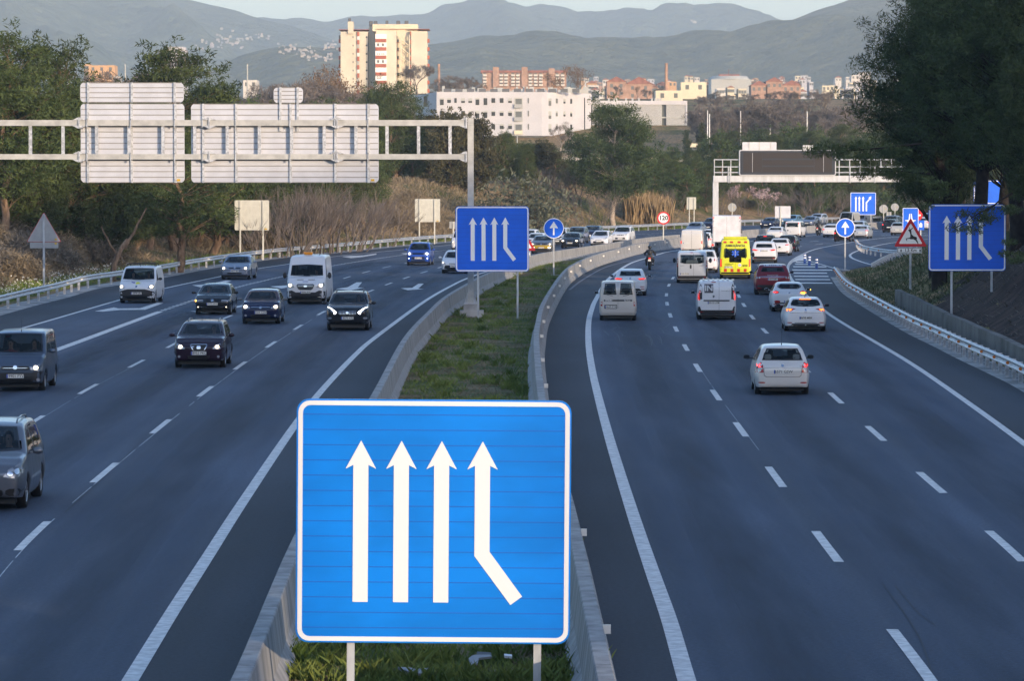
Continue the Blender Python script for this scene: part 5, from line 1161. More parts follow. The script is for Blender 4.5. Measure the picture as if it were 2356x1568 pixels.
vehicle('sedan', 'car', (1981, 549), 'R', P_WSIL, 'silver saloon right of the second round arrow sign', group=G_R, detail=1, line=line_right_inner)
vehicle('suv', 'car', (1974, 541), 'R', P_WH, 'white tall car ahead of the silver saloon', group=G_R, detail=1, line=line_right_inner, lights=False)
vehicle('mpv', 'car', (2048, 535), 'R', P_BLACK, 'dark hatchback with red lights left of the motorway sign', group=G_R, detail=1, line=line_right_inner)
vehicle('suv', 'car', (2052, 527.5), 'R', P_GREY, 'dark grey tall car just ahead of the dark hatchback near the motorway sign', group=G_R, detail=1, line=line_right_inner, H=1.75)
vehicle('hatch', 'car', (2066, 541.5), 'R', P_CREAM, 'pale grey small car partly behind the deer warning sign', group=G_R, detail=1, line=line_right_inner, lights=False)
vehicle('suv', 'car', (2124, 530), 'R', P_WH, 'white car seen between the motorway sign and the large blue merge sign', group=G_R, detail=1, line=line_right_inner)

# box lorry
def lorry():
    p = G(1672, 582.5); rz = heading_of(dash_right_2, 1672, 600) + R(2)
    t = empty('lorry', p, rz, 'white box lorry with plain tall rear doors ahead of the ambulance', 'lorry', G_R)
    bw, z0, z1 = 1.23, 0.95, 3.22
    b = MB(); b.bbox((-bw, 0.0, z0), (bw, 5.2, z1)); bo = b.build('cargo_box', mat('lorry_white', (0.66, 0.66, 0.68), 0.45, var=0.08, scale=1.5), t); bv = bo.modifiers.new('b', 'BEVEL'); bv.width = 0.03
    s_ = MB(); s_.bbox((-0.006, -0.012, z0 + 0.03), (0.006, -0.002, z1 - 0.05))
    for x_ in (-1.17, 1.17): s_.bbox((x_ - 0.008, -0.012, z0), (x_ + 0.008, -0.002, z1))
    s_.build('door_seam', M_GRILLE, bo)
    for x_ in (-1.14, 1.14):
        q = MB(); q.bbox((x_ - 0.05, -0.02, z1 - 0.22), (x_ + 0.05, -0.002, z1 - 0.12)); q.build('marker_light', M_REDL, bo)
        q = MB(); q.bbox((x_ - 0.07, -0.03, z1 - 0.50), (x_ + 0.05, -0.002, z1 - 0.42)); q.build('hinge', M_RIM, bo)
        q = MB(); q.bbox((x_ - 0.16, 0.25, 0.62), (x_ + 0.02, 0.29, 0.76)); q.build('tail_light', M_REDL, t)
    c = MB(); c.bbox((-0.42, 0.2, 0.62), (0.42, 6.9, 0.93)); c.bbox((-1.15, 0.26, 0.46), (1.15, 0.36, 0.58)); c.build('chassis', M_BLK, t)
    k = MB(); k.prism([(5.35, 0.5), (7.05, 0.5), (7.1, 1.2), (6.85, 1.5), (6.5, 2.35), (5.35, 2.4)], -1.02, 1.02, 'x'); ko = k.build('cab', P_WH, t); bv = ko.modifiers.new('b', 'BEVEL'); bv.width = 0.06; bv.segments = 2
    w = MB(); w.prism([(6.84, 1.55), (6.86, 1.56), (6.55, 2.25), (6.53, 2.24)], -0.9, 0.9, 'x'); w.build('windscreen', M_DARKG, t)
    for sg in (-1, 1):
        for y_ in (0.95, 6.1): wheel(t, sg * 0.86, y_, 0.42, 0.28, sg)
        m_ = MB(); m_.box((sg * 1.28, 6.6, 1.8), (0.2, 0.08, 0.4)); m_.build('wing_mirror', M_BLK, t)
lorry()

# motorcyclists: a bike is a thing, its rider another
rider_pts = [(0, 0, 0.86, .17, .15), (0, .10, 1.08, .165, .13), (0, .20, 1.30, .19, .13), (0, .26, 1.42, .08, .08), (0, .30, 1.50, .10, .11), (0, .33, 1.60, .135, .15), (0, .31, 1.70, .10, .11),
             (.20, .20, 1.34, .085), (.36, .34, 1.14, .065), (.37, .58, 1.04, .05), (.36, .66, 1.03, .042), (-.20, .20, 1.34, .085), (-.36, .34, 1.14, .065), (-.37, .58, 1.04, .05), (-.36, .66, 1.03, .042),
             (.15, .05, .82, .12), (.27, .40, .70, .095), (.24, .08, .42, .07), (.24, .20, .33, .06), (-.15, .05, .82, .12), (-.27, .40, .70, .095), (-.24, .08, .42, .07), (-.24, .20, .33, .06)]
rider_edges = [(0, 1), (1, 2), (2, 3), (3, 4), (4, 5), (5, 6), (2, 7), (7, 8), (8, 9), (9, 10), (2, 11), (11, 12), (12, 13), (13, 14), (0, 15), (15, 16), (16, 17), (17, 18), (0, 19), (19, 20), (20, 21), (21, 22)]
_rider = skin_body('person', rider_pts, rider_edges)
M_LEATHER = mat('rider_black', (0.014, 0.015, 0.018), 0.55); M_HELM = mat('helmet_black', (0.012, 0.013, 0.016), 0.15, coat=0.6); M_GREEN = mat('boot_green', (0.03, 0.30, 0.05), 0.5)
def bike(x, y, ln, lb, lr, sc=1.0):
    p = G(x, y); rz = heading_of(ln, x, y); t = empty('motorcycle', p, rz, lb, 'motorcycle', 'motorcycles on the right carriageway'); t.scale = (sc,) * 3
    for yy, w in ((0.0, 0.19), (1.42, 0.12)):
        prof = [(0.20, -w / 2), (0.29, -w / 2), (0.325, -w / 4), (0.33, 0), (0.325, w / 4), (0.29, w / 2), (0.20, w / 2)]; n = 24; m = len(prof); mb = MB()
        mb.add([(o, q * math.cos(2 * PI * k / n), q * math.sin(2 * PI * k / n)) for k in range(n) for q, o in prof], [(k * m + j, k * m + j + 1, ((k + 1) % n) * m + j + 1, ((k + 1) % n) * m + j) for k in range(n) for j in range(m - 1)])
        o = mb.build('wheel', M_TYRE, t, smooth=True); o.location = (0, yy, 0.33)
        d = MB(); d.prism(circle(0, 0, 0.21, 18), -0.02, 0.02, 'x'); d.build('rim', M_GREEN if sc == 1.0 else M_RIM, o)
    b = MB(); b.tube([(0, 1.42, 0.33), (0, 1.20, 0.80), (0, 1.10, 0.98)], 0.04, 6); b.sphere((0, 0.92, 0.82), (0.17, 0.30, 0.15), 12, 8); b.box((0, 0.72, 0.50), (0.30, 0.5, 0.35)); b.tube([(0, 0.0, 0.33), (0, 0.45, 0.45)], 0.05, 6)
    b.tube([(-0.38, 0.98, 1.03), (-0.15, 1.08, 1.0), (0.15, 1.08, 1.0), (0.38, 0.98, 1.03)], 0.018, 6); b.build('frame', M_BLK, t, smooth=False)
    s_ = MB(); s_.prism([(-0.12, 0.86), (0.10, 0.74), (0.60, 0.74), (0.66, 0.80), (0.2, 0.84), (-0.10, 0.95)], -0.11, 0.11, 'x'); s_.build('saddle', M_LEATHER, t)
    f = MB(); f.prism([(-0.14, 0.90), (-0.20, 0.66), (-0.16, 0.60), (-0.10, 0.80)], -0.08, 0.08, 'x'); f.build('mudguard', M_BLK, t)
    q = MB(); q.box((0, -0.19, 0.84), (0.13, 0.03, 0.055)); q.build('tail_light', M_REDL, t); q = MB(); q.box((0, -0.22, 0.70), (0.19, 0.012, 0.14)); q.build('number_plate', M_PLATE, t)
    e = MB(); e.tube([(0.16, 0.5, 0.30), (0.19, 0.0, 0.42), (0.20, -0.14, 0.47)], [0.03, 0.055, 0.055], 10); e.build('exhaust', M_RIM, t, smooth=True)
    for sg in (-1, 1): m_ = MB(); m_.tube([(sg * 0.28, 1.0, 1.03), (sg * 0.36, 1.0, 1.17)], 0.01, 4); m_.sphere((sg * 0.40, 1.0, 1.19), (0.07, 0.02, 0.04), 8, 6); m_.build('mirror', M_BLK, t)
    me = _rider.copy(); me.materials.clear(); me.materials.append(M_LEATHER)
    r = bpy.data.objects.new('person', me); COL.objects.link(r); fw = Vector((-math.sin(rz), math.cos(rz), 0)); r.location = p + fw * 0.32 * sc; r.rotation_euler = (0, 0, rz); r.scale = (sc,) * 3
    tag(r, lr, 'person'); hm = MB(); hm.sphere((0, 0.33, 1.62), (0.14, 0.165, 0.155), 16, 10); hm.build('helmet', M_HELM, r, smooth=True)
    bk = MB(); bk.sphere((0, 0.02, 1.24), (0.15, 0.10, 0.20), 12, 8); bk.build('backpack', M_LEATHER, r, smooth=True)
    for sg in (-1, 1): bt = MB(); bt.sphere((sg * 0.24, 0.22, 0.32), (0.05, 0.13, 0.05), 8, 6); bt.build('boot', M_GREEN if (sc == 1.0 and sg < 0) else M_LEATHER, r, smooth=True)
bike(1494.6, 622, line_right_inner, 'black motorcycle with a lit red tail light on the inner lane beside the curved wall', 'rider in black leathers and black helmet on the motorcycle by the curved wall')
bike(1881, 542.5, line_right_inner, 'small distant motorcycle in front of the far concrete wall', 'rider in dark clothes on the distant motorcycle before the far wall', 1.02)
bike(1803, 546, line_right_inner, 'distant motorcycle between the white coupe and the white small van', 'dark rider between the white coupe and the white small van', 1.01)
# ================================================================== SIGNS, GANTRIES, STREET FURNITURE
M_BLUE_N = mat('sign_blue_near', (0.0, 0.20, 0.72), 0.35, spec=0.4, coat=0.2, var=0.10, scale=0.9, stretch=(0.7, 1, 1.6)); M_BLUE = mat('sign_blue', (0.0, 0.125, 0.74), 0.4, spec=0.4, coat=0.2, var=0.06, scale=1.0)
M_BSEAM = mat('sign_blue_seam', (0.0, 0.10, 0.48), 0.5); M_BSEAM2 = mat('sign_blue_seam_dark', (0.0, 0.055, 0.55), 0.5)
M_SWN = mat('sign_white_near', (0.78, 0.78, 0.79), 0.4, spec=0.4); M_SW = mat('sign_white', (0.90, 0.90, 0.88), 0.4, spec=0.4); M_SR = mat('sign_red', (0.60, 0.012, 0.02), 0.4); M_SK = mat('sign_black', (0.015, 0.015, 0.015), 0.5)  # lit and shaded copies: near white darker for sun, other paler for shade
M_BACK = mat('sign_back', (0.57, 0.58, 0.62), 0.42, metal=0.25, var=0.05, scale=1.2); M_BACKG = mat('sign_back_grey', (0.33, 0.34, 0.34), 0.6, var=0.06, scale=3)
M_BACKT = mat('sign_back_cream', (0.52, 0.52, 0.46), 0.5, var=0.05, scale=2); M_RIBM = mat('rib_dark_grey', (0.25, 0.245, 0.225), 0.6); M_STICK = mat('sticker_yellow', (0.60, 0.38, 0.01), 0.5)  # gantry board ribs in darker grey than their panels
M_ZINC = mat('zinc_pole', (0.42, 0.44, 0.46), 0.5, metal=0.35, var=0.2, scale=5, stretch=(1, 1, 0.3))
M_GANT = mat('gantry_steel', (0.50, 0.50, 0.47), 0.6, metal=0.15, col2=(0.36, 0.36, 0.34), scale=2.5, lo=0.35, hi=0.7)

def flat_part(name, poly, y, th, m, parent):
    mb = MB(); mb.prism(poly, y, y + th)
    return mb.build(name, m, parent)
def ring_part(name, outer, inner, y, th, m, parent):
    n = len(outer); mb = MB()
    vs = [(p[0], y, p[1]) for p in outer] + [(p[0], y, p[1]) for p in inner] + [(p[0], y + th, p[1]) for p in outer] + [(p[0], y + th, p[1]) for p in inner]
    fs = []
    for i in range(n):
        j = (i + 1) % n
        fs += [(i, j, n + j, n + i), (2 * n + i, 3 * n + i, 3 * n + j, 2 * n + j), (i, 2 * n + i, 2 * n + j, j), (n + i, n + j, 3 * n + j, 3 * n + i)]
    mb.add(vs, fs); return mb.build(name, m, parent)
def ground_z(x, y): return max(0.0, terrain_h(x, y)) if not inside((x, y), corr) else 0.02
def post_to(t, x, z0, z1, w, m, y=0.09, rnd_=False):
    mb = MB()
    if rnd_: mb.tube([(x, y, z0), (x, y, z1)], w / 2, 10)
    else: mb.bbox((x - w / 2, y - w * 0.35, z0), (x + w / 2, y + w * 0.35, z1))
    return mb.build('post', m, t)
def merge_sign(xl, xr, yt, yb, Y, posts, label, blue, seam, kind='join', tilt=0.0, pw=0.09, foot=None, group='blue lane signs', nseam=15):
    a = D(xl, yb, Y); b = D(xr, yt, Y); w = b.x - a.x; h_ = b.z - a.z; M_SW = M_SWN if Y < 60 else MATS['sign_white']
    t = empty('road_sign', (a.x, Y, 0), 0, label, 'road sign', group); z0 = a.z
    q = lambda fx, fz: (fx * w, z0 + (1 - fz) * h_)
    flat_part('panel', [(p[0], p[1] + z0) for p in rrect(0, 0, w, h_, w * 0.045)], 0, 0.04, blue, t)
    o = [(p[0], p[1] + z0) for p in rrect(w * .006, w * .006, w - w * .006, h_ - w * .006, w * 0.042)]; i_ = [(p[0], p[1] + z0) for p in rrect(w * .0225, w * .0225, w - w * .0225, h_ - w * .0225, w * 0.028)]
    ring_part('border', o, i_, -0.006, 0.006, M_SW, t)
    if nseam:
        mb = MB()
        for k in range(1, nseam): z = z0 + h_ * k / nseam; mb.bbox((w * .024, -0.0035, z - h_ * .0016), (w - w * .024, 0.001, z + h_ * .0016))
        mb.build('panel_seam', seam, t)
    def arr(dx, bent=False):
        head = [q(.207 + dx, .269), (q(.179 + dx, .285)), q(.235 + dx, .169), q(.290 + dx, .285), q(.262 + dx, .269)]
        if kind == 'leave' and bent: return
        if not bent: po = head + [q(.262 + dx, .832), q(.207 + dx, .832)]
        else: po = head + [q(.705, .622), q(.825, .805), q(.7825, .840), q(.650, .640)]
        v, f = cdt_mesh(po); m_ = MB(); m_.add([(x, -0.007, z) for x, z, _ in v] + [(x, -0.001, z) for x, z, _ in v], f + [tuple(k + len(v) for k in reversed(g)) for g in f]); m_.build('arrow', M_SW, t)
    if kind == 'join':
        for dx in (0, .1475, .294): arr(dx)
        arr(.443, True)
    else:
        for dx in (-.02, .115, .265):
            arr(dx)
        po = [q(.60, .832), q(.60, .44), q(.74, .27), q(.70, .235), q(.815, .165), q(.80, .33), q(.765, .30), q(.655, .46), q(.655, .832)]
        v, f = cdt_mesh(po); m_ = MB(); m_.add([(x, -0.007, z) for x, z, _ in v], f); m_.build('arrow', M_SW, t)
    for px, py in posts:
        x = D(px, yb, Y).x - a.x; gz = foot if foot is not None else D(px, py, Y).z
        post_to(t, x, gz - 0.3, z0 + h_ * 0.96, pw, M_ZINC)
    if tilt: t.rotation_euler = (0, R(tilt), 0)
    return t
merge_sign(678.5, 1309.5, 918, 1479, 45, [(805, 0), (1235, 0)], 'large bright blue sign with four white arrows in the grass of the near foreground', M_BLUE_N, M_BSEAM, foot=0.0, tilt=0.45, nseam=16)
merge_sign(1048, 1217, 475, 625.5, 175, [(1100, 738), (1191, 731)], 'blue four arrow sign standing in the median by the gantry post', M_BLUE, M_BSEAM2)
merge_sign(2136, 2314.5, 470.5, 624, 164, [(2190, 714), (2282, 656)], 'blue four arrow sign on the shaded slope partly behind pine branches', M_BLUE, M_BSEAM2)
merge_sign(1956.5, 2015.5, 443, 495, 489, [(1975, 517), (2004, 517)], 'small distant blue sign whose right arrow branches off', M_BLUE, M_BSEAM2, kind='leave', nseam=0, foot=0)

def round_arrow(cx, cy, r, foot_y, label):
    Y = CAM_H * FD / (foot_y - 412); c = D(cx, cy, Y); rr = r / scl(Y)
    t = empty('road_sign', (c.x, Y, 0), 0, label, 'road sign', 'round white arrow signs')
    flat_part('disc', circle(0, c.z, rr, 40), 0, 0.03, M_BLUE, t)
    ring_part('border', circle(0, c.z, rr * 0.995, 40), circle(0, c.z, rr * 0.93, 40), -0.006, 0.006, M_SW, t)
    a = [(-.08, -.68), (.08, -.68), (.08, .05), (.36, .0), (.40, .05), (0, .68), (-.40, .05), (-.36, .0), (-.08, .05)]
    v, f = cdt_mesh([(x * rr, c.z + z * rr) for x, z in a]); mb = MB(); mb.add([(x, -0.007, z) for x, z, _ in v], f); mb.build('arrow', M_SW, t)
    post_to(t, 0, 0, c.z + rr * 0.8, 0.10, M_ZINC, 0.075); mb = MB(); mb.prism(circle(0, 0, 0.35, 10), -0.02, 0.06, 'z'); mb.build('footing', M_GUT, t)
round_arrow(1274, 525.5, 23.4, 634, 'round blue sign with a white upward arrow in the median grass')
round_arrow(1944.8, 524.3, 22, 623, 'round blue sign with a white upward arrow by the exit nose')

def triangle(cx, yt, yb, Y, foot, label, back=False, plate=None, deer=False):
    s = scl(Y); w = (yb - yt) / s / 0.866 * 1.0; c = D(cx, yb, Y); z0 = c.z; h_ = (yb - yt) / s
    t = empty('road_sign', (c.x, Y, 0), 0, label, 'road sign', None)
    def tri(k):  # rounded triangle scaled about its centre
        cz = z0 + h_ / 3; out = []
        P3 = [(-w / 2, z0), (w / 2, z0), (0, z0 + h_)]; r = 0.07
        for i in range(3):
            p = Vector(P3[i]); a = (Vector(P3[i - 1]) - p).normalized(); b = (Vector(P3[(i + 1) % 3]) - p).normalized()
            for f in range(5):
                u = f / 4; q1 = p + a * r * (1 - u) ** 1 + b * r * u ** 1; m_ = p + (a + b) * r * 0.32
                out.append(tuple(q1.lerp(m_, 4 * u * (1 - u) * 0.6)))
        return [(x * k, cz + (z - cz) * k) for x, z in out]
    flat_part('panel', tri(1), 0, 0.03, M_BACKG if back else M_SR, t)
    if back: ring_part('rim', tri(1.02), tri(0.99), -0.004, 0.03, M_SR, t)
    else: flat_part('face', tri(0.72), -0.006, 0.004, M_SW, t)
    if plate:
        xl, xr, y1, y2 = plate; a = D(xl, y2, Y); b = D(xr, y1, Y); x0, x1_ = a.x - c.x, b.x - c.x
        flat_part('plate', rrect(x0, a.z, x1_, b.z, 0.02, 2), 0.0, 0.02, M_BACKG if back else M_SW, t)
        if not back: ring_part('plate_border', rrect(x0 + .02, a.z + .02, x1_ - .02, b.z - .02, 0.02, 2), rrect(x0 + .045, a.z + .045, x1_ - .045, b.z - .045, 0.015, 2), -0.004, 0.004, M_SK, t)
    if deer:
        # leaping stag outline
        d = [(-.165, -.20), (-.20, -.10), (-.02, -.055), (-.01, .05), (-.035, .17), (-.075, .225), (-.10, .265), (-.07, .285), (-.045, .29), (-.05, .34), (-.065, .36), (-.085, .37), (-.08, .38), (-.055, .375), (-.04, .37), (-.03, .31), (-.005, .295),
             (.03, .33), (.06, .33), (.05, .375), (.065, .385), (.08, .35), (.10, .355), (.10, .335), (.06, .305), (.02, .27), (.03, .19), (.04, .08), (.12, .0), (.22, -.03), (.25, -.05), (.26, -.09), (.245, -.14), (.30, -.24), (.32, -.33), (.305, -.345), (.26, -.27), (.20, -.185), (.12, -.13), (.0, -.13), (-.06, -.105), (-.16, -.125), (-.15, -.17), (-.13, -.195)]
        sc_ = w * 0.82; cz = z0 + h_ * 0.36
        v, f = cdt_mesh([(x * sc_ * 0.9, cz + z * sc_ * 0.86) for x, z in d]); mb = MB(); mb.add([(x, -0.009, z) for x, z, _ in v], f); mb.build('deer_symbol', M_SK, t)
        xl, xr, y1, y2 = plate; a = D(xl, y2, Y); b = D(xr, y1, Y)
        link('lettering', text_mesh('1,5 Km', 0.22, M_SK, 0.004), None, t).location = (0, -0.006, (a.z + b.z) / 2)
        for sg in (-1, 1):
            x_ = sg * 0.50; zc = (a.z + b.z) / 2; mb = MB(); v, f = cdt_mesh([(x_ - .02, zc - .09), (x_ + .02, zc - .09), (x_ + .02, zc - .03), (x_ + .055, zc - .045), (x_, zc + .09), (x_ - .055, zc - .045), (x_ - .02, zc - .03)]); mb.add([(p[0], -0.006, p[1]) for p in v], f); mb.build('plate_arrow', M_SK, t)
    if back:
        for y_, x_ in ((0.08, w * 0.36), (-0.14, w * 0.36)): mb = MB(); mb.bbox((x_ - .08, -0.008, z0 + y_), (x_ + .04, -0.001, z0 + y_ + .09)); mb.build('sticker', M_STICK, t)
    post_to(t, 0, foot - 0.2, z0 + h_ * (0.93 if back else 0.5), 0.11, M_ZINC, -0.03 if back else 0.08); return t
triangle(2095, 501.5, 567.5, 202, 0.75, 'red bordered triangular warning sign with a black leaping deer and distance plate', plate=(2064, 2121, 569.5, 583), deer=True)
triangle(101, 489, 556.6, 205, 0.55, 'grey back of a triangular sign on a pole left of the guard rail', back=True, plate=(69, 134, 558, 571.4))
triangle(1200, 520, 577, 258, 0.0, 'red triangular sign almost hidden behind the blue four arrow sign', plate=(1180, 1221, 578.5, 590))

# speed limit
def speed():
    Y = 368; c = D(1526.5, 502, Y); rr = 14.9 / scl(Y)
    t = empty('road_sign', (c.x, Y, 0), 0, 'round speed limit sign reading 120 with a red ring', 'road sign')
    flat_part('disc', circle(0, c.z, rr, 40), 0, 0.03, M_SR, t); flat_part('face', circle(0, c.z, rr * .76, 40), -0.005, 0.004, M_SW, t)
    link('lettering', text_mesh('120', rr * 0.95, M_SK, 0.022), None, t).location = (0, -0.008, c.z); post_to(t, 0, 0.0, c.z, 0.11, M_BACKT, 0.08)
speed()
# sign backs
def back_sign(xl, xr, yt, yb, Y, posts, label, m, ribs=10, foot=None, sticker=True, r=0.02):
    a = D(xl, yb, Y); b = D(xr, yt, Y); w = b.x - a.x; h_ = b.z - a.z; z0 = a.z
    t = empty('sign_back', (a.x, Y, 0), 0, label, 'road sign')
    mb = MB(); mb.prism([(p[0], p[1] + z0) for p in rrect(0, 0, w, h_, max(r, 0.03) * w, 4)], 0, 0.03); mb.build('panel', m, t)
    if ribs:
        q = MB()
        for k in range(1, ribs): z = z0 + h_ * k / ribs; q.bbox((0.02, -0.025, z - 0.02), (w - 0.02, 0.0, z + 0.012))
        q.build('rib', m, t)
    if sticker: q = MB(); q.bbox((w * 0.86, -0.03, z0 + 0.05), (w * 0.94, -0.001, z0 + 0.14)); q.build('sticker', M_STICK, t)
    for px in posts:
        x = D(px, yb, Y).x - a.x; post_to(t, x, (foot if foot is not None else ground_z(a.x + x, Y)) - 0.3, z0 + h_ * 0.98, 0.12, M_BACKT, -0.08)
back_sign(540, 619, 461, 530, 303, [553, 605.5], 'cream slatted sign back on two posts behind the left guard rail', M_BACKT, 10)
back_sign(954.5, 1012.5, 458, 511, 378, [965, 1000], 'grey green slatted sign back below the dry grass mound', M_BACKT, 12)
back_sign(1034, 1066, 510, 526, 392, [1043], 'small plain sign back at the left edge of the blue median sign', M_BACKG, 0)
back_sign(1580, 1601.5, 454, 482, 505, [1586, 1597], 'small greenish sign back on two posts before the round bushes', M_BACKT, 0)
back_sign(1783, 1819, 474.6, 502, 445, [1795.5], 'small white slatted sign back on one post above the queue', M_BACK, 9, foot=0, sticker=False)
def round_back(cx, cy, r, Y, foot, label, m=M_BACKG):
    c = D(cx, cy, Y); t = empty('sign_back', (c.x, Y, 0), 0, label, 'road sign'); rr = r / scl(Y)
    mb = MB(); mb.prism(circle(0, c.z, rr, 28), 0, 0.03); mb.build('disc', m, t); q = MB(); q.bbox((rr * .45, -0.006, c.z - .06), (rr * .62, -.001, c.z + .06)); q.build('sticker', M_STICK, t)
    post_to(t, 0, foot, c.z + rr * 0.95, 0.10, M_BACKT, -0.05)
round_back(1684.6, 477.5, 10, 520, 0.2, 'round grey sign back beyond the box lorry'); round_back(2033, 481, 10, 510, 0, 'round grey sign back right of the small distant blue sign'); round_back(2059, 477, 9, 525, 0, 'smaller round grey sign back left of the motorway sign')
back_sign(2039, 2051, 488, 500, 535, [2042, 2048], 'tiny square sign back between the two round sign backs', M_BACKG, 0, foot=0, sticker=False)
# motorway sign
def motorway():
    Y = 300; a = D(2076.5, 545, Y); b = D(2113.5, 478.6, Y); w = b.x - a.x; h_ = b.z - a.z; t = empty('road_sign', (a.x, Y, 0), 0, 'upright blue motorway sign with white road symbol behind the deer sign', 'road sign')
    flat_part('panel', [(x, z + a.z) for x, z in rrect(0, 0, w, h_, 0.06)], 0, 0.03, M_BLUE, t); ring_part('border', [(x, z + a.z) for x, z in rrect(.01, .01, w - .01, h_ - .01, 0.06)], [(x, z + a.z) for x, z in rrect(.045, .045, w - .045, h_ - .045, 0.04)], -0.006, 0.006, M_SW, t)
    zt = b.z - 0.45; cx = w / 2; mb = MB()
    for sg in (-1, 1): mb.prism([(cx + sg * .03, zt), (cx + sg * .09, zt), (cx + sg * .24, zt - 1.1), (cx + sg * .06, zt - 1.1)], -0.008, -0.002)
    mb.prism([(cx - .42, zt - .50), (cx + .42, zt - .50), (cx + .42, zt - .56), (cx + .30, zt - .56), (cx + .26, zt - .66), (cx + .18, zt - .66), (cx + .16, zt - .56), (cx - .16, zt - .56), (cx - .18, zt - .66), (cx - .26, zt - .66), (cx - .30, zt - .56), (cx - .42, zt - .56)], -0.010, -0.003)
    mb.build('motorway_symbol', M_SW, t); post_to(t, cx, 0, b.z - 0.1, 0.1, M_ZINC)
    p = D(2118.5, 520, Y + 8); t2 = empty('road_sign', (p.x, Y + 8, 0), 0, 'small square blue plate beside the upright motorway sign', 'road sign'); q = D(2118.5, 517.5, Y + 8)
    flat_part('panel', rrect(-0.28, q.z - 0.42, 0.28, q.z + 0.36, 0.03), 0, 0.03, M_BLUE, t2); flat_part('arrow', [(-.12, q.z - .2), (.12, q.z - .2), (.12, q.z + .05), (0, q.z + .2), (-.12, q.z + .05)], -0.006, 0.004, M_SW, t2)
    post_to(t2, 0, 0, q.z, 0.09, M_ZINC); c = D(2110, 495.5, Y + 14); t3 = empty('road_sign', (c.x, Y + 14, 0), 0, 'round red sign peeping out behind the upright motorway sign', 'road sign')
    flat_part('disc', circle(0, c.z, 0.46, 26), 0, 0.03, M_SR, t3); flat_part('bar', rrect(-0.3, c.z - .07, .3, c.z + .07, .01), -0.006, 0.004, M_SW, t3); post_to(t3, 0, 0, c.z, 0.09, M_ZINC)
motorway()
# bollards
M_BOL = mat('bollard_blue', (0.012, 0.055, 0.22), 0.5)
for k, (x, y) in enumerate(((1851.6, 607.7), (1862.3, 613), (1878.8, 619.5))):
    t = empty('bollard', G(x, y), 0, ['blue bollard with white bands, farthest of the three on the hatched nose', 'grey blue bollard with white bands, middle one on the hatched nose', 'brighter blue bollard with white bands, nearest of the three on the hatched nose'][k], 'bollard', 'bollards on the exit nose')
    mb = MB(); prof = [(0.115, 0), (0.115, 0.03), (0.10, 0.05), (0.10, 0.72), (0.085, 0.78), (0.0, 0.80)]; n = 16
    mb.add([(r * math.cos(2 * PI * i / n), r * math.sin(2 * PI * i / n), z) for r, z in prof for i in range(n)], [(j * n + i, j * n + (i + 1) % n, (j + 1) * n + (i + 1) % n, (j + 1) * n + i) for j in range(len(prof) - 1) for i in range(n)])
    mb.build('body', M_BOL, t, smooth=True)
    for z in (0.42, 0.62):
        r = MB(); r.tube([(0, 0, z), (0, 0, z + 0.09)], 0.103, 16); r.build('band', M_SW, t)

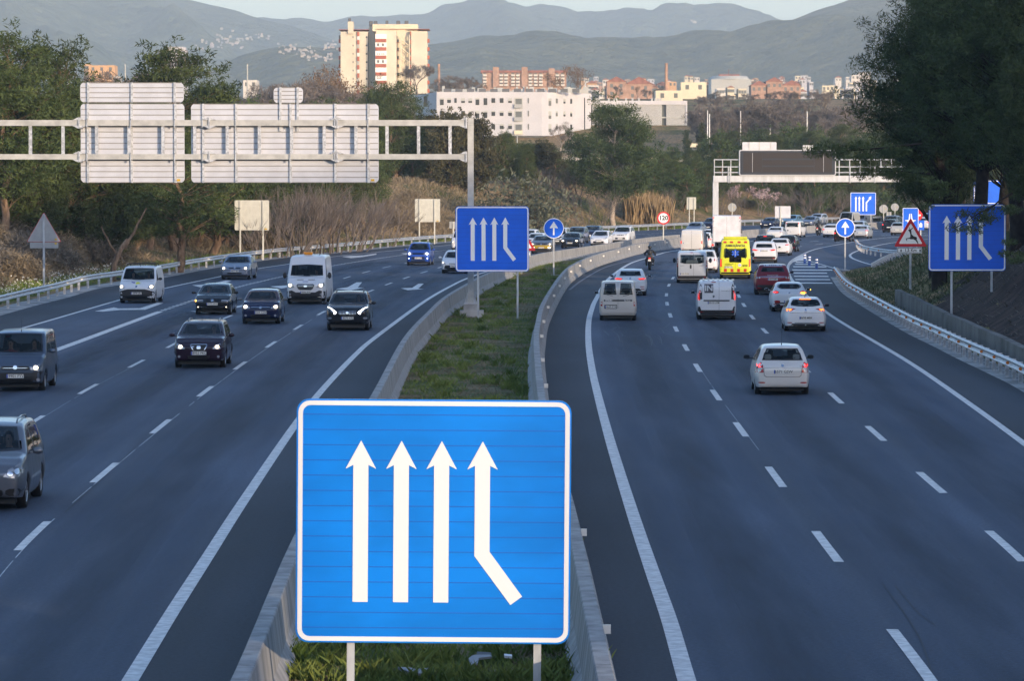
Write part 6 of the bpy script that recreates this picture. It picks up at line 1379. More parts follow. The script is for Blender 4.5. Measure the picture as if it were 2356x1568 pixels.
# ---------------------------------------------------------------- near gantry carrying two sign backs
def gantry():
    Y = 178.0; x0 = D(1083, 600, Y).x
    t = empty('gantry', (x0, Y, 0), 0, 'galvanised sign gantry reaching over the left carriageway from the median', 'gantry')
    Zt1, Zt2 = D(1083, 276, Y).z, D(1083, 289.5, Y).z; Zb1, Zb2 = D(1083, 354.5, Y).z, D(1083, 367, Y).z
    L_ = 28.0; p = MB(); p.bbox((-0.14, -0.14, 0.62), (0.14, 0.14, Zt1 + 0.09)); p.build('column', M_GANT, t)
    p = MB(); p.bbox((-0.14 - L_, -0.14, 0.3), (0.14 - L_, 0.14, Zt1 + 0.09)); p.build('column', M_GANT, t)
    for (za, zb_) in ((Zt2, Zt1), (Zb2, Zb1)):
        b = MB(); b.bbox((-L_ + 0.14, -0.13, za), (-0.22, 0.13, zb_)); b.bbox((-L_ + 0.14, -0.138, (za + zb_) / 2 + .02), (-0.22, -0.13, zb_ - 0.03)); b.build('beam', M_GANT, t)
    for px in [70, 145, 222.5, 297, 375, 448, 523, 597, 671, 746, 819, 890.5, 963, 1035.5]:
        x = D(px, 300, Y).x - x0; r = MB(); r.bbox((x - 0.075, -0.06, Zb1 + 0.002), (x + 0.075, 0.06, Zt2 - 0.002)); r.build('rung', M_GALV, t)
    for px in (183, 482, 776, 1073):
        x = D(px, 300, Y).x - x0
        for za, zb_ in ((Zt2, Zt1), (Zb2, Zb1)):
            f = MB(); zc = (za + zb_) / 2
            f.bbox((x - 0.035, -0.22, za - 0.12), (x + 0.035, 0.20, zb_ + 0.12))
            for sg in (-1, 1):
                if px == 1073 and sg > 0: continue
                for u in (-1, 1): f.prism([(x + sg * 0.04, zc + u * 0.26), (x + sg * 0.30, zc + u * 0.14), (x + sg * 0.30, zc + u * 0.132), (x + sg * 0.04, zc + u * 0.13)], -0.19, 0.15)
            f.build('flange', M_GALV, t)
    for za in (Zt2 + .02, Zt2 + .1, Zt2 + .18, Zt2 + 0.25, Zb2 + .02, Zb2 + .1, Zb2 + .18, Zb2 + 0.25):
        f = MB(); f.bbox((-0.12, -0.15, za), (0.10, -0.14, za + 0.018)); f.build('stiffener', M_ZINC, t)
    b = MB(); b.box((0, 0, 0.62), (0.62, 0.62, 0.03)); 
    for k in range(4):
        a = PI / 2 * k; u = Vector((math.cos(a), math.sin(a), 0)); b.prism([(0.14, 0.63), (0.30, 0.63), (0.14, 1.15)], -0.02, 0.02) if k == 0 else None
    b.prism([(-0.14, 0.63), (-0.30, 0.63), (-0.14, 1.15)], -0.02, 0.02); b.prism([(-0.30, 0.63), (-0.14, 0.63), (-0.14, 1.15)], 0.10, 0.12); b.prism([(0.30, 0.63), (0.14, 0.63), (0.14, 1.15)], 0.10, 0.12)
    b.prism([(-0.30, 0.63), (-0.14, 0.63), (-0.14, 1.15)], -0.2, -0.18); b.prism([(0.30, 0.63), (0.14, 0.63), (0.14, 1.15)], -0.2, -0.18); b.build('base_plate', M_ZINC, t)
    f = MB(); f.box((0.03, 0, 0.46), (0.72, 0.72, 0.30)); f.box((0.05, 0.02, 0.15), (1.10, 1.1, 0.32)); f.build('footing', M_CONC, t)
    # panels fixed to the far side of the beams; each board is a thing hung on the gantry
    def board(xl, xr, yt, yb, ribs, stiff, label, y=0.22, stk=True, hang=None):
        a = D(xl, yb, Y + y); c = D(xr, yt, Y + y); w = c.x - a.x; h_ = c.z - a.z; z0 = a.z
        bt = empty('sign_back', (a.x, Y + y, 0), 0, label, 'road sign')
        m_ = MB(); m_.prism([(q[0], q[1] + z0) for q in rrect(0, 0, w, h_, 0.20, 6)], 0.04, 0.07); m_.build('panel', M_BACK, bt)
        q = MB(); step = h_ / ribs
        for k in range(1, ribs): z = z0 + step * k; q.prism([(z - 0.018, 0), (z - 0.018, -0.03), (z + 0.006, -0.036), (z + 0.018, 0)], 0.03, w - 0.03, 'x') if False else q.bbox((0.03, 0.008, z - 0.020), (w - 0.03, 0.04, z + 0.014))
        q.bbox((0.16, 0.01, z0), (w - 0.16, 0.04, z0 + 0.03)); q.bbox((0.16, 0.01, z0 + h_ - 0.03), (w - 0.16, 0.04, z0 + h_)); q.build('rib', M_RIBM, bt)
        for px in stiff:
            x = D(px, yb, Y + y).x - a.x; s_ = MB(); e = hang if hang else 0; s_.bbox((x - 0.055, -0.07, z0 - e), (x + 0.055, 0.006, z0 + h_)); s_.build('stiffener', M_GALV, bt)
            if not hang:
                for zz in (Zt1, Zb1):
                    if z0 < zz < z0 + h_: k_ = MB(); k_.bbox((x - 0.04, -0.42, zz - 0.34), (x + 0.02, -0.36, zz + 0.04)); k_.bbox((x - 0.04, -0.42, zz + 0.02), (x + 0.02, -0.05, zz + 0.05)); k_.build('clamp', M_ZINC, bt)
        if stk: k_ = MB(); k_.bbox((w - 0.36, -0.0, z0 + 0.07), (w - 0.20, 0.009, z0 + 0.17)); k_.build('sticker', M_STICK, bt)
    board(186, 424, 238, 420.5, 14, [203, 303.5, 404], 'large white slatted sign back hung on the left part of the gantry')
    board(184.5, 422.5, 189.5, 235.5, 4, [203, 303.5, 402], 'long low white sign back on top of the left gantry board', stk=False)
    board(440, 871, 238.5, 420.5, 14, [468, 544, 669, 772, 848], 'widest white slatted sign back hung on the middle of the gantry')
    board(629.5, 697, 200.5, 237, 4, [645, 685], 'small rounded white sign back sticking up above the widest gantry board', stk=False, hang=1.3)
gantry()
# ---------------------------------------------------------------- far gantry with the dark message board
def vms():
    Y = 382.0; x0 = D(1646, 500, Y).x; t = empty('gantry', (x0, Y, 0), 0, 'white portal gantry with railings carrying a dark message board', 'gantry')
    GW = mat('gantry_white', (0.58, 0.60, 0.62), 0.5, metal=0.15, col2=(0.44, 0.45, 0.45), scale=1.2, lo=0.3, hi=0.75, stretch=(2.5, 1, 0.5)); X = lambda px: D(px, 400, Y).x - x0; Z = lambda py: D(1646, py, Y).z
    for px in (1646.5, 2165): c = MB(); c.bbox((X(px) - 0.28, -0.28, 0), (X(px) + 0.28, 0.28, Z(419) - 0.001)); c.build('column', GW, t)
    b = MB(); b.bbox((X(1641), -0.4, Z(419)), (X(2172), 0.5, Z(404.5))); b.build('beam', GW, t)
    r = MB()
    for yy in (367.5, 384, 397): r.tube([(X(1642), -0.35, Z(yy)), (X(2172), -0.35, Z(yy))], 0.06, 6)
    for px in list(range(1643, 1700, 19)) + list(range(1930, 2170, 24)): r.tube([(X(px), -0.35, Z(404)), (X(px), -0.35, Z(367))], 0.05, 6)
    r.build('railing', GW, t)
    for px in (1675, 1679, 1955, 2012): r = MB(); r.bbox((X(px) - .04, -0.5, Z(421)), (X(px) + .04, -0.42, Z(383))); r.build('hanger', GW, t)
    n = 7; m_ = MB()
    t2 = empty('message_board', (x0 + X(1700), Y - 0.6, 0), 0, 'wide dark electronic message board, switched off, on the white gantry', 'message board')
    w = X(1922) - X(1700); z0, z1 = Z(404), Z(345); FR = mat('board_frame', (0.50, 0.51, 0.53), 0.5); DK = mat('board_dark', (0.020, 0.026, 0.036), 0.35); LE = mat('board_led', (0.024, 0.017, 0.015), 0.6, col2=(0.015, 0.011, 0.010), scale=30, lo=0.45, hi=0.55)
    m_.prism([(x, z0 + z) for x, z in rrect(0, 0, w, z1 - z0, 0.15)], 0, 0.75); m_.build('housing', FR, t2)
    flat_part('bezel', [(x, z0 + z) for x, z in rrect(.09, .09, w - .09, z1 - z0 - .09, 0.12)], -0.02, 0.02, DK, t2); flat_part('screen', rrect(w * .04, z0 + .33, w * .96, z1 - .30, 0.02), -0.035, 0.014, LE, t2)
    for yy in (366, 382): flat_part('divider', rrect(w * .235, Z(yy + 2.2), w * .775, Z(yy - 1.4), .01), -0.045, 0.009, DK, t2)
    for fx in (.135, .235, .775, .87): flat_part('divider', rrect(w * fx, z0 + .35, w * fx + .03, z1 - .32, .005), -0.045, 0.009, FR if fx in (.135, .87) else DK, t2)
    for xl, xr, yt, yb, lb in ((1708, 1786.5, 327, 347.5, 'long white slatted sign back on top of the dark message board'), (1847, 1871, 334, 348, 'small white slatted sign back at the right top of the message board')):
        a = D(xl, yb, Y + 0.5); c = D(xr, yt, Y + 0.5); q = empty('sign_back', (a.x, Y + 0.5, 0), 0, lb, 'road sign'); ww, hh = c.x - a.x, c.z - a.z
        flat_part('panel', [(x, a.z + z) for x, z in rrect(0, 0, ww, hh, 0.09)], 0, 0.04, M_BACK, q); k_ = MB()
        for i in range(1, 6): k_.bbox((0.03, -0.02, a.z + hh * i / 6 - .012), (ww - .03, 0, a.z + hh * i / 6 + .012))
        k_.build('rib', M_BACKT, q); k_ = MB(); [k_.bbox((ww * f - .03, -.06, a.z - 0.4), (ww * f + .03, -.02, a.z + hh)) for f in (.2, .5, .83)]; k_.build('stiffener', M_BACKT, q)
    a = D(2240, 470, Y + 40); q = empty('road_sign', (a.x, Y + 40, 0), 0, 'blue overhead direction sign glimpsed between the dark pine trunks', 'road sign'); h0, h1 = a.z, D(2192, 415, Y + 40).z; ww = D(2335, 478, Y + 40).x - a.x
    flat_part('panel', [(x, h0 + z) for x, z in rrect(0, 0, ww, h1 - h0, 0.2)], 0, 0.05, M_BLUE, q); ring_part('border', [(x, h0 + z) for x, z in rrect(.05, .05, ww - .05, h1 - h0 - .05, .18)], [(x, h0 + z) for x, z in rrect(.13, .13, ww - .13, h1 - h0 - .13, .12)], -0.008, 0.008, M_SW, q)
    for f in (.2, .8): post_to(q, ww * f, 0, h1, 0.3, GW, 0.25)
vms()
# litter in the median
M_LIT1 = mat('torn_panel_grey', (0.24, 0.245, 0.25), 0.6)
def scrap(x, y, pts, lb, m=M_LIT1, name='scrap'):
    p = G(x, y, 0.10); mb = MB(); mb.prism(pts, 0.0, 0.03, 'z'); o = mb.build(name, m); o.location = p; o.rotation_euler = (R(9), R(5), 0.2); tag(o, lb, 'litter')
scrap(955, 1546, [(-.22, .05), (-.05, .06), (0.0, .0), (.20, .10), (.10, -.16), (-.02, -.22), (-.18, -.06)], 'torn pale grey sheet lying in the near median grass')
scrap(1100, 1524, [(-.14, -.25), (-.12, .05), (-.02, .22), (.20, .28), (.22, .20), (.02, .08), (-.04, -.18)], 'curved broken plastic trim lying right of the torn grey sheet')
scrap(1112, 1514, [(-.10, -.05), (.10, -.06), (.13, .16), (-.06, .16)], 'dark flat scrap lying on the curved plastic trim', mat('scrap_dark', (0.05, 0.055, 0.065), 0.6))
scrap(1168, 1514, [(-.05, -.04), (.05, -.05), (.06, .05), (-.04, .06)], 'small white and blue piece of litter by the right sign post', M_WHT)
scrap(1210, 610, [(-.25, -.1), (.2, -.1), (.3, .1), (-.1, .15)], 'small white litter in the grass below the round arrow sign', M_WHT)
# ================================================================== BUILDINGS AND FAR COUNTRY
def gz_at(x, Y): return terrain_h(x, Y)
M_WALLW = mat('render_white', (0.50, 0.50, 0.525), 0.8, spec=0.2, var=0.04, scale=0.2); M_WIN = mat('window_dark', (0.025, 0.028, 0.03), 0.2, spec=0.6); M_SHUT = mat('shutter_pale', (0.40, 0.41, 0.385), 0.6)
M_WINM = mat('window_mid', (0.12, 0.13, 0.125), 0.3); M_TAN = mat('render_tan', (0.60, 0.55, 0.44), 0.85, spec=0.15, var=0.06, scale=0.15); M_TERRA = mat('balcony_red', (0.36, 0.10, 0.055), 0.7)
M_CREAM = mat('render_cream', (0.64, 0.57, 0.42), 0.8, var=0.05, scale=0.2); M_ROOFR = mat('roof_red', (0.24, 0.10, 0.075), 0.8, var=0.2, scale=0.5); M_BRICK = mat('brick_orange', (0.36, 0.225, 0.16), 0.85, var=0.15, scale=0.6); M_PALEB = mat('render_pale', (0.62, 0.58, 0.52), 0.8)
M_ORANG = mat('render_orange', (0.55, 0.33, 0.17), 0.8); M_DGREY = mat('roof_grey', (0.10, 0.105, 0.11), 0.7)
class Bld:
    def __init__(s, name, label, Y, xref, cat='building', group=None):
        s.Y = Y; s.x0 = D(xref, 400, Y).x; s.t = empty(name, (s.x0, Y, gz_at(s.x0, Y)), 0, label, cat, group); s.gz = s.t.location.z
    def X(s, px, Y=None): Y = Y or s.Y; return D(px, 400, Y).x - s.x0
    def Z(s, py, Y=None): Y = Y or s.Y; return D(1178, py, Y).z - s.gz
    def box(s, nm, xl, xr, yt, yb, m, y0=0.0, y1=12.0, par=None, sink=0.0):
        mb = MB(); mb.bbox((s.X(xl), y0, s.Z(yb) - sink), (s.X(xr), y1, s.Z(yt))); return mb.build(nm, m, par or s.t)
# --- tower
def tower():
    b = Bld('apartment_tower', 'tall tan apartment tower with red balcony bands rising above the trees', 1270, 884, 'apartment tower')
    b.box('wall', 783, 846, 71, 215, M_TAN, 4.0, 18); b.box('wall', 847.5, 865, 55, 215, M_TAN, 7.0, 18.2); c = b.box('wall', 865.3, 912.5, 71, 215, M_TAN, 0, 16); b.box('wall', 912.8, 946, 71, 215, M_CREAM, 2.2, 16.2); b.box('wall', 946.3, 983, 71, 215, M_TAN, 0.6, 16.1)
    pent = b.box('penthouse', 857, 961, 54.5, 70.8, M_CREAM, 2.6, 14)
    for xl, xr, yt, yb in ((800, 812.5, 48, 76), (927, 946, 54, 71)): b.box('stair_tower', xl, xr, yt, yb, M_TAN, 3.2, 9)
    b.box('roof_edge', 779, 848, 66.2, 67.2, M_TERRA, 3.4, 18); b.box('roof_edge', 866, 944, 65.5, 66.4, M_TERRA, 1.8, 2.4); b.box('roof_edge', 943, 988, 66, 67, M_TERRA, 0.2, 16)
    for k in range(9):
        y = 78 + k * 19.25
        b.box('balcony', 864.6, 889, y + 11.2, y + 18.6, M_TERRA, -1.0, 0); w = b.box('window', 864.2, 890, y, y + 11, mat('window_offwhite', (0.80, 0.79, 0.77), 0.35), -0.7, -0.002)  # balcony windows in plain off-white
        if k in (1, 3): [b.box('pane', x_, x_ + 4.4, y + 2.5, y + 8.5, M_WINM, -0.8, -0.71, w) for x_ in (868.5, 879.5)]
        if k == 2: [b.box('pane', x_, x_ + 2.2, y + 6.5, y + 8.5, M_WIN, -0.8, -0.71, w) for x_ in (868.5, 872.5, 878.5, 882.5)]
        b.box('balcony', 821, 826.3, y - 6.4, y + 3.4, M_TERRA, 3.4, 4); b.box('window', 821.3, 826.6, y + 4.2, y + 11.8, M_SHUT if k % 2 else M_WHT, 3.6, 4 - .002)
        b.box('balcony', 778, 783, y + 10.5, y + 19, M_TERRA, 5, 8); b.box('window', 778.6, 782.8, y + 1, y + 9.8, M_WHT if k % 3 else M_WINM, 5.2, 8.2)
        b.box('window', 810.5, 813, y + 4, y + 8, M_WINM, 3.9, 4 - .003); b.box('window', 841, 845, y + 4, y + 8, M_WIN, 3.9, 4 - .003)
        b.box('balcony', 943.6, 946.1, y - 6.5, y + 3.3, M_TERRA, 0.2, 1); b.box('balcony', 983.2, 988, y + 10.5, y + 19, M_TERRA, 1.4, 4.5)
        if k: b.box('window', 913.4, 917.6, y - 7.6, y - 1.2, M_WIN, 2.1, 2.2 - .002); b.box('balcony', 913.4, 917.8, y - 1, y + 0.8, M_TERRA, 1.6, 2.18)
    fr = MB(); M_FR = M_CREAM
    for px in (921.5, 941): fr.bbox((b.X(px), 0.2, b.Z(215)), (b.X(px) + 0.35, 0.6, b.Z(80)))
    for k in range(7):
        y = 90 + k * 19.25; fr.tube([(b.X(922), 0.4, b.Z(y)), (b.X(941), 0.4, b.Z(y + 14))], 0.16, 4); fr.tube([(b.X(941), 0.4, b.Z(y + 14)), (b.X(922), 0.4, b.Z(y + 19))], 0.10, 4)
    fr.build('fire_stair', M_FR, b.t)
    for px, py, n in ((804, 46.5, 2), (852, 53, 3), (862.5, 53, 3), (890, 52, 2), (915, 52.5, 3), (934, 52.5, 3)):
        q = MB()
        for k in range(n): q.tube([(b.X(px + k * 2.6 - 2), 6.0, b.Z(py + 3)), (b.X(px + k * 2.6 - 2), 6.0, b.Z(py - 4))], 0.28, 8); q.sphere((b.X(px + k * 2.6 - 2), 6.0, b.Z(py - 5)), 0.3, 8, 5)
        q.build('chimney_pot', M_DGREY, b.t)
tower()
# --- white building
def white_block():
    b = Bld('white_building', 'long white three storey building with rows of square windows', 945, 1120)
    zt, zb = b.Z(211.5), b.Z(312.5)
    P_ = lambda px, Y: ((D(px, 400, Y).x - b.x0), Y - b.Y)
    foot = [P_(1004.7, 945), P_(1246, 945), P_(1359, 962), P_(1362, 985), P_(960, 1000), P_(956.5, 985)]
    mb = MB(); mb.prism(foot, zb, zt, 'z'); w = mb.build('wall', M_WALLW, b.t)
    mb = MB(); mb.prism([(x * 0.985, y * 0.96 + 1.2) for x, y in foot], zb - 9, zb - 0.003, 'z'); mb.build('ground_floor', M_WINM, b.t)
    def win(px, yt, yb, w_, plane=0, m=M_WIN, shut=0.4):
        if plane == 0: y = 0.0
        else: y = (px - 1246) / (1359 - 1246) * 17.0
        xl, xr = b.X(px - w_, b.Y + y), b.X(px + w_, b.Y + y); f = MB(); f.bbox((xl, y - 0.06 - (0.12 if plane else 0), b.Z(yb)), (xr, y + 0.3, b.Z(yt))); o = f.build('window', m, b.t)
        if shut > 0: f = MB(); f.bbox((xl - .04, y - 0.10 - (0.12 if plane else 0), b.Z(yt + (yb - yt) * shut)), (xr + .04, y - 0.055, b.Z(yt))); f.build('shutter', M_SHUT, o)
        fr = MB(); fr.bbox((xl - .08, y - 0.11 - (0.12 if plane else 0), b.Z(yb)), (xl - .005, y - 0.0, b.Z(yt))); fr.build('reveal', M_WALLW, o)
    ra = random.Random(4)
    for r_, (yt, yb) in enumerate(((225.5, 236.5), (255, 266.5), (285, 297))):
        for i, cx in enumerate((1016.8, 1033.3, 1048.2, 1065.5, 1082, 1098.5, 1117, 1135, 1154.2, 1173.5)):
            tall = (i in (0, 5, 6)); win(cx, yt, yb + (5 if tall else 0), 4.3 if i != 2 else 2.8, 0, M_WIN, ra.choice((0, 0.2, 0.35, 0.6)))
        win(1215.8, yt, yb + 1, 1.4, 0, M_WINM, 0)
        for i, cx in enumerate((1263, 1279.4, 1297, 1312.5)): win(cx, yt, yb + (6 if i == 0 else 0), 5.4 if i == 0 else 3.9, 1, M_WIN if ra.random() < .5 else M_WINM, ra.choice((0, 0.35, 0.6)))
        o = b.box('balcony', 1182.7, 1202.5, yt - 0.3, yb + 14, M_SHUT, -0.05, 0.4); b.box('glazing', 1186, 1200.5, yt + 1.5, yb + 4, M_WINM, -0.08, 0.2, o); b.box('railing', 1183, 1202.3, yb + 3, yb + 12, M_BACKG if r_ < 2 else M_CREAM, -0.6, -0.5, o)
    b.box('window', 1346.5, 1348.8, 222, 300, M_WIN, 14.6, 16); 
    wl = MB(); a, c_ = Vector((*foot[0], 0)), Vector((*foot[5], 0)); pp = a.lerp(c_, 0.45); wl.box((pp.x, pp.y - 0.3, b.Z(230)), (1.6, 0.5, 2.6)); wl.build('window', M_WIN, b.t)
    ra = random.Random(8); eq = MB()
    for k in range(46):
        px = 1010 + k * 7.4 + ra.uniform(-2, 2); y = ra.uniform(6, 20); hh = ra.uniform(0.4, 1.7); eq.bbox((b.X(px), y, zt + 0.003), (b.X(px) + ra.uniform(0.4, 1.6), y + 0.8, zt + hh))
    eq.build('roof_plant', M_SHUT, b.t); eq = MB()
    for k in range(12): px = 1020 + k * 27; eq.bbox((b.X(px), 4, zt + 0.003), (b.X(px) + 1.8, 5, zt + 0.9))
    eq.build('solar_panel', M_DGREY, b.t)
    # annex
    an = Bld('office_annex', 'lower white annex with a slatted glass front right of the white building', 968, 1470)
    an.box('roof_slab', 1359.5, 1581, 231.5, 240.5, M_WALLW, 0, 20); an.box('wall', 1360, 1578.5, 240.6, 300, M_WINM, 1.2, 19.5); an.box('floor_slab', 1362, 1581, 299, 304.5, M_WALLW, 0, 20); an.box('side_wall', 1577.5, 1581, 240.5, 299, M_WALLW, 0, 20)
    sl = MB()
    for k in range(150):
        px = 1363 + k * 1.43
        if 1523 < px < 1532: continue
        sl.bbox((an.X(px), 0.2, an.Z(299)), (an.X(px) + 0.085, 0.42, an.Z(240.6)))
    sl.build('slat', mat('slat_white', (0.62, 0.63, 0.62), 0.6), an.t); an.box('floor_band', 1361, 1578, 269, 271.5, M_SHUT, 0.1, 1.19)
    for px in (1380, 1420, 1460, 1500, 1540, 1570): an.box('pillar', px, px + 2, 304.6, 322, M_WALLW, 2, 2.6)
    for px in (1372, 1378, 1400, 1412, 1418, 1440, 1455, 1470, 1500, 1508, 1514, 1520): an.box('roof_plant', px, px + 4, 224.5, 231.3, M_SHUT, 6, 8)
    # road wall under both
    r_ = Bld('boundary_wall', 'long low pale wall in front of the white building', 905, 1400, 'wall')
    mb = MB(); mb.bbox((r_.X(1180), 0, -1), (r_.X(1640), 0.3, 1.1)); mb.build('wall', M_PALEB, r_.t)
white_block()
def chimney(cx, yt, yb, w, Y, lb):
    b = Bld('brick_chimney', lb, Y, cx, 'chimney'); mb = MB(); r = w / 2 / scl(Y); mb.tube([(0, 0, -2), (0, 0, b.Z(yt + 4)), (0, 0, b.Z(yt + 3)), (0, 0, b.Z(yt))], [r * 1.3, r * 0.95, r * 1.15, r * 1.1], 14); mb.build('shaft', M_BRICK, b.t)
chimney(1532.5, 145, 205, 7, 1250, 'tall slender brick factory chimney right of the white building roofs'); chimney(1010, 147, 178, 6, 1350, 'shorter brick chimney close to the apartment tower')
def brick_row():
    b = Bld('apartment_block', 'long orange brick apartment block with white balconies and a red roof', 1650, 1206, 'building')
    b.box('wall', 1110, 1303, 167, 225, M_BRICK, 0, 14); b.box('roof', 1106, 1306, 161.5, 166.8, M_ROOFR, -0.8, 15)
    for px in (1134, 1200, 1262): b.box('stair_tower', px, px + 14, 154 + (3 if px == 1262 else 0), 200, M_BRICK, -1.0, -0.002)
    for r_ in range(4):
        for px in (1111, 1149, 1160, 1176, 1187, 1216, 1228, 1240, 1278, 1290): f = b.box('balcony', px, px + 9, 171 + r_ * 7.5, 175 + r_ * 7.5, M_PALEB, -1.3, -.003); b.box('glazing', px + 1, px + 7, 168 + r_ * 7.5, 170.8 + r_ * 7.5, M_WINM, -0.3, -.002, f)
brick_row()
def simple(name, lb, Y, xl, xr, yt, m, floors=3, roof=None, depth=12, cat='building', group=None, wm=M_WINM, wn=None):
    b = Bld(name, lb, Y, (xl + xr) / 2, cat, group); base = -3.0
    mb = MB(); mb.bbox((b.X(xl), 0, base), (b.X(xr), depth, b.Z(yt))); mb.build('wall', m, b.t); x0, x1_ = b.X(xl), b.X(xr); zt = b.Z(yt)
    if roof: mb = MB(); mb.prism([(x0 - .4, zt + .003), (x1_ + .4, zt + .003), ((x0 + x1_) / 2, zt + min(3.0, (x1_ - x0) * 0.28))], -0.4, depth + .4); mb.build('roof', roof, b.t)
    n = wn or max(2, int((x1_ - x0) / 3.4)); 
    for f in range(floors):
        z = zt - 2.2 - f * 3.0
        if z < 0.5: break
        for k in range(n): x = lerp(x0, x1_, (k + 0.5) / n); mb = MB(); mb.bbox((x - .55, -0.06, z), (x + .55, 0.2, z + 1.4)); mb.build('window', wm, b.t)
    return b
simple('apartment_building', 'orange apartment building with flat stepped roof above the trees at far left', 1600, 205, 265, 150, M_ORANG, 3); bb = simple('roof_house', 'pale orange top storey beside the orange apartment building', 1620, 194, 206, 147, M_ORANG, 1)
b = Bld('office_building', 'white and dark glass tall building half hidden by the leafy left tree', 1500, 396); b.box('wall', 372, 427, 113, 230, M_WALLW, 2, 14); b.box('glazing', 366, 384, 115, 228, M_WINM, 0, 13); b.box('roof', 384, 424, 107, 112.7, M_WALLW, 1, 12)
for k in range(8): b.box('window_band', 386, 425, 117 + k * 8, 120.5 + k * 8, M_WIN, 1.9, 2.1)
simple('house', 'white flat roofed house behind the leafy left tree', 1400, 560, 592, 184, M_PALEB, 1); simple('house', 'low white building at the right of the orange apartment building', 1450, 262, 274, 174.5, M_PALEB, 1)
simple('warehouse', 'cream yellow flat roofed hall right of the white annex', 1180, 1566, 1625, 189, M_CREAM, 1, wn=2); simple('warehouse', 'lower cream yellow hall in front of the brick chimney', 1150, 1508, 1570, 208, M_CREAM, 1, wn=2)
b = Bld('sports_hall', 'grey round roofed hall with a red crane like mast in the far town', 2100, 1680); b.box('wall', 1636, 1728, 182, 215, M_SHUT, 0, 30); mb = MB(); mb.tube([(0, 10, b.Z(182)), (0, 10, b.Z(178)), (0, 10, b.Z(174))], [11, 10.5, 9.5], 24); mb.build('drum', M_SHUT, b.t); b.box('roof', 1655, 1702, 170, 173.8, M_ROOFR, 5, 12); b.box('mast', 1677, 1678, 158, 170, M_ROOFR, 6, 6.4)
ra = random.Random(21)
# the far town: houses in front rows stand lower in the picture
cols = [M_PALEB, M_CREAM, M_WALLW, M_BRICK, M_ORANG, M_PALEB, M_WALLW]
for k in range(130):
    row = k % 5; Y = (1750, 1950, 2200, 2500, 2900)[row]; px = ra.uniform(1335, 2075); 
    if 1500 < px < 1640 and row < 2: continue
    w = ra.uniform(12, 30) if row < 3 else ra.uniform(7, 16); yt = {0: 206, 1: 200, 2: 192, 3: 186, 4: 178}[row] + ra.uniform(-5, 5); red = ra.random() < (0.45 if px < 1840 else 0.1)
    simple('town_house', 'one of the many small houses packed in the far town', Y, px, px + w, yt, cols[ra.randrange(len(cols))] if px < 1840 else (M_PALEB, M_CREAM, M_WALLW)[k % 3], 2 if row < 2 else 1, M_ROOFR if red else None, 14, 'house', 'houses of the far town', wn=3 if row < 3 else 2)
for xl, xr, yt, lb in ((1762, 1800, 188, 'red roofed brick house left of the red gabled hall'), (1800, 1842, 196, 'wide red gabled hall in the middle of the far town'), (1728, 1765, 196, 'red roofed house with dark walls right of the round hall')):
    simple('gabled_house', lb, 1600, xl, xr, yt, M_BRICK, 1, M_ROOFR, 16, 'house', wn=3)
for xl, xr, yt, lb in ((1396, 1440, 188, 'brick terrace with red roof right of the orange brick block'), (1440, 1500, 193, 'brick and cream terrace left of the brick chimney')): simple('terrace', lb, 1500, xl, xr, yt, M_BRICK, 2, M_ROOFR, 12, 'building')
for xl, xr, yt, lb in ((1975, 2002, 166, 'white stepped apartment block highest at the right end of the far town'), (1958, 1976, 172, 'pale block left of the white stepped apartment block')): simple('apartment_block', lb, 2300, xl, xr, yt, M_PALEB, 3, None, 12, 'building')
simple('farm_building', 'small cream house between the two cypresses', 840, 1585, 1606, 330, M_CREAM, 1, None, 8, 'house', wn=2)

# --- hills: three ranges with real depth
def mt_mat(name, c1, c2, rock):
    m = mat(name, c1, 0.95, spec=0.05); nt = m.node_tree; N = nt.nodes; L = nt.links; b_ = N['Principled BSDF']; tc = N.new('ShaderNodeTexCoord')
    n1 = N.new('ShaderNodeTexNoise'); n1.inputs['Scale'].default_value = 0.012; n1.inputs['Detail'].default_value = 9; n1.inputs['Roughness'].default_value = 0.68; L.new(tc.outputs['Object'], n1.inputs[0])
    r1 = N.new('ShaderNodeValToRGB'); e = r1.color_ramp.elements; e[0].position = 0.36; e[0].color = (*c1, 1); e[1].position = 0.60; e[1].color = (*c2, 1); e2 = r1.color_ramp.elements.new(0.715); e2.color = (*c2, 1); e3 = r1.color_ramp.elements.new(0.75); e3.color = (*rock, 1)
    L.new(n1.outputs['Fac'], r1.inputs[0]); L.new(r1.outputs[0], b_.inputs['Base Color'])
    bp = N.new('ShaderNodeBump'); bp.inputs['Strength'].default_value = 1.0; bp.inputs['Distance'].default_value = 40; n2 = N.new('ShaderNodeTexNoise'); n2.inputs['Scale'].default_value = 0.035; n2.inputs['Detail'].default_value = 6; L.new(tc.outputs['Object'], n2.inputs[0]); L.new(n2.outputs['Fac'], bp.inputs['Height']); L.new(bp.outputs[0], b_.inputs['Normal'])
    return m
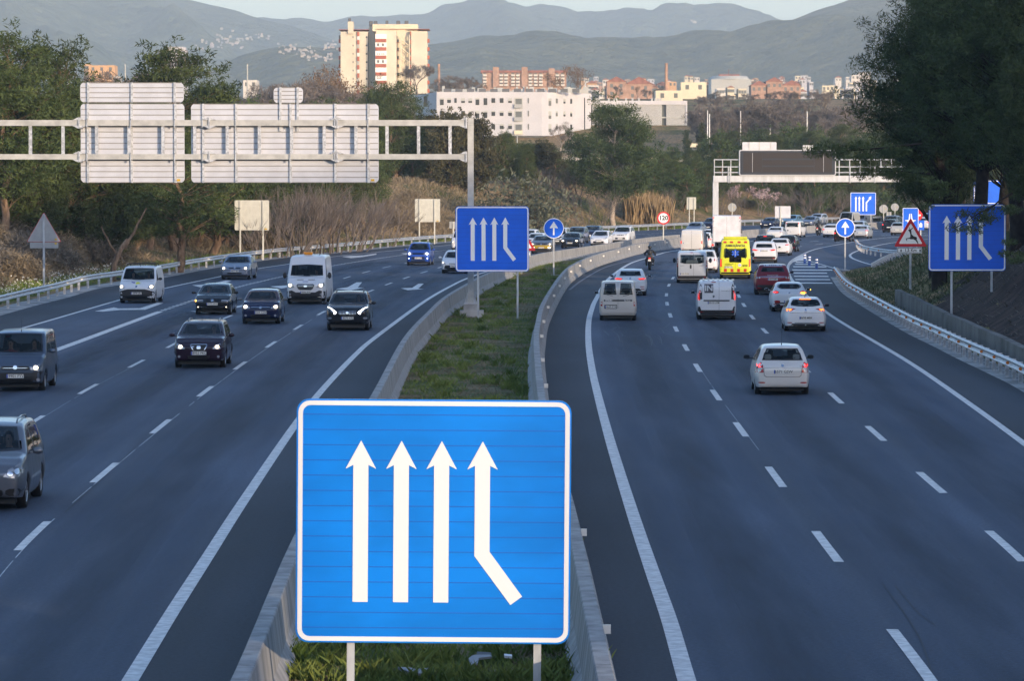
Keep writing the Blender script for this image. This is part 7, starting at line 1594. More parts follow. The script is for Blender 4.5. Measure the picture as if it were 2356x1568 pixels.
def hills(name, ridge, Y0, depth, lb, m, amp, seed):
    pts = [(D(x, y, Y0).x, D(x, y, Y0).z) for x, y in ridge]; x0, x1_ = pts[0][0], pts[-1][0]; nx, ny = 340, 54; vs = []
    for j in range(ny + 1):
        v = j / ny; Y = Y0 - depth + v * depth * 1.35
        for i in range(nx + 1):
            x = lerp(x0, x1_, i / nx) ; rz = interp(pts, x); t = (Y - (Y0 - depth)) / depth
            f = (sm(0, 1, t) * 0.55 + 0.45 * t) if t <= 1 else 1 - (t - 1) * 1.2
            n = noise.fractal(Vector((x / 1100 + seed, Y / 1500, seed)), 0.9, 2.1, 6); g = abs(noise.noise(Vector((x / 520 + Y / 2200, Y / 2600, seed + 9))))
            side = 4 * t * (1 - t) if t <= 1 else -0.2
            fine = noise.fractal(Vector((x / 160, Y / 160, seed)), 1, 2, 3) * 5
            vs.append((x, Y, max(20, 20 + (rz - 20) * f + side * (n * amp + (0.5 - g * 1.6) * amp * 0.9) + fine * min(1, t * 2))))
    fs = [(j * (nx + 1) + i, j * (nx + 1) + i + 1, (j + 1) * (nx + 1) + i + 1, (j + 1) * (nx + 1) + i) for j in range(ny) for i in range(nx)]
    me = bpy.data.meshes.new(name); me.from_pydata(vs, [], fs); o = link(name, me, m, smooth=True); tag(o, lb, 'hills', kind='structure'); return o, pts
M_MT = mt_mat('hill_forest', (0.030, 0.048, 0.022), (0.11, 0.125, 0.06), (0.46, 0.36, 0.27)); M_MT2 = mt_mat('hill_forest_near', (0.026, 0.040, 0.016), (0.12, 0.12, 0.055), (0.26, 0.20, 0.12))
hills('hills', [(-900, -60), (-300, -110), (0, -70), (200, -50), (340, -30), (430, 0), (480, 12), (540, 22), (600, 42), (650, 56), (720, 78), (800, 108), (900, 140), (1010, 165), (1200, 190), (1400, 205), (2700, 230)], 8600, 3400, 'high hazy mountain side with pale rocks and white houses at the left', M_MT, 170, 3.3)
hills('hills', [(-300, 60), (560, 58), (640, 56), (694, 50.3), (765, 51), (839.6, 38.5), (880, 41), (930, 35), (993, 37), (1028, 28), (1067, 29.5), (1111, 19.6), (1146, 14.5), (1181, 17.7), (1213, 29.5), (1244, 22.8), (1276, 21.6), (1323, 29.5), (1358, 26.7), (1402, 30.6), (1433, 28), (1476, 41), (1515, 31.4), (1562, 36.5), (1598, 26.7), (1620, 25.5), (1662.6, 31), (1709, 40.5), (1743.7, 54), (1786, 58), (1850, 50), (2000, 60), (2700, 40)],
      10800, 3600, 'long hazy wooded mountain range across the middle of the horizon', M_MT, 160, 7.7)
hills('hills', [(-700, 420), (500, 360), (720, 240), (900, 172), (1000, 155), (1087, 146), (1283.6, 135.5), (1338, 127.7), (1446, 125), (1523, 122), (1574, 119), (1608, 114), (1651, 100), (1717, 75), (1786, 55), (1825, 40), (1870, 22), (1907, 12), (1950, 2), (2000, -15), (2200, -60), (2500, -80), (2900, -60)], 6300, 2300, 'nearer darker wooded hill rising behind the pines at the right', M_MT2, 95, 12.1)
# white village on the left mountain: ray the hill surface from above
dg = bpy.context.evaluated_depsgraph_get()
hill_bvh = [BVHTree.FromObject(o, dg) for o in SC.objects if o.name.startswith('hills')]
ra = random.Random(5); vm = []
for m_ in (mat('village_rose', (0.42, 0.34, 0.29), 0.8), mat('village_grey', (0.36, 0.34, 0.32), 0.8), mat('village_cream', (0.44, 0.38, 0.30), 0.8)):
    q = MB(); q.bbox((-6, 0, -4), (6, 9, 6)); q.prism([(-6.6, 6.003), (6.6, 6.003), (0, 8.6)], -0.5, 9.5); vm.append(q.mesh('mountain_house', m_))
for blk in ([(435, 520, 102, 12, 14)], [(500, 560, 96, 20, 30)], [(560, 620, 88, 14, 12)], [(640, 720, 118, 14, 34)], [(690, 765, 130, 18, 34)], [(745, 780, 112, 14, 12)], [(1590, 1600, 50, 5, 5)]):
    for x0, x1_, yc, sp, n in blk:
        for k in range(n):
            px = ra.uniform(x0, x1_); py = yc + (px - (x0 + x1_) / 2) * 0.12 + ra.gauss(0, sp * 0.5); d = ray(px, py).normalized(); best = None
            for bv in hill_bvh:
                h_ = bv.ray_cast(Vector((0, 0, CAM_H)), d)
                if h_[0] is not None and (best is None or h_[3] < best[3]): best = h_
            if best is None: continue
            o = link('mountain_house', vm[ra.randrange(3)]); s_ = ra.uniform(0.2, 0.45) * best[3] / 8500; o.scale = (s_ * ra.uniform(.8, 1.7), s_, s_); o.location = best[0] + Vector((0, -4, 2)); o.rotation_euler = (0, 0, ra.uniform(-.3, .3))
            tag(o, 'one of the tiny pale houses scattered over the hazy mountain side', 'house', 'houses on the mountain side')
# --- added rise behind the viewer, unseen, to cast shade over the motorway
def rise():
    # the sun is blocked by this added, unseen embankment; its crest sets how far the shade reaches
    sd = Vector((math.sin(R(SUN_AZ)), math.cos(R(SUN_AZ)))); side = Vector((-sd.y, sd.x)); vs = []; ny = 12
    cut = (Vector((-0.94, 45)) - Vector((RISE_X, 0))).dot(side)       # invented narrow gap that lets the low sun reach the near sign
    us = sorted([-520 + k * 12.0 for k in range(90)] + [cut + d for d in (-3.6, -1.8, -1.55, 1.55, 1.8, 3.6)]); us = [u for u in us if abs(u - cut) < 3.7 or abs(u - cut) > 5]; nx = len(us) - 1
    for j in range(ny + 1):
        v = j / ny * 2 - 1
        for u in us:
            c = sd * (RISE_D + v * 55) + side * u; n = noise.fractal(Vector((u / 58, v * 1.5, 2)), 1, 2, 4)
            h_ = (RISE_H + n * 1.8) * (1 - v * v) - 0.4
            if abs(u - cut) < 1.65: h_ = min(h_, 0.0)
            vs.append((c.x + RISE_X, c.y, max(-0.5, h_)))
    fs = [(j * (nx + 1) + i, j * (nx + 1) + i + 1, (j + 1) * (nx + 1) + i + 1, (j + 1) * (nx + 1) + i) for j in range(ny) for i in range(nx)]
    me = bpy.data.meshes.new('shade_rise'); me.from_pydata(vs, [], fs); tag(link('shade_rise', me, MATS['ground'], smooth=True), 'added unseen earth rise behind the viewer that shades the motorway', 'shade_rise', kind='structure')
RISE_D, RISE_X, RISE_H = 120, 60, 49.0
rise()
# ================================================================== VEGETATION
import numpy as np
def leaf_mat(name, c1, c2, objvar=0.22, trans=0.25, scale=1.1):
    m = mat(name, c1, 0.75, spec=0.25); nt = m.node_tree; N = nt.nodes; L = nt.links; b = N['Principled BSDF']
    tc = N.new('ShaderNodeTexCoord'); nz = N.new('ShaderNodeTexNoise'); nz.inputs['Scale'].default_value = scale; nz.inputs['Detail'].default_value = 3; L.new(tc.outputs['Object'], nz.inputs[0])
    rp = N.new('ShaderNodeValToRGB'); e = rp.color_ramp.elements; e[0].position = 0.36; e[0].color = (*c1, 1); e[1].position = 0.64; e[1].color = (*c2, 1); L.new(nz.outputs['Fac'], rp.inputs[0])
    oi = N.new('ShaderNodeObjectInfo'); mr = N.new('ShaderNodeMapRange'); mr.inputs['To Min'].default_value = 1 - objvar; mr.inputs['To Max'].default_value = 1 + objvar; L.new(oi.outputs['Random'], mr.inputs[0])
    hs = N.new('ShaderNodeHueSaturation'); L.new(rp.outputs[0], hs.inputs['Color']); L.new(mr.outputs[0], hs.inputs['Value']); L.new(hs.outputs[0], b.inputs['Base Color'])
    return m
LM_PINE = leaf_mat('pine_needles', (0.026, 0.044, 0.013), (0.085, 0.112, 0.034)); LM_DPINE = leaf_mat('pine_needles_deep', (0.024, 0.042, 0.015), (0.062, 0.088, 0.030), scale=0.5); LM_PINEF = leaf_mat('pine_needles_fresh', (0.028, 0.050, 0.015), (0.075, 0.11, 0.032)); LM_DARK = leaf_mat('pine_needles_dark', (0.030, 0.050, 0.018), (0.075, 0.105, 0.036), 0.15)
LM_OAK = leaf_mat('oak_leaves', (0.045, 0.048, 0.022), (0.095, 0.085, 0.040)); LM_OLIVE = leaf_mat('olive_leaves', (0.09, 0.10, 0.065), (0.17, 0.18, 0.12)); LM_CYP = leaf_mat('cypress_leaves', (0.022, 0.036, 0.014), (0.045, 0.062, 0.024))
LM_BRN = leaf_mat('dry_leaves', (0.12, 0.065, 0.03), (0.24, 0.15, 0.07)); LM_DRY = leaf_mat('dry_grass', (0.155, 0.122, 0.078), (0.28, 0.222, 0.14), 0.15); LM_TWIG = leaf_mat('bare_twigs', (0.10, 0.082, 0.07), (0.17, 0.145, 0.125), 0.25); LM_LAV = leaf_mat('grey_scrub', (0.085, 0.078, 0.066), (0.19, 0.165, 0.13))
LM_BLOS = leaf_mat('blossom', (0.38, 0.25, 0.25), (0.62, 0.50, 0.48)); LM_REED = leaf_mat('reeds', (0.26, 0.18, 0.09), (0.46, 0.34, 0.19)); LM_GRASS = leaf_mat('grass_blades', (0.075, 0.125, 0.022), (0.21, 0.25, 0.06), 0.1, scale=0.5); LM_SHRUB = leaf_mat('shrub_leaves', (0.04, 0.055, 0.022), (0.10, 0.12, 0.05))
LM_WFL = leaf_mat('daisy_petals', (0.6, 0.6, 0.56), (0.75, 0.75, 0.7), 0.1)
M_BARK = mat('pine_bark', (0.13, 0.085, 0.055), 0.9, spec=0.1, col2=(0.26, 0.18, 0.12), scale=3, lo=0.4, hi=0.65, stretch=(2, 2, 0.5), bump=0.8, bscale=10); M_BARKP = mat('pale_bark', (0.30, 0.24, 0.19), 0.9, spec=0.1, col2=(0.42, 0.36, 0.30), scale=4, lo=0.4, hi=0.6, bump=0.5, bscale=10)
M_BARKD = mat('shade_dark_bark', (0.025, 0.02, 0.018), 0.9, spec=0.1, var=0.3, scale=4, bump=0.6, bscale=9)  # shade on the right pines' trunks put into a near-black bark colour
rng = np.random.default_rng(11)
def cards(centers, n_per, spread, size, aspect, flat=0.6, up=0.0, seed=0, curl=False):
    """leaf-sized quads (pointed) scattered round the given centres -> (verts, faces)"""
    c = np.repeat(np.asarray(centers, dtype=float)[:, :3], n_per, 0); n = len(c)
    sp = np.repeat(np.asarray(spread, dtype=float).reshape(-1, 1) * np.ones((len(centers), 1)), n_per, 0)
    d = rng.normal(size=(n, 3)); d /= np.linalg.norm(d, axis=1)[:, None]
    rad = rng.random((n, 1)) ** 0.45
    off = d * rad * sp; off[:, 2] *= flat
    p = c + off
    ax = rng.normal(size=(n, 3)) + d * 0.9; ax[:, 2] += up; ax /= np.linalg.norm(ax, axis=1)[:, None]
    sd = np.cross(ax, rng.normal(size=(n, 3))); sd /= np.linalg.norm(sd, axis=1)[:, None] + 1e-9
    L_ = size * (0.6 + 0.8 * rng.random((n, 1))); w = L_ * aspect
    a = p - ax * L_ * 0.5; b = p + sd * w * 0.5; t = p + ax * L_ * 0.5; e = p - sd * w * 0.5
    return np.stack([a, b, t, e], 1).reshape(-1, 3), n
def quads_mesh(name, V, m):
    me = bpy.data.meshes.new(name); n = len(V) // 4
    me.vertices.add(len(V)); me.vertices.foreach_set('co', V.astype(np.float32).ravel())
    me.loops.add(4 * n); me.loops.foreach_set('vertex_index', np.arange(4 * n, dtype=np.int32))
    me.polygons.add(n); me.polygons.foreach_set('loop_start', np.arange(0, 4 * n, 4, dtype=np.int32)); me.polygons.foreach_set('loop_total', np.full(n, 4, dtype=np.int32))
    me.update(calc_edges=True); me.materials.append(m); return me
def limb(mb, a, b, r0, r1, bend=0.15, n=5, sides=5, rr=None):
    a = Vector(a); b = Vector(b); L_ = (b - a).length; rr = rr or rnd
    o = Vector((rr.uniform(-1, 1), rr.uniform(-1, 1), rr.uniform(-0.3, 0.8))) * bend * L_
    pts = [a.lerp(b, t) + o * math.sin(PI * t) + Vector((rr.uniform(-1, 1), rr.uniform(-1, 1), 0)) * 0.03 * L_ * (0 < t < 1) for t in [k / n for k in range(n + 1)]]
    mb.tube(pts, [lerp(r0, r1, k / n) for k in range(n + 1)], sides, cap=False); return pts
def make_tree(kind, H=10.0, seed=1, crown_w=7.0, bottom=0.35, clumps=70, per=110, leaf=0.26, asp=0.30, lm=None, bark=None, shape='dome', spread=0.95, lean=0.0, flat=0.62, bare_top=0.0, twigs=True, trunk_r=None):
    rr = random.Random(seed); bark = bark or M_BARK; mb = MB(); R0 = trunk_r or H * 0.022
    top = Vector((lean * H, rr.uniform(-.03, .03) * H, H * 0.86)); tp = limb(mb, (0, 0, -0.4), top, R0 * 1.15, R0 * 0.25, 0.05, 9, 8, rr)
    cen = []; z0, z1 = bottom * H, H * 0.97; W2 = crown_w / 2
    tries = 0
    while len(cen) < clumps and tries < clumps * 60:
        tries += 1; t = rr.random(); z = lerp(z0, z1, t); a = rr.uniform(0, 2 * PI)
        if shape == 'dome': rad = W2 * math.sqrt(max(0, 1 - (max(0, t - 0.25) / 0.75) ** 2)) * (0.55 + 0.45 * min(1, t / 0.25))
        elif shape == 'cone': rad = W2 * (1 - t) ** 0.75 * (0.6 + 0.4 * min(1, t / 0.12)) + 0.25
        elif shape == 'column': rad = W2 * math.sin(PI * min(1, (0.1 + t * 0.9))) ** 0.6
        else: rad = W2 * (math.sin(PI * (0.12 + 0.83 * t)) ** 0.7)
        rad *= 0.80 + 0.28 * noise.noise(Vector((math.cos(a) * 1.7 + seed, math.sin(a) * 1.7, t * 3.1)))
        k = rr.random() ** 0.38
        p = Vector((math.cos(a) * rad * k + lean * z, math.sin(a) * rad * k, z))
        if any((p - q).length < spread * 0.50 for q in cen): continue
        cen.append(p)
    for p in cen:
        zt = min(p.z - 0.04 * H - 0.25 * math.hypot(p.x, p.y), H * 0.84); zt = max(bottom * H * 0.6, zt); f = (zt + 0.4) / (H * 0.86 + 0.4); i = min(8, max(0, int(f * 9))); base = tp[i]
        r0 = R0 * 0.20 * (1 - 0.6 * f) + 0.010; pts = limb(mb, base, p, r0, 0.008, 0.10, 4, 4, rr)
        if twigs:
            for k in range(3): limb(mb, pts[3], p + Vector((rr.uniform(-1, 1), rr.uniform(-1, 1), rr.uniform(-.4, .7))) * spread * 0.8, 0.009, 0.004, 0.1, 2, 3, rr)
    trunk = mb.mesh('trunk', bark, True)
    sp = np.array([spread * rr.uniform(0.65, 1.15) for _ in cen]); V, n = cards([tuple(p) for p in cen], per, sp, leaf, asp, flat, 0.35)
    # sprays reaching out of the outline
    tips = [tuple(p + Vector((p.x - lean * p.z, p.y, 0.35 * W2)).normalized() * spread * rr.uniform(0.7, 1.25)) for p in cen if rr.random() < 0.75]
    if tips: V2, _ = cards(tips, max(8, per // 5), spread * 0.42, leaf, asp, 0.8, 0.4); V = np.concatenate([V, V2])
    crown = quads_mesh('crown', V, lm or LM_PINE); return trunk, crown, H
def make_bare(H=8.0, seed=1, w=5.0, stems=1, levels=4, m=None, fan=0.55, r0=None, leaves=0, lmm=None, straight=0.0, ls=0.16, la=0.45):
    rr = random.Random(seed); mb = MB(); tips = []; r0 = r0 or H * 0.016
    def grow(p, d, L_, r, lv):
        q = p + d * L_; mid = p.lerp(q, 0.5) + Vector((rr.uniform(-1, 1), rr.uniform(-1, 1), rr.uniform(-.5, .5))) * L_ * 0.06
        mb.tube([p, mid, q], [r, r * 0.82, r * 0.64], 5 if lv > 2 else 3, cap=False)
        if lv <= 0: tips.append(tuple(q)); return
        for k in range(3 if lv > 1 else 4):
            u = Vector((rr.uniform(-1, 1), rr.uniform(-1, 1), rr.uniform(-.25, .8))).normalized(); nd = (d * (1 - fan * 0.5 + straight) + u * fan).normalized(); nd.z = abs(nd.z) * 0.9 + 0.08; grow(p.lerp(q, rr.uniform(0.45, 1.0)) if k else q, nd.normalized(), L_ * rr.uniform(0.60, 0.82), r * 0.60, lv - 1)
    for s_ in range(stems):
        a = rr.uniform(0, 2 * PI); k = (s_ / max(1, stems)) ** 0.5; d = Vector((math.cos(a) * w / H * 0.55 * k, math.sin(a) * w / H * 0.55 * k, 1)).normalized(); o = Vector((math.cos(a), math.sin(a), 0)) * w * 0.22 * k if stems > 1 else Vector()
        grow(o + Vector((0, 0, -0.2)), d, H * rr.uniform(0.30, 0.40), r0, levels)
    me = mb.mesh('branches', m or LM_TWIG)
    if leaves: V, _ = cards(tips, leaves, H * 0.055, ls, la, 0.9, 0.5); return me, quads_mesh('crown', V, lmm or LM_BRN), H
    return me, None, H
def make_bush(r=1.0, h=1.1, seed=1, lm=None, n=26, per=90, leaf=0.14, asp=0.4, spread=None):
    rr = random.Random(seed); cen = []; mb = MB(); spread = spread or r * 0.42
    for k in range(n):
        a = rr.uniform(0, 2 * PI); t = rr.random() ** 0.5; z = h * (0.15 + 0.72 * rr.random() * math.sqrt(max(0.05, 1 - t * t))); p = Vector((math.cos(a) * t * r * 0.85, math.sin(a) * t * r * 0.85, z)); cen.append(tuple(p)); limb(mb, (p.x * 0.15, p.y * 0.15, -0.1), p, 0.03, 0.01, 0.1, 3, 3, rr)
    V, _ = cards(cen, per, spread, leaf, asp, 0.8, 0.3); return mb.mesh('stems', M_BARK), quads_mesh('crown', V, lm or LM_SHRUB), h
PROTO = {}
def proto(key):
    if key in PROTO: return PROTO[key]
    P = {
     'pineA': lambda: make_tree('p', 12, 3, 8.5, 0.12, 125, 190, 0.30, 0.20, LM_PINE, shape='egg', spread=1.15),
     'pineB': lambda: make_tree('p', 12, 8, 7.5, 0.14, 120, 190, 0.30, 0.20, LM_PINE, shape='dome', spread=1.1),
     'pineL': lambda: make_tree('p', 12, 14, 8.4, 0.30, 95, 130, 0.30, 0.22, LM_PINE, shape='egg', spread=0.9, lean=0.05),
     'umbrella': lambda: make_tree('p', 11, 26, 9.6, 0.27, 80, 420, 0.30, 0.22, LM_DPINE, bark=M_BARKP, shape='egg', spread=1.45, lean=0.03, flat=0.55),
     'young': lambda: make_tree('p', 8, 31, 4.6, 0.08, 70, 120, 0.30, 0.25, LM_PINEF, shape='cone', spread=0.85),
     'young2': lambda: make_tree('p', 8, 36, 5.4, 0.06, 75, 120, 0.32, 0.25, LM_PINEF, shape='egg', spread=0.9),
     'oak': lambda: make_tree('p', 9, 41, 7.5, 0.10, 90, 130, 0.30, 0.5, LM_OAK, shape='egg', spread=1.0),
     'cypress': lambda: make_tree('p', 9, 51, 1.7, 0.03, 60, 120, 0.22, 0.35, LM_CYP, shape='column', spread=0.5, flat=1.3),
     'darkA': lambda: make_tree('p', 15, 61, 8.6, 0.27, 190, 340, 0.21, 0.17, LM_DARK, bark=M_BARKD, shape='egg', spread=1.0),
     'darkB': lambda: make_tree('p', 15, 67, 8.0, 0.33, 180, 340, 0.21, 0.17, LM_DARK, bark=M_BARKD, shape='egg', spread=0.95),
     'bareA': lambda: make_bare(9, 5, 6, 1, 4, r0=.2, leaves=26, lmm=LM_TWIG, ls=.75, la=.07), 'bareB': lambda: make_bare(9, 9, 5, 1, 4, fan=0.48, r0=.2, leaves=26, lmm=LM_TWIG, ls=.75, la=.07), 'thicket': lambda: make_bare(5, 13, 6, 9, 3, fan=0.42, r0=0.045), 'thicketB': lambda: make_bare(5, 17, 7, 12, 3, fan=0.38, r0=0.04, straight=0.3),
     'bareP': lambda: make_bare(9, 19, 5, 1, 4, m=M_BARKP, fan=0.5, leaves=16, lmm=LM_TWIG, ls=.7, la=.06), 'brownL': lambda: make_bare(9, 23, 6, 1, 4, leaves=26), 'blossom': lambda: make_bare(5, 27, 3.5, 3, 3, leaves=18, lmm=LM_BLOS),
     'bush': lambda: make_bush(1.6, 2.2, 3, LM_PINEF, 40, 110, 0.20, 0.28), 'olive': lambda: make_bush(1.6, 1.9, 5, LM_OLIVE, 34, 110, 0.16, 0.3), 'shrub': lambda: make_bush(1.2, 1.3, 7, LM_SHRUB, 26, 90, 0.16, 0.4), 'scrub': lambda: make_bush(1.2, 0.95, 9, LM_LAV, 26, 130, 0.20, 0.12), 'dryshrub': lambda: make_bush(1.1, 1.0, 11, LM_DRY, 22, 130, 0.24, 0.10), 'oakshrub': lambda: make_bush(1.5, 2.0, 15, LM_OAK, 34, 100, 0.20, 0.5),
    }
    PROTO[key] = P[key](); return PROTO[key]
def plant(key, name, cat, cx, yt, Y, label, group=None, wk=1.0, base=None, rz=None, H=None, foot=None):
    a, b, h0 = proto(key); x = D(cx, yt, Y).x; gz = base if base is not None else max(0.0, terrain_h(x, Y))
    if foot is not None: gz = D(cx, foot, Y).z
    top = D(cx, yt, Y).z; hh = H or max(0.6, top - gz); s = hh / h0
    t = empty(name, (x, Y, gz), rz if rz is not None else rnd.uniform(0, 6.28), label, cat, group); t.scale = (s * wk, s * wk, s)
    if b is not None:
        link('trunk' if 'tree' in cat or 'pine' in cat or cat == 'cypress' else 'stem', a, None, t); link('crown', b, None, t)
    else: link('branches', a, None, t)
    return t
GP = 'pines along the left bank'
# left mass of pines
for key, cx, yt, Y, wk, lb in (
    ('pineA', 8, 68, 226, 1.15, 'tall pine at the far left picture edge, highest of the left trees'), ('pineL', 112, 92, 240, 0.95, 'pine with open airy twigs next to the leftmost tree'), ('pineB', 175, 205, 236, 1.1, 'pine left of the big white gantry board'),
    ('pineA', 70, 235, 228, 1.0, 'dense pine low at the left edge behind the gantry beam'), ('pineB', 262, 262, 246, 1.1, 'dark pine directly behind the left gantry board'), ('pineL', 408, 106, 300, 1.15, 'leafy open crowned pine rising between the two white gantry boards'),
    ('pineB', 480, 190, 305, 1.05, 'pine just right of the leafy open crowned tree'), ('pineA', 340, 215, 296, 0.9, 'pine behind the right edge of the left gantry board'), ('pineB', 560, 262, 325, 1.15, 'pine hidden behind the left half of the widest gantry board'),
    ('pineA', 655, 285, 345, 1.15, 'pine hidden behind the middle of the widest gantry board'), ('pineB', 752, 262, 370, 1.1, 'pine behind the right half of the widest gantry board'), ('pineA', 838, 246, 392, 0.9, 'pine at the right end of the widest gantry board'),
    ('pineL', 20, 160, 222, 1.1, 'pine with a reddish trunk at the bottom left of the tree mass')):
    plant(key, 'pine_tree', 'pine tree', cx, yt, Y + (28 if cx < 300 else 0), lb, GP, wk)
# the leaning trunk by the left rail and its tree
plant('pineL', 'pine_tree', 'pine tree', 408, 330, 262, 'pine with a thick bare pale trunk standing in dry grass behind the left rail', GP, 1.5)
t = empty('dead_tree', (D(262, 560, 240).x, 240, terrain_h(D(262, 560, 240).x, 240)), 0.4, 'leaning forked dead trunk between dry shrubs left of the rail', 'dead tree'); mb = MB(); limb(mb, (0, 0, -.3), (0.9, 0, 2.6), 0.22, 0.14); limb(mb, (0.7, 0, 2.0), (2.2, 0.2, 4.6), 0.12, 0.05); limb(mb, (0.5, 0, 1.4), (-0.8, 0, 3.4), 0.10, 0.04); mb.build('trunk', M_BARK, t, smooth=True)
# centre
for key, nm, cat, cx, yt, Y, wk, lb in (
    ('pineA', 'pine_tree', 'pine tree', 905, 183, 420, 1.0, 'tallest dark green pine right of the gantry boards, before the white building'), ('pineB', 'pine_tree', 'pine tree', 948, 275, 425, 0.9, 'pine between the tallest dark green pine and the gantry column'), ('pineB', 'pine_tree', 'pine tree', 858, 205, 440, 0.9, 'pine left of the tallest dark green pine'),
    ('oak', 'oak_tree', 'oak tree', 1040, 262, 415, 0.85, 'brownish evergreen oak behind the gantry beam end'), ('oak', 'oak_tree', 'oak tree', 1098, 275, 418, 0.85, 'brownish evergreen oak just right of the gantry column'), ('pineB', 'pine_tree', 'pine tree', 1165, 303, 440, 0.95, 'rounded green pine in front of the white building wall'),
    ('pineB', 'pine_tree', 'pine tree', 1212, 345, 438, 0.9, 'lower rounded green pine left of the bare grey thicket'), ('umbrella', 'umbrella_pine', 'pine tree', 1414, 243, 480, 0.97, 'large domed pine with a pale forked trunk in front of the office annex'), ('pineB', 'pine_tree', 'pine tree', 1268, 335, 470, 0.75, 'small green pine between the white building and the grey thicket'),
    ('brownL', 'bare_tree', 'tree', 765, 152, 640, 1.0, 'reddish brown half bare tree in front of the apartment tower left side'), ('bareB', 'bare_tree', 'tree', 958, 133, 1190, 1.1, 'tall leafless pale tree in front of the right side of the apartment tower'), ('brownL', 'bare_tree', 'tree', 1325, 148, 1000, 1.2, 'brown domed tree right of the long orange brick block'),
    ('brownL', 'bare_tree', 'tree', 716, 175, 655, 0.9, 'brown half bare tree left of the reddish tree by the tower'), ('bareA', 'bare_tree', 'tree', 830, 192, 680, 1.2, 'low leafless brown tree under the apartment tower'), ('bareP', 'bare_tree', 'tree', 1290, 275, 850, 1.0, 'small leafless pale tree in front of the white building corner'),
    ('olive', 'olive_shrub', 'shrub', 1195, 403, 428, 1.15, 'large round grey olive shrub on the dry grass mound'), ('olive', 'olive_shrub', 'shrub', 1322, 508, 470, 0.8, 'low grey green shrub just behind the rail above the oncoming queue'),
    ('cypress', 'cypress', 'cypress', 1579, 298, 700, 1.0, 'narrow cypress left of the small cream house'), ('cypress', 'cypress', 'cypress', 1614, 283, 700, 1.0, 'taller narrow cypress right of the small cream house')):
    plant(key, nm, cat, cx, yt, Y + (42 if 410 < Y < 475 and key != 'olive' else 8 if key == 'olive' else 0), lb, None, wk)
GR = 'young pines on the slope behind the far gantry'
for k, (cx, yt, Y) in enumerate(((1520, 345, 600), (1548, 338, 640), (1592, 345, 610), (1622, 318, 650), (1655, 305, 640), (1690, 300, 650), (1722, 305, 630), (1750, 296, 660), (1780, 308, 640), (1808, 290, 650), (1835, 292, 660), (1862, 300, 640), (1888, 296, 650), (1912, 318, 640), (1940, 285, 630), (1965, 298, 640), (1990, 305, 620), (2020, 300, 640), (1540, 385, 560), (1600, 372, 570), (1700, 352, 580), (1760, 345, 590), (1880, 350, 575), (1960, 345, 580), (1570, 408, 545), (1630, 372, 560), (2040, 330, 600), (2080, 320, 610), (2130, 330, 600), (2200, 320, 600), (2270, 330, 600), (2330, 320, 600))):
    plant(('young', 'young2', 'pineB')[k % 3], 'pine_tree', 'pine tree', cx, yt, Y, 'one of the many green pines massed on the slope behind the far gantry', GR, 1.15)
for cx, yt, Y, key, wk, lb in ((1500, 436, 560, 'bush', 1.6, 'bright green rounded bush left of the two post sign back'), (1570, 440, 555, 'bush', 1.6, 'bright green spreading bush behind the two post sign back'), (1623, 452, 550, 'bush', 1.2, 'bright green bush at the foot of the far gantry column'),
    (1868, 448, 575, 'bush', 1.3, 'round green bush under the far gantry beam'), (1820, 462, 570, 'bush', 1.0, 'low green bush behind the small white sign back'), (1930, 436, 590, 'bush', 1.3, 'round green bush left of the distant diverging lanes sign'), (2032, 428, 585, 'bush', 1.3, 'round green bush right of the distant diverging lanes sign'),
    (1722, 458, 560, 'oakshrub', 1.2, 'dark shrub below the blossoming trees'), (2000, 440, 590, 'bush', 1.2, 'green bush directly behind the diverging lanes sign')):
    plant(key, 'bush', 'bush', cx, yt, Y, lb, None, wk)
plant('blossom', 'blossom_tree', 'tree', 1694, 412, 548, 'small tree with pale pink blossom right of the far gantry column', None, 0.6); plant('blossom', 'blossom_tree', 'tree', 1745, 418, 556, 'wider whitish blossoming tree right of the pink one', None, 1.2)
GT = 'leafless grey brown thickets along the far bank'
for k, (cx, yt, Y, wk) in enumerate(((640, 405, 312, 1.2), (670, 398, 316, 1.2), (700, 395, 322, 1.2), (735, 392, 328, 1.2), (765, 400, 332, 1.2), (795, 410, 338, 1.2), (830, 425, 350, 1.2), (860, 418, 362, 1.0), (590, 455, 306, 1.0), (1245, 372, 482, 1.2), (1290, 365, 485, 1.3), (1325, 380, 488, 1.1), (1356, 415, 470, 1.0), (1540, 420, 520, 1.2), (1600, 425, 540, 1.0), (1660, 420, 545, 1.2), (1790, 430, 560, 1.2), (1830, 425, 565, 1.3), (1885, 415, 570, 1.3), (1950, 418, 580, 1.3), (1700, 440, 545, 1.0), (2060, 420, 590, 1.3), (2110, 425, 590, 1.3), (1500, 455, 515, 1.0), (2180, 430, 590, 1.2), (2240, 430, 590, 1.2))):
    plant(('thicket', 'thicketB')[k % 2], 'thicket', 'thicket', cx, yt, Y, 'one of the leafless grey brown thickets lining the far bank', GT, wk)
GB = 'bare brown trees on the far rise'
ra = random.Random(12); n = 0
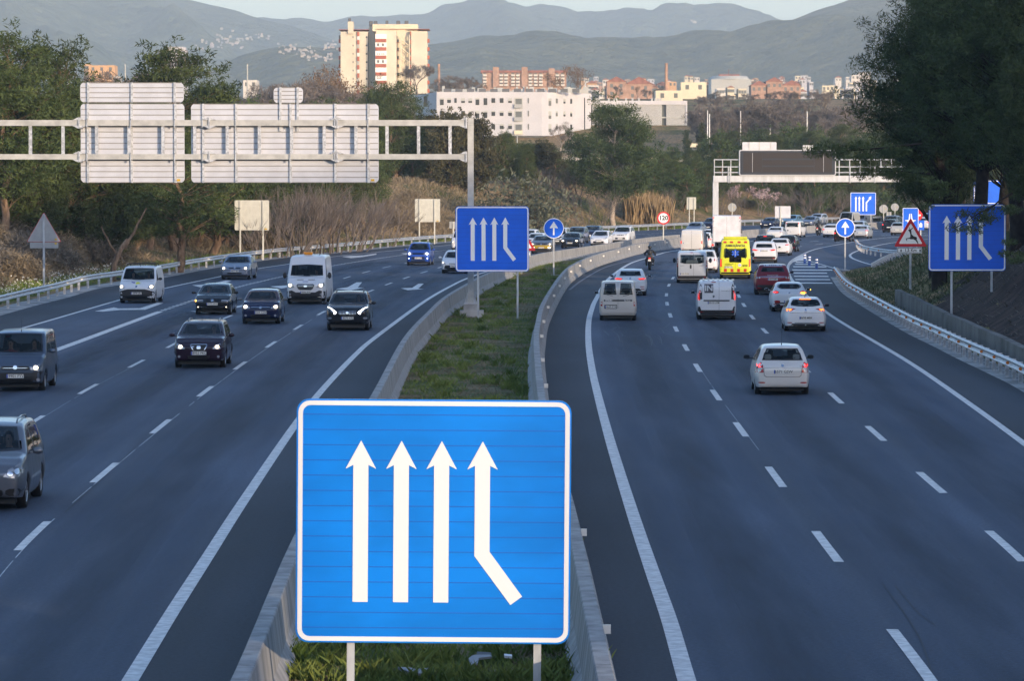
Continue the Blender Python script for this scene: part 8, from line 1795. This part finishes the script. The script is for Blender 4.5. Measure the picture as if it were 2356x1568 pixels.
for (x0, x1_, y0, y1_, Y0, Y1, cnt, keys) in ((540, 860, 188, 206, 600, 700, 24, ('bareA', 'bareB')), (1000, 1110, 172, 195, 1180, 1300, 8, ('bareA', 'brownL')), (210, 330, 168, 182, 560, 640, 8, ('bareA', 'brownL')), (1600, 1960, 205, 232, 1080, 1230, 44, ('bareA', 'bareB', 'bareA')), (1640, 2000, 228, 262, 990, 1060, 22, ('bareB', 'bareA')), (1600, 1960, 228, 262, 880, 925, 18, ('bareB', 'bareA')), (1420, 1560, 195, 215, 1200, 1300, 6, ('bareA', 'brownL'))):
    for k in range(cnt):
        plant(keys[k % len(keys)], 'bare_tree', 'tree', lerp(x0, x1_, (k + ra.random()) / cnt), ra.uniform(y0, y1_), ra.uniform(Y0, Y1), 'one of the leafless brown trees massed on the far rise', GB, ra.uniform(0.9, 1.4))
ra = random.Random(31)
for k in range(26):   # green fill between the left trees and the far rise
    cx = ra.uniform(500, 1260); plant(('pineB', 'young2', 'oak')[k % 3], 'pine_tree', 'pine tree', cx, min(330, ra.uniform(232, 262) + max(0, cx - 930) * 0.5), ra.uniform(500, 560), 'one of the green pines filling the hollow behind the bank', 'green pines in the hollow', 1.2)
for k, (cx, yt, Y) in enumerate(((1475, 360, 530), (1500, 372, 525), (1525, 352, 545), (1550, 368, 535), (1575, 388, 530), (1600, 360, 550), (1628, 380, 540), (1655, 350, 560), (1685, 372, 565), (1720, 362, 570), (1760, 376, 575), (1800, 366, 575), (1840, 378, 580), (1880, 370, 585), (1925, 374, 590), (1240, 360, 505), (1275, 352, 510), (1310, 366, 505), (1345, 372, 515), (1390, 398, 520), (1455, 392, 520), (1965, 372, 590))):
    plant(('pineB', 'young2', 'pineA')[k % 3], 'pine_tree', 'pine tree', cx, yt, Y, 'one of the dark green pines layered on the bank around the domed pine', 'dark green pines on the centre bank', 1.15)
for k, (cx, yt, Y) in enumerate(((-15, 190, 270), (45, 300, 262), (120, 250, 268), (165, 330, 266), (225, 345, 272), (300, 320, 288), (350, 350, 300), (450, 320, 315), (520, 345, 325), (590, 330, 340), (640, 350, 350), (700, 340, 362), (780, 350, 380), (60, 380, 264), (260, 390, 274), (470, 400, 318), (560, 405, 332))):
    plant(('pineA', 'pineB')[k % 2], 'pine_tree', 'pine tree', cx, yt, Y, 'one of the pines filling the dark mass behind the left bank and gantry', 'pines filling the left tree mass', 1.25)
# right dark pines in front
GD = 'dark shaded pines over the right slope'
for key, cx, yt, Y, wk, lb in (('darkA', 2165, -110, 192, 1.0, 'dark pine whose left branches reach out over the white gantry'), ('darkB', 2262, -170, 184, 1.0, 'dark pine behind the upper part of the shaded blue sign'), ('darkA', 2345, -200, 176, 1.0, 'dark pine at the right picture edge with its trunk showing beside the sign'),
    ('darkB', 2210, -60, 216, 1.0, 'dark pine standing behind the others on the right slope'), ('darkA', 2310, -90, 222, 1.0, 'dark pine deep in the right corner behind the blue sign'), ('darkB', 2440, -200, 172, 1.0, 'dark pine mostly beyond the right picture edge'), ('darkB', 2152, 60, 205, 0.85, 'lower dark pine at the left of the dark right group'),
    ('darkB', 2385, 90, 160, 0.8, 'lower dark pine at the right edge just past the shaded blue sign')):
    a = plant(key, 'pine_tree', 'pine tree', cx, yt, Y, lb, GD, wk)
for k, (x, y) in enumerate(((34, 152), (37, 147), (42, 131), (48, 136), (44, 150), (52, 120), (58, 130), (62, 140), (54, 150))):  # unseen pines added to keep the low sun off the right slope
    a, b, h0 = proto(('darkA', 'darkB')[k % 2]); t = empty('pine_tree', (x, y, terrain_h(x, y)), k * 1.3, 'one of the unseen dark pines added beyond the right edge to shade the slope', 'pine tree', 'added shade pines beyond the right edge'); link('trunk', a, None, t); link('crown', b, None, t)
# two low boughs: one over the far gantry, one hanging before the shaded blue sign (limbs of the first dark pine)
def bough(px0, py0, px1, py1, Y, lb, r=0.6, n=9):
    t = empty('pine_bough', D(px0, py0, Y), 0, lb, 'pine bough'); a = Vector((0, 0, 0)); e = D(px1, py1, Y) - D(px0, py0, Y); mb = MB(); pts = limb(mb, a, e, 0.045, 0.012, 0.05, 8, 5); cs = []
    for k in range(n):
        p = pts[min(8, 2 + k * 7 // n)] + Vector((rnd.uniform(-.4, .4), rnd.uniform(-.5, .5), rnd.uniform(-.35, .25))); cs.append(tuple(p)); limb(mb, pts[min(8, 2 + k * 7 // n)], p, 0.02, 0.006, 0.1, 2, 3)
    mb.build('branch', M_BARKD, t); V, _ = cards(cs, 190, r * 1.25, 0.17, 0.17, 0.45, 0.2); link('needles', quads_mesh('needles', V, LM_DARK), None, t)
bough(2120, 330, 1895, 350, 146, 'long low dark pine bough reaching left before the white gantry railing', 0.42, 16); bough(2140, 400, 1985, 398, 147, 'drooping pine bough tip beside the right end of the message board', 0.40, 10)
bough(2330, 445, 2205, 520, 140, 'dark pine bough hanging in front of the arrows of the shaded blue sign', 0.36, 9); bough(2350, 560, 2315, 590, 145, 'small dark bough over the lower right corner of the shaded blue sign', 0.28, 4); bough(2170, 410, 2140, 465, 150, 'thin dark twigs hanging left of the shaded blue sign', 0.30, 6)
# reeds
def blades(name, pts, h, w, lm, lean=0.25, label=None, cat=None, var=0.5):
    p = np.asarray(pts, float); n = len(p); H = h * (1 - var / 2 + var * rng.random((n, 1))); a = rng.random(n) * 2 * PI; dr = np.stack([np.cos(a), np.sin(a), np.zeros(n)], 1); le = rng.normal(size=(n, 3)) * lean; le[:, 2] = 0
    b = p - dr * w / 2; c = p + dr * w / 2; up = np.zeros((n, 3)); up[:, 2:] = H; m = p + up * 0.6 + le * H * 0.4; t = p + up + le * H
    V = np.stack([b, c, m + dr * w * 0.35, t], 1).reshape(-1, 3); me = quads_mesh(name, V, lm); o = link(name, me); tag(o, label, cat, kind='stuff'); return o
def scatter(n, fx, zfun=None, jitter=True):
    out = []
    for _ in range(n):
        x, y = fx(); out.append((x, y, zfun(x, y) if zfun else 0.014))
    return out
ra = random.Random(77)
def in_px(x0, x1_, Y0, Y1): 
    def f(): Y = ra.uniform(Y0, Y1); return D(ra.uniform(x0, x1_), 400, Y).x, Y
    return f
rz_ = lambda x, y: terrain_h(x, y) - 0.03
pts = []
for _ in range(60):
    x, y = in_px(1448, 1532, 490, 505)(); pts += [(x + ra.gauss(0, .35), y + ra.gauss(0, .3), rz_(x, y)) for _ in range(60)]
blades('reeds', pts, 2.9, 0.09, LM_REED, 0.12, 'tall dry yellow reeds behind the rail beside the speed limit sign', 'reeds', 0.9)
# median grass, denser close by
mp = [(p[0], p[1]) for p in med]
def med_pt():
    while True:
        t = ra.random(); Y = 48 + (t ** 2.0) * 250; x = ra.uniform(-6, 12)
        if inside((x, Y), mp): return x, Y
gp = [(x, y, 0.0) for x, y in (med_pt() for _ in range(60000))]
green = [p for p in gp if noise.noise(Vector((p[0] * .55, p[1] * .16, 0))) > -0.12]; dry = [p for p in gp if noise.noise(Vector((p[0] * .55, p[1] * .16, 0))) <= -0.02]
blades('grass', green, 0.10, 0.022, LM_GRASS, 0.5, 'uneven green grass of the central reserve', 'grass', 0.9); blades('dry_grass', dry, 0.07, 0.02, LM_DRY, 0.8, 'flattened dry grass patches of the central reserve', 'grass', 0.8)
tuf = []
for _ in range(260):
    x, y = med_pt(); h_ = ra.uniform(0.5, 1.0); tuf += [(x + ra.gauss(0, .12), y + ra.gauss(0, .12), 0.0) for _ in range(60)]
blades('grass_tufts', tuf, 0.20, 0.02, LM_GRASS, 0.45, 'taller dark grass tufts dotted over the central reserve', 'grass', 0.9)
# left bank: green verge with daisies, dry grass, grey scrub
def bank(n, Y0, Y1, d0, d1):
    out = []; tries = 0; rail = [p for p in RLs if Y0 - 10 < p.y < Y1 + 10]
    while len(out) < n and tries < n * 8:
        tries += 1; i = ra.randrange(len(rail) - 1); p = rail[i].lerp(rail[i + 1], ra.random()); t = (rail[i + 1] - rail[i]).normalized(); d = ra.uniform(d0, d1); q = p + Vector((-t.y, t.x, 0)) * d; out.append((q.x, q.y, terrain_h(q.x, q.y) - 0.02))
    return out
blades('verge_grass', bank(16000, 170, 520, 1.2, 4.2), 0.30, 0.05, LM_GRASS, 0.4, 'green grass verge just behind the left guard rail', 'grass', 0.8)
fl = np.array(bank(900, 180, 260, 1.8, 5.0)); fl[:, 2] += 0.28; V, _ = cards(fl, 2, 0.10, 0.075, 0.9, 0.3); tag(link('daisies', quads_mesh('daisies', V, LM_WFL)), 'small white daisies flowering in the verge behind the left rail', 'flowers', kind='stuff')
blades('bank_dry_grass', bank(34000, 170, 520, 3.5, 26), 0.36, 0.06, LM_DRY, 0.45, 'tall straw coloured dry grass over the left bank and the mound', 'grass', 0.9)
mound = [(x, y, rz_(x, y)) for x, y in (in_px(860, 1420, 395, 470)() for _ in range(26000)) if seg_dist((x, y), RL_ext) > 2]
blades('mound_grass', mound, 0.38, 0.07, LM_DRY, 0.5, 'brownish dry grass covering the mound beyond the gantry column', 'grass', 0.9)
def scrubmass(name, key, n, Y0, Y1, d0, d1, s0, s1, lb, cat):
    a, b, h0 = proto(key); co = np.empty(len(b.vertices) * 3, np.float32); b.vertices.foreach_get('co', co); co = co.reshape(-1, 3); out = []
    for (x, y, z) in bank(n, Y0, Y1, d0, d1):
        s_ = ra.uniform(s0, s1); an = ra.uniform(0, 6.28); c, s2 = math.cos(an), math.sin(an); v = co * s_; out.append(np.stack([v[:, 0] * c - v[:, 1] * s2 + x, v[:, 0] * s2 + v[:, 1] * c + y, v[:, 2] + z], 1))
    V = np.concatenate(out); tag(link(name, quads_mesh(name, V, b.materials[0])), lb, cat, kind='stuff')
scrubmass('grey_scrub', 'scrub', 90, 178, 275, 6, 26, 1.1, 2.3, 'grey purple low scrub covering the left bank behind the triangular sign back', 'scrub')
scrubmass('dry_scrub', 'dryshrub', 170, 175, 420, 4.5, 26, 0.9, 1.9, 'straw brown low scrub mixed over the left bank', 'scrub')
scrubmass('undergrowth', 'oakshrub', 70, 215, 335, 24, 40, 1.0, 2.0, 'dark olive undergrowth below the left pines', 'undergrowth')
scrubmass('undergrowth', 'shrub', 80, 215, 335, 22, 42, 1.0, 2.2, 'green bushy undergrowth below the left pines', 'undergrowth')
# dark needle litter lying on the slope under the pines
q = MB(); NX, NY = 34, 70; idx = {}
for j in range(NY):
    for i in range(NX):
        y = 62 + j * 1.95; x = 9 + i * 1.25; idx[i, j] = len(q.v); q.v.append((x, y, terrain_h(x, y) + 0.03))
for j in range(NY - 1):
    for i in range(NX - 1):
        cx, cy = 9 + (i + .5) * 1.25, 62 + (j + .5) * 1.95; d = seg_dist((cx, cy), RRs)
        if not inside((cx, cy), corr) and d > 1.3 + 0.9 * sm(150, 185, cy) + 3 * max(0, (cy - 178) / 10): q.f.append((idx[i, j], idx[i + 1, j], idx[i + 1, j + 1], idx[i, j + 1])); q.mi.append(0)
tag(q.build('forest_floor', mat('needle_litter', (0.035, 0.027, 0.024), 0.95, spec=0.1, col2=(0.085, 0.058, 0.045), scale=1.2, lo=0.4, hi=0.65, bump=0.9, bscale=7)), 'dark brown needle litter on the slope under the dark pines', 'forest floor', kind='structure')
# right slope: short grass where it is open, needle litter and low brush under the pines
rs_pts = []; tries = 0
while len(rs_pts) < 14000 and tries < 120000:
    tries += 1; x, y = in_px(1915, 2356, 120, 262)(); d = seg_dist((x, y), RRs)
    if not inside((x, y), corr) and 0.9 < d < 14: rs_pts.append((x, y, terrain_h(x, y) - 0.02))
blades('slope_grass', [p for p in rs_pts if p[1] > 180], 0.20, 0.05, LM_SHRUB, 0.5, 'short rough grass on the right slope by the deer sign', 'grass', 0.9)
blades('slope_litter', [p for p in rs_pts if p[1] <= 190][::2], 0.12, 0.06, LM_LAV, 0.9, 'brown needle litter on the shaded slope under the dark pines', 'leaf litter', 0.9)
# pale posts of the far park, tram poles, street lamps
def pole(cx, yt, yb, Y, r, m, lb, arms=0, cat='lamp post', name='lamp_post'):
    x = D(cx, yt, Y).x; g = terrain_h(x, Y); t = empty(name, (x, Y, g), 0, lb, cat); z = D(cx, yt, Y).z - g; mb = MB(); mb.tube([(0, 0, -0.3), (0, 0, z)], [r, r * 0.7], 8); mb.build('post', m, t)
    for k in range(arms): sg = (-1, 1)[k]; a = MB(); a.tube([(0, 0, z - 0.1), (sg * 1.0, 0, z + 0.12), (sg * 1.7, 0, z + 0.2)], 0.06, 6); a.box((sg * 1.9, 0, z + 0.2), (0.8, 0.25, 0.12)); a.build('lamp_arm', m, t)
for cx, yt, Y, lb in ((1628, 254, 860, 'tall white park pole left, in front of the bare trees'), (1632.5, 262, 862, 'white pole close behind the tall white park pole'), (1704, 255, 880, 'white park pole in the middle of the far grassy slope'), (1772, 262, 880, 'thin white park pole right of the middle one'), (1857, 256, 860, 'white pole at the right of the far grassy slope')):
    pole(cx, yt, 300, Y, 0.13, M_WHT, lb)
pole(1126, 288, 300, 900, 0.14, M_SHUT, 'double armed street lamp in front of the white building', 2); pole(1318, 300, 320, 890, 0.14, M_SHUT, 'double armed street lamp near the annex corner', 2); pole(1190, 310, 322, 880, 0.14, M_SHUT, 'street lamp low before the white building balcony column', 1)
for cx, yt, Y in ((288, 147, 1300), (569, 147, 1300), (722, 152, 1300)): pole(cx, yt, 180, Y, 0.3, M_SHUT, {288: 'thin lattice mast right of the orange apartment building', 569: 'thin mast above the trees left of the small white gantry board', 722: 'thin mast left of the apartment tower'}[cx], 0, 'mast', 'mast')
# ================================================================== HAZE
mb = MB(); mb.bbox((-9000, -420, -2.0), (9000, 15500, 640)); hz = mb.mesh('haze', None)
hm = bpy.data.materials.new('haze_air'); hm.use_nodes = True; nt = hm.node_tree; nt.nodes.clear()
out = nt.nodes.new('ShaderNodeOutputMaterial'); pv = nt.nodes.new('ShaderNodeVolumePrincipled'); pv.inputs['Color'].default_value = (0.76, 0.90, 1.0, 1); pv.inputs['Density'].default_value = 1.05e-4; pv.inputs['Anisotropy'].default_value = 0.0
nt.links.new(pv.outputs[0], out.inputs['Volume']); hz.materials.append(hm); tag(link('haze', hz), 'thin bluish evening haze filling the valley', 'haze', kind='stuff')
SC.cycles.volume_step_rate = 4; SC.cycles.volume_max_steps = 64
print('objects', len(SC.objects))
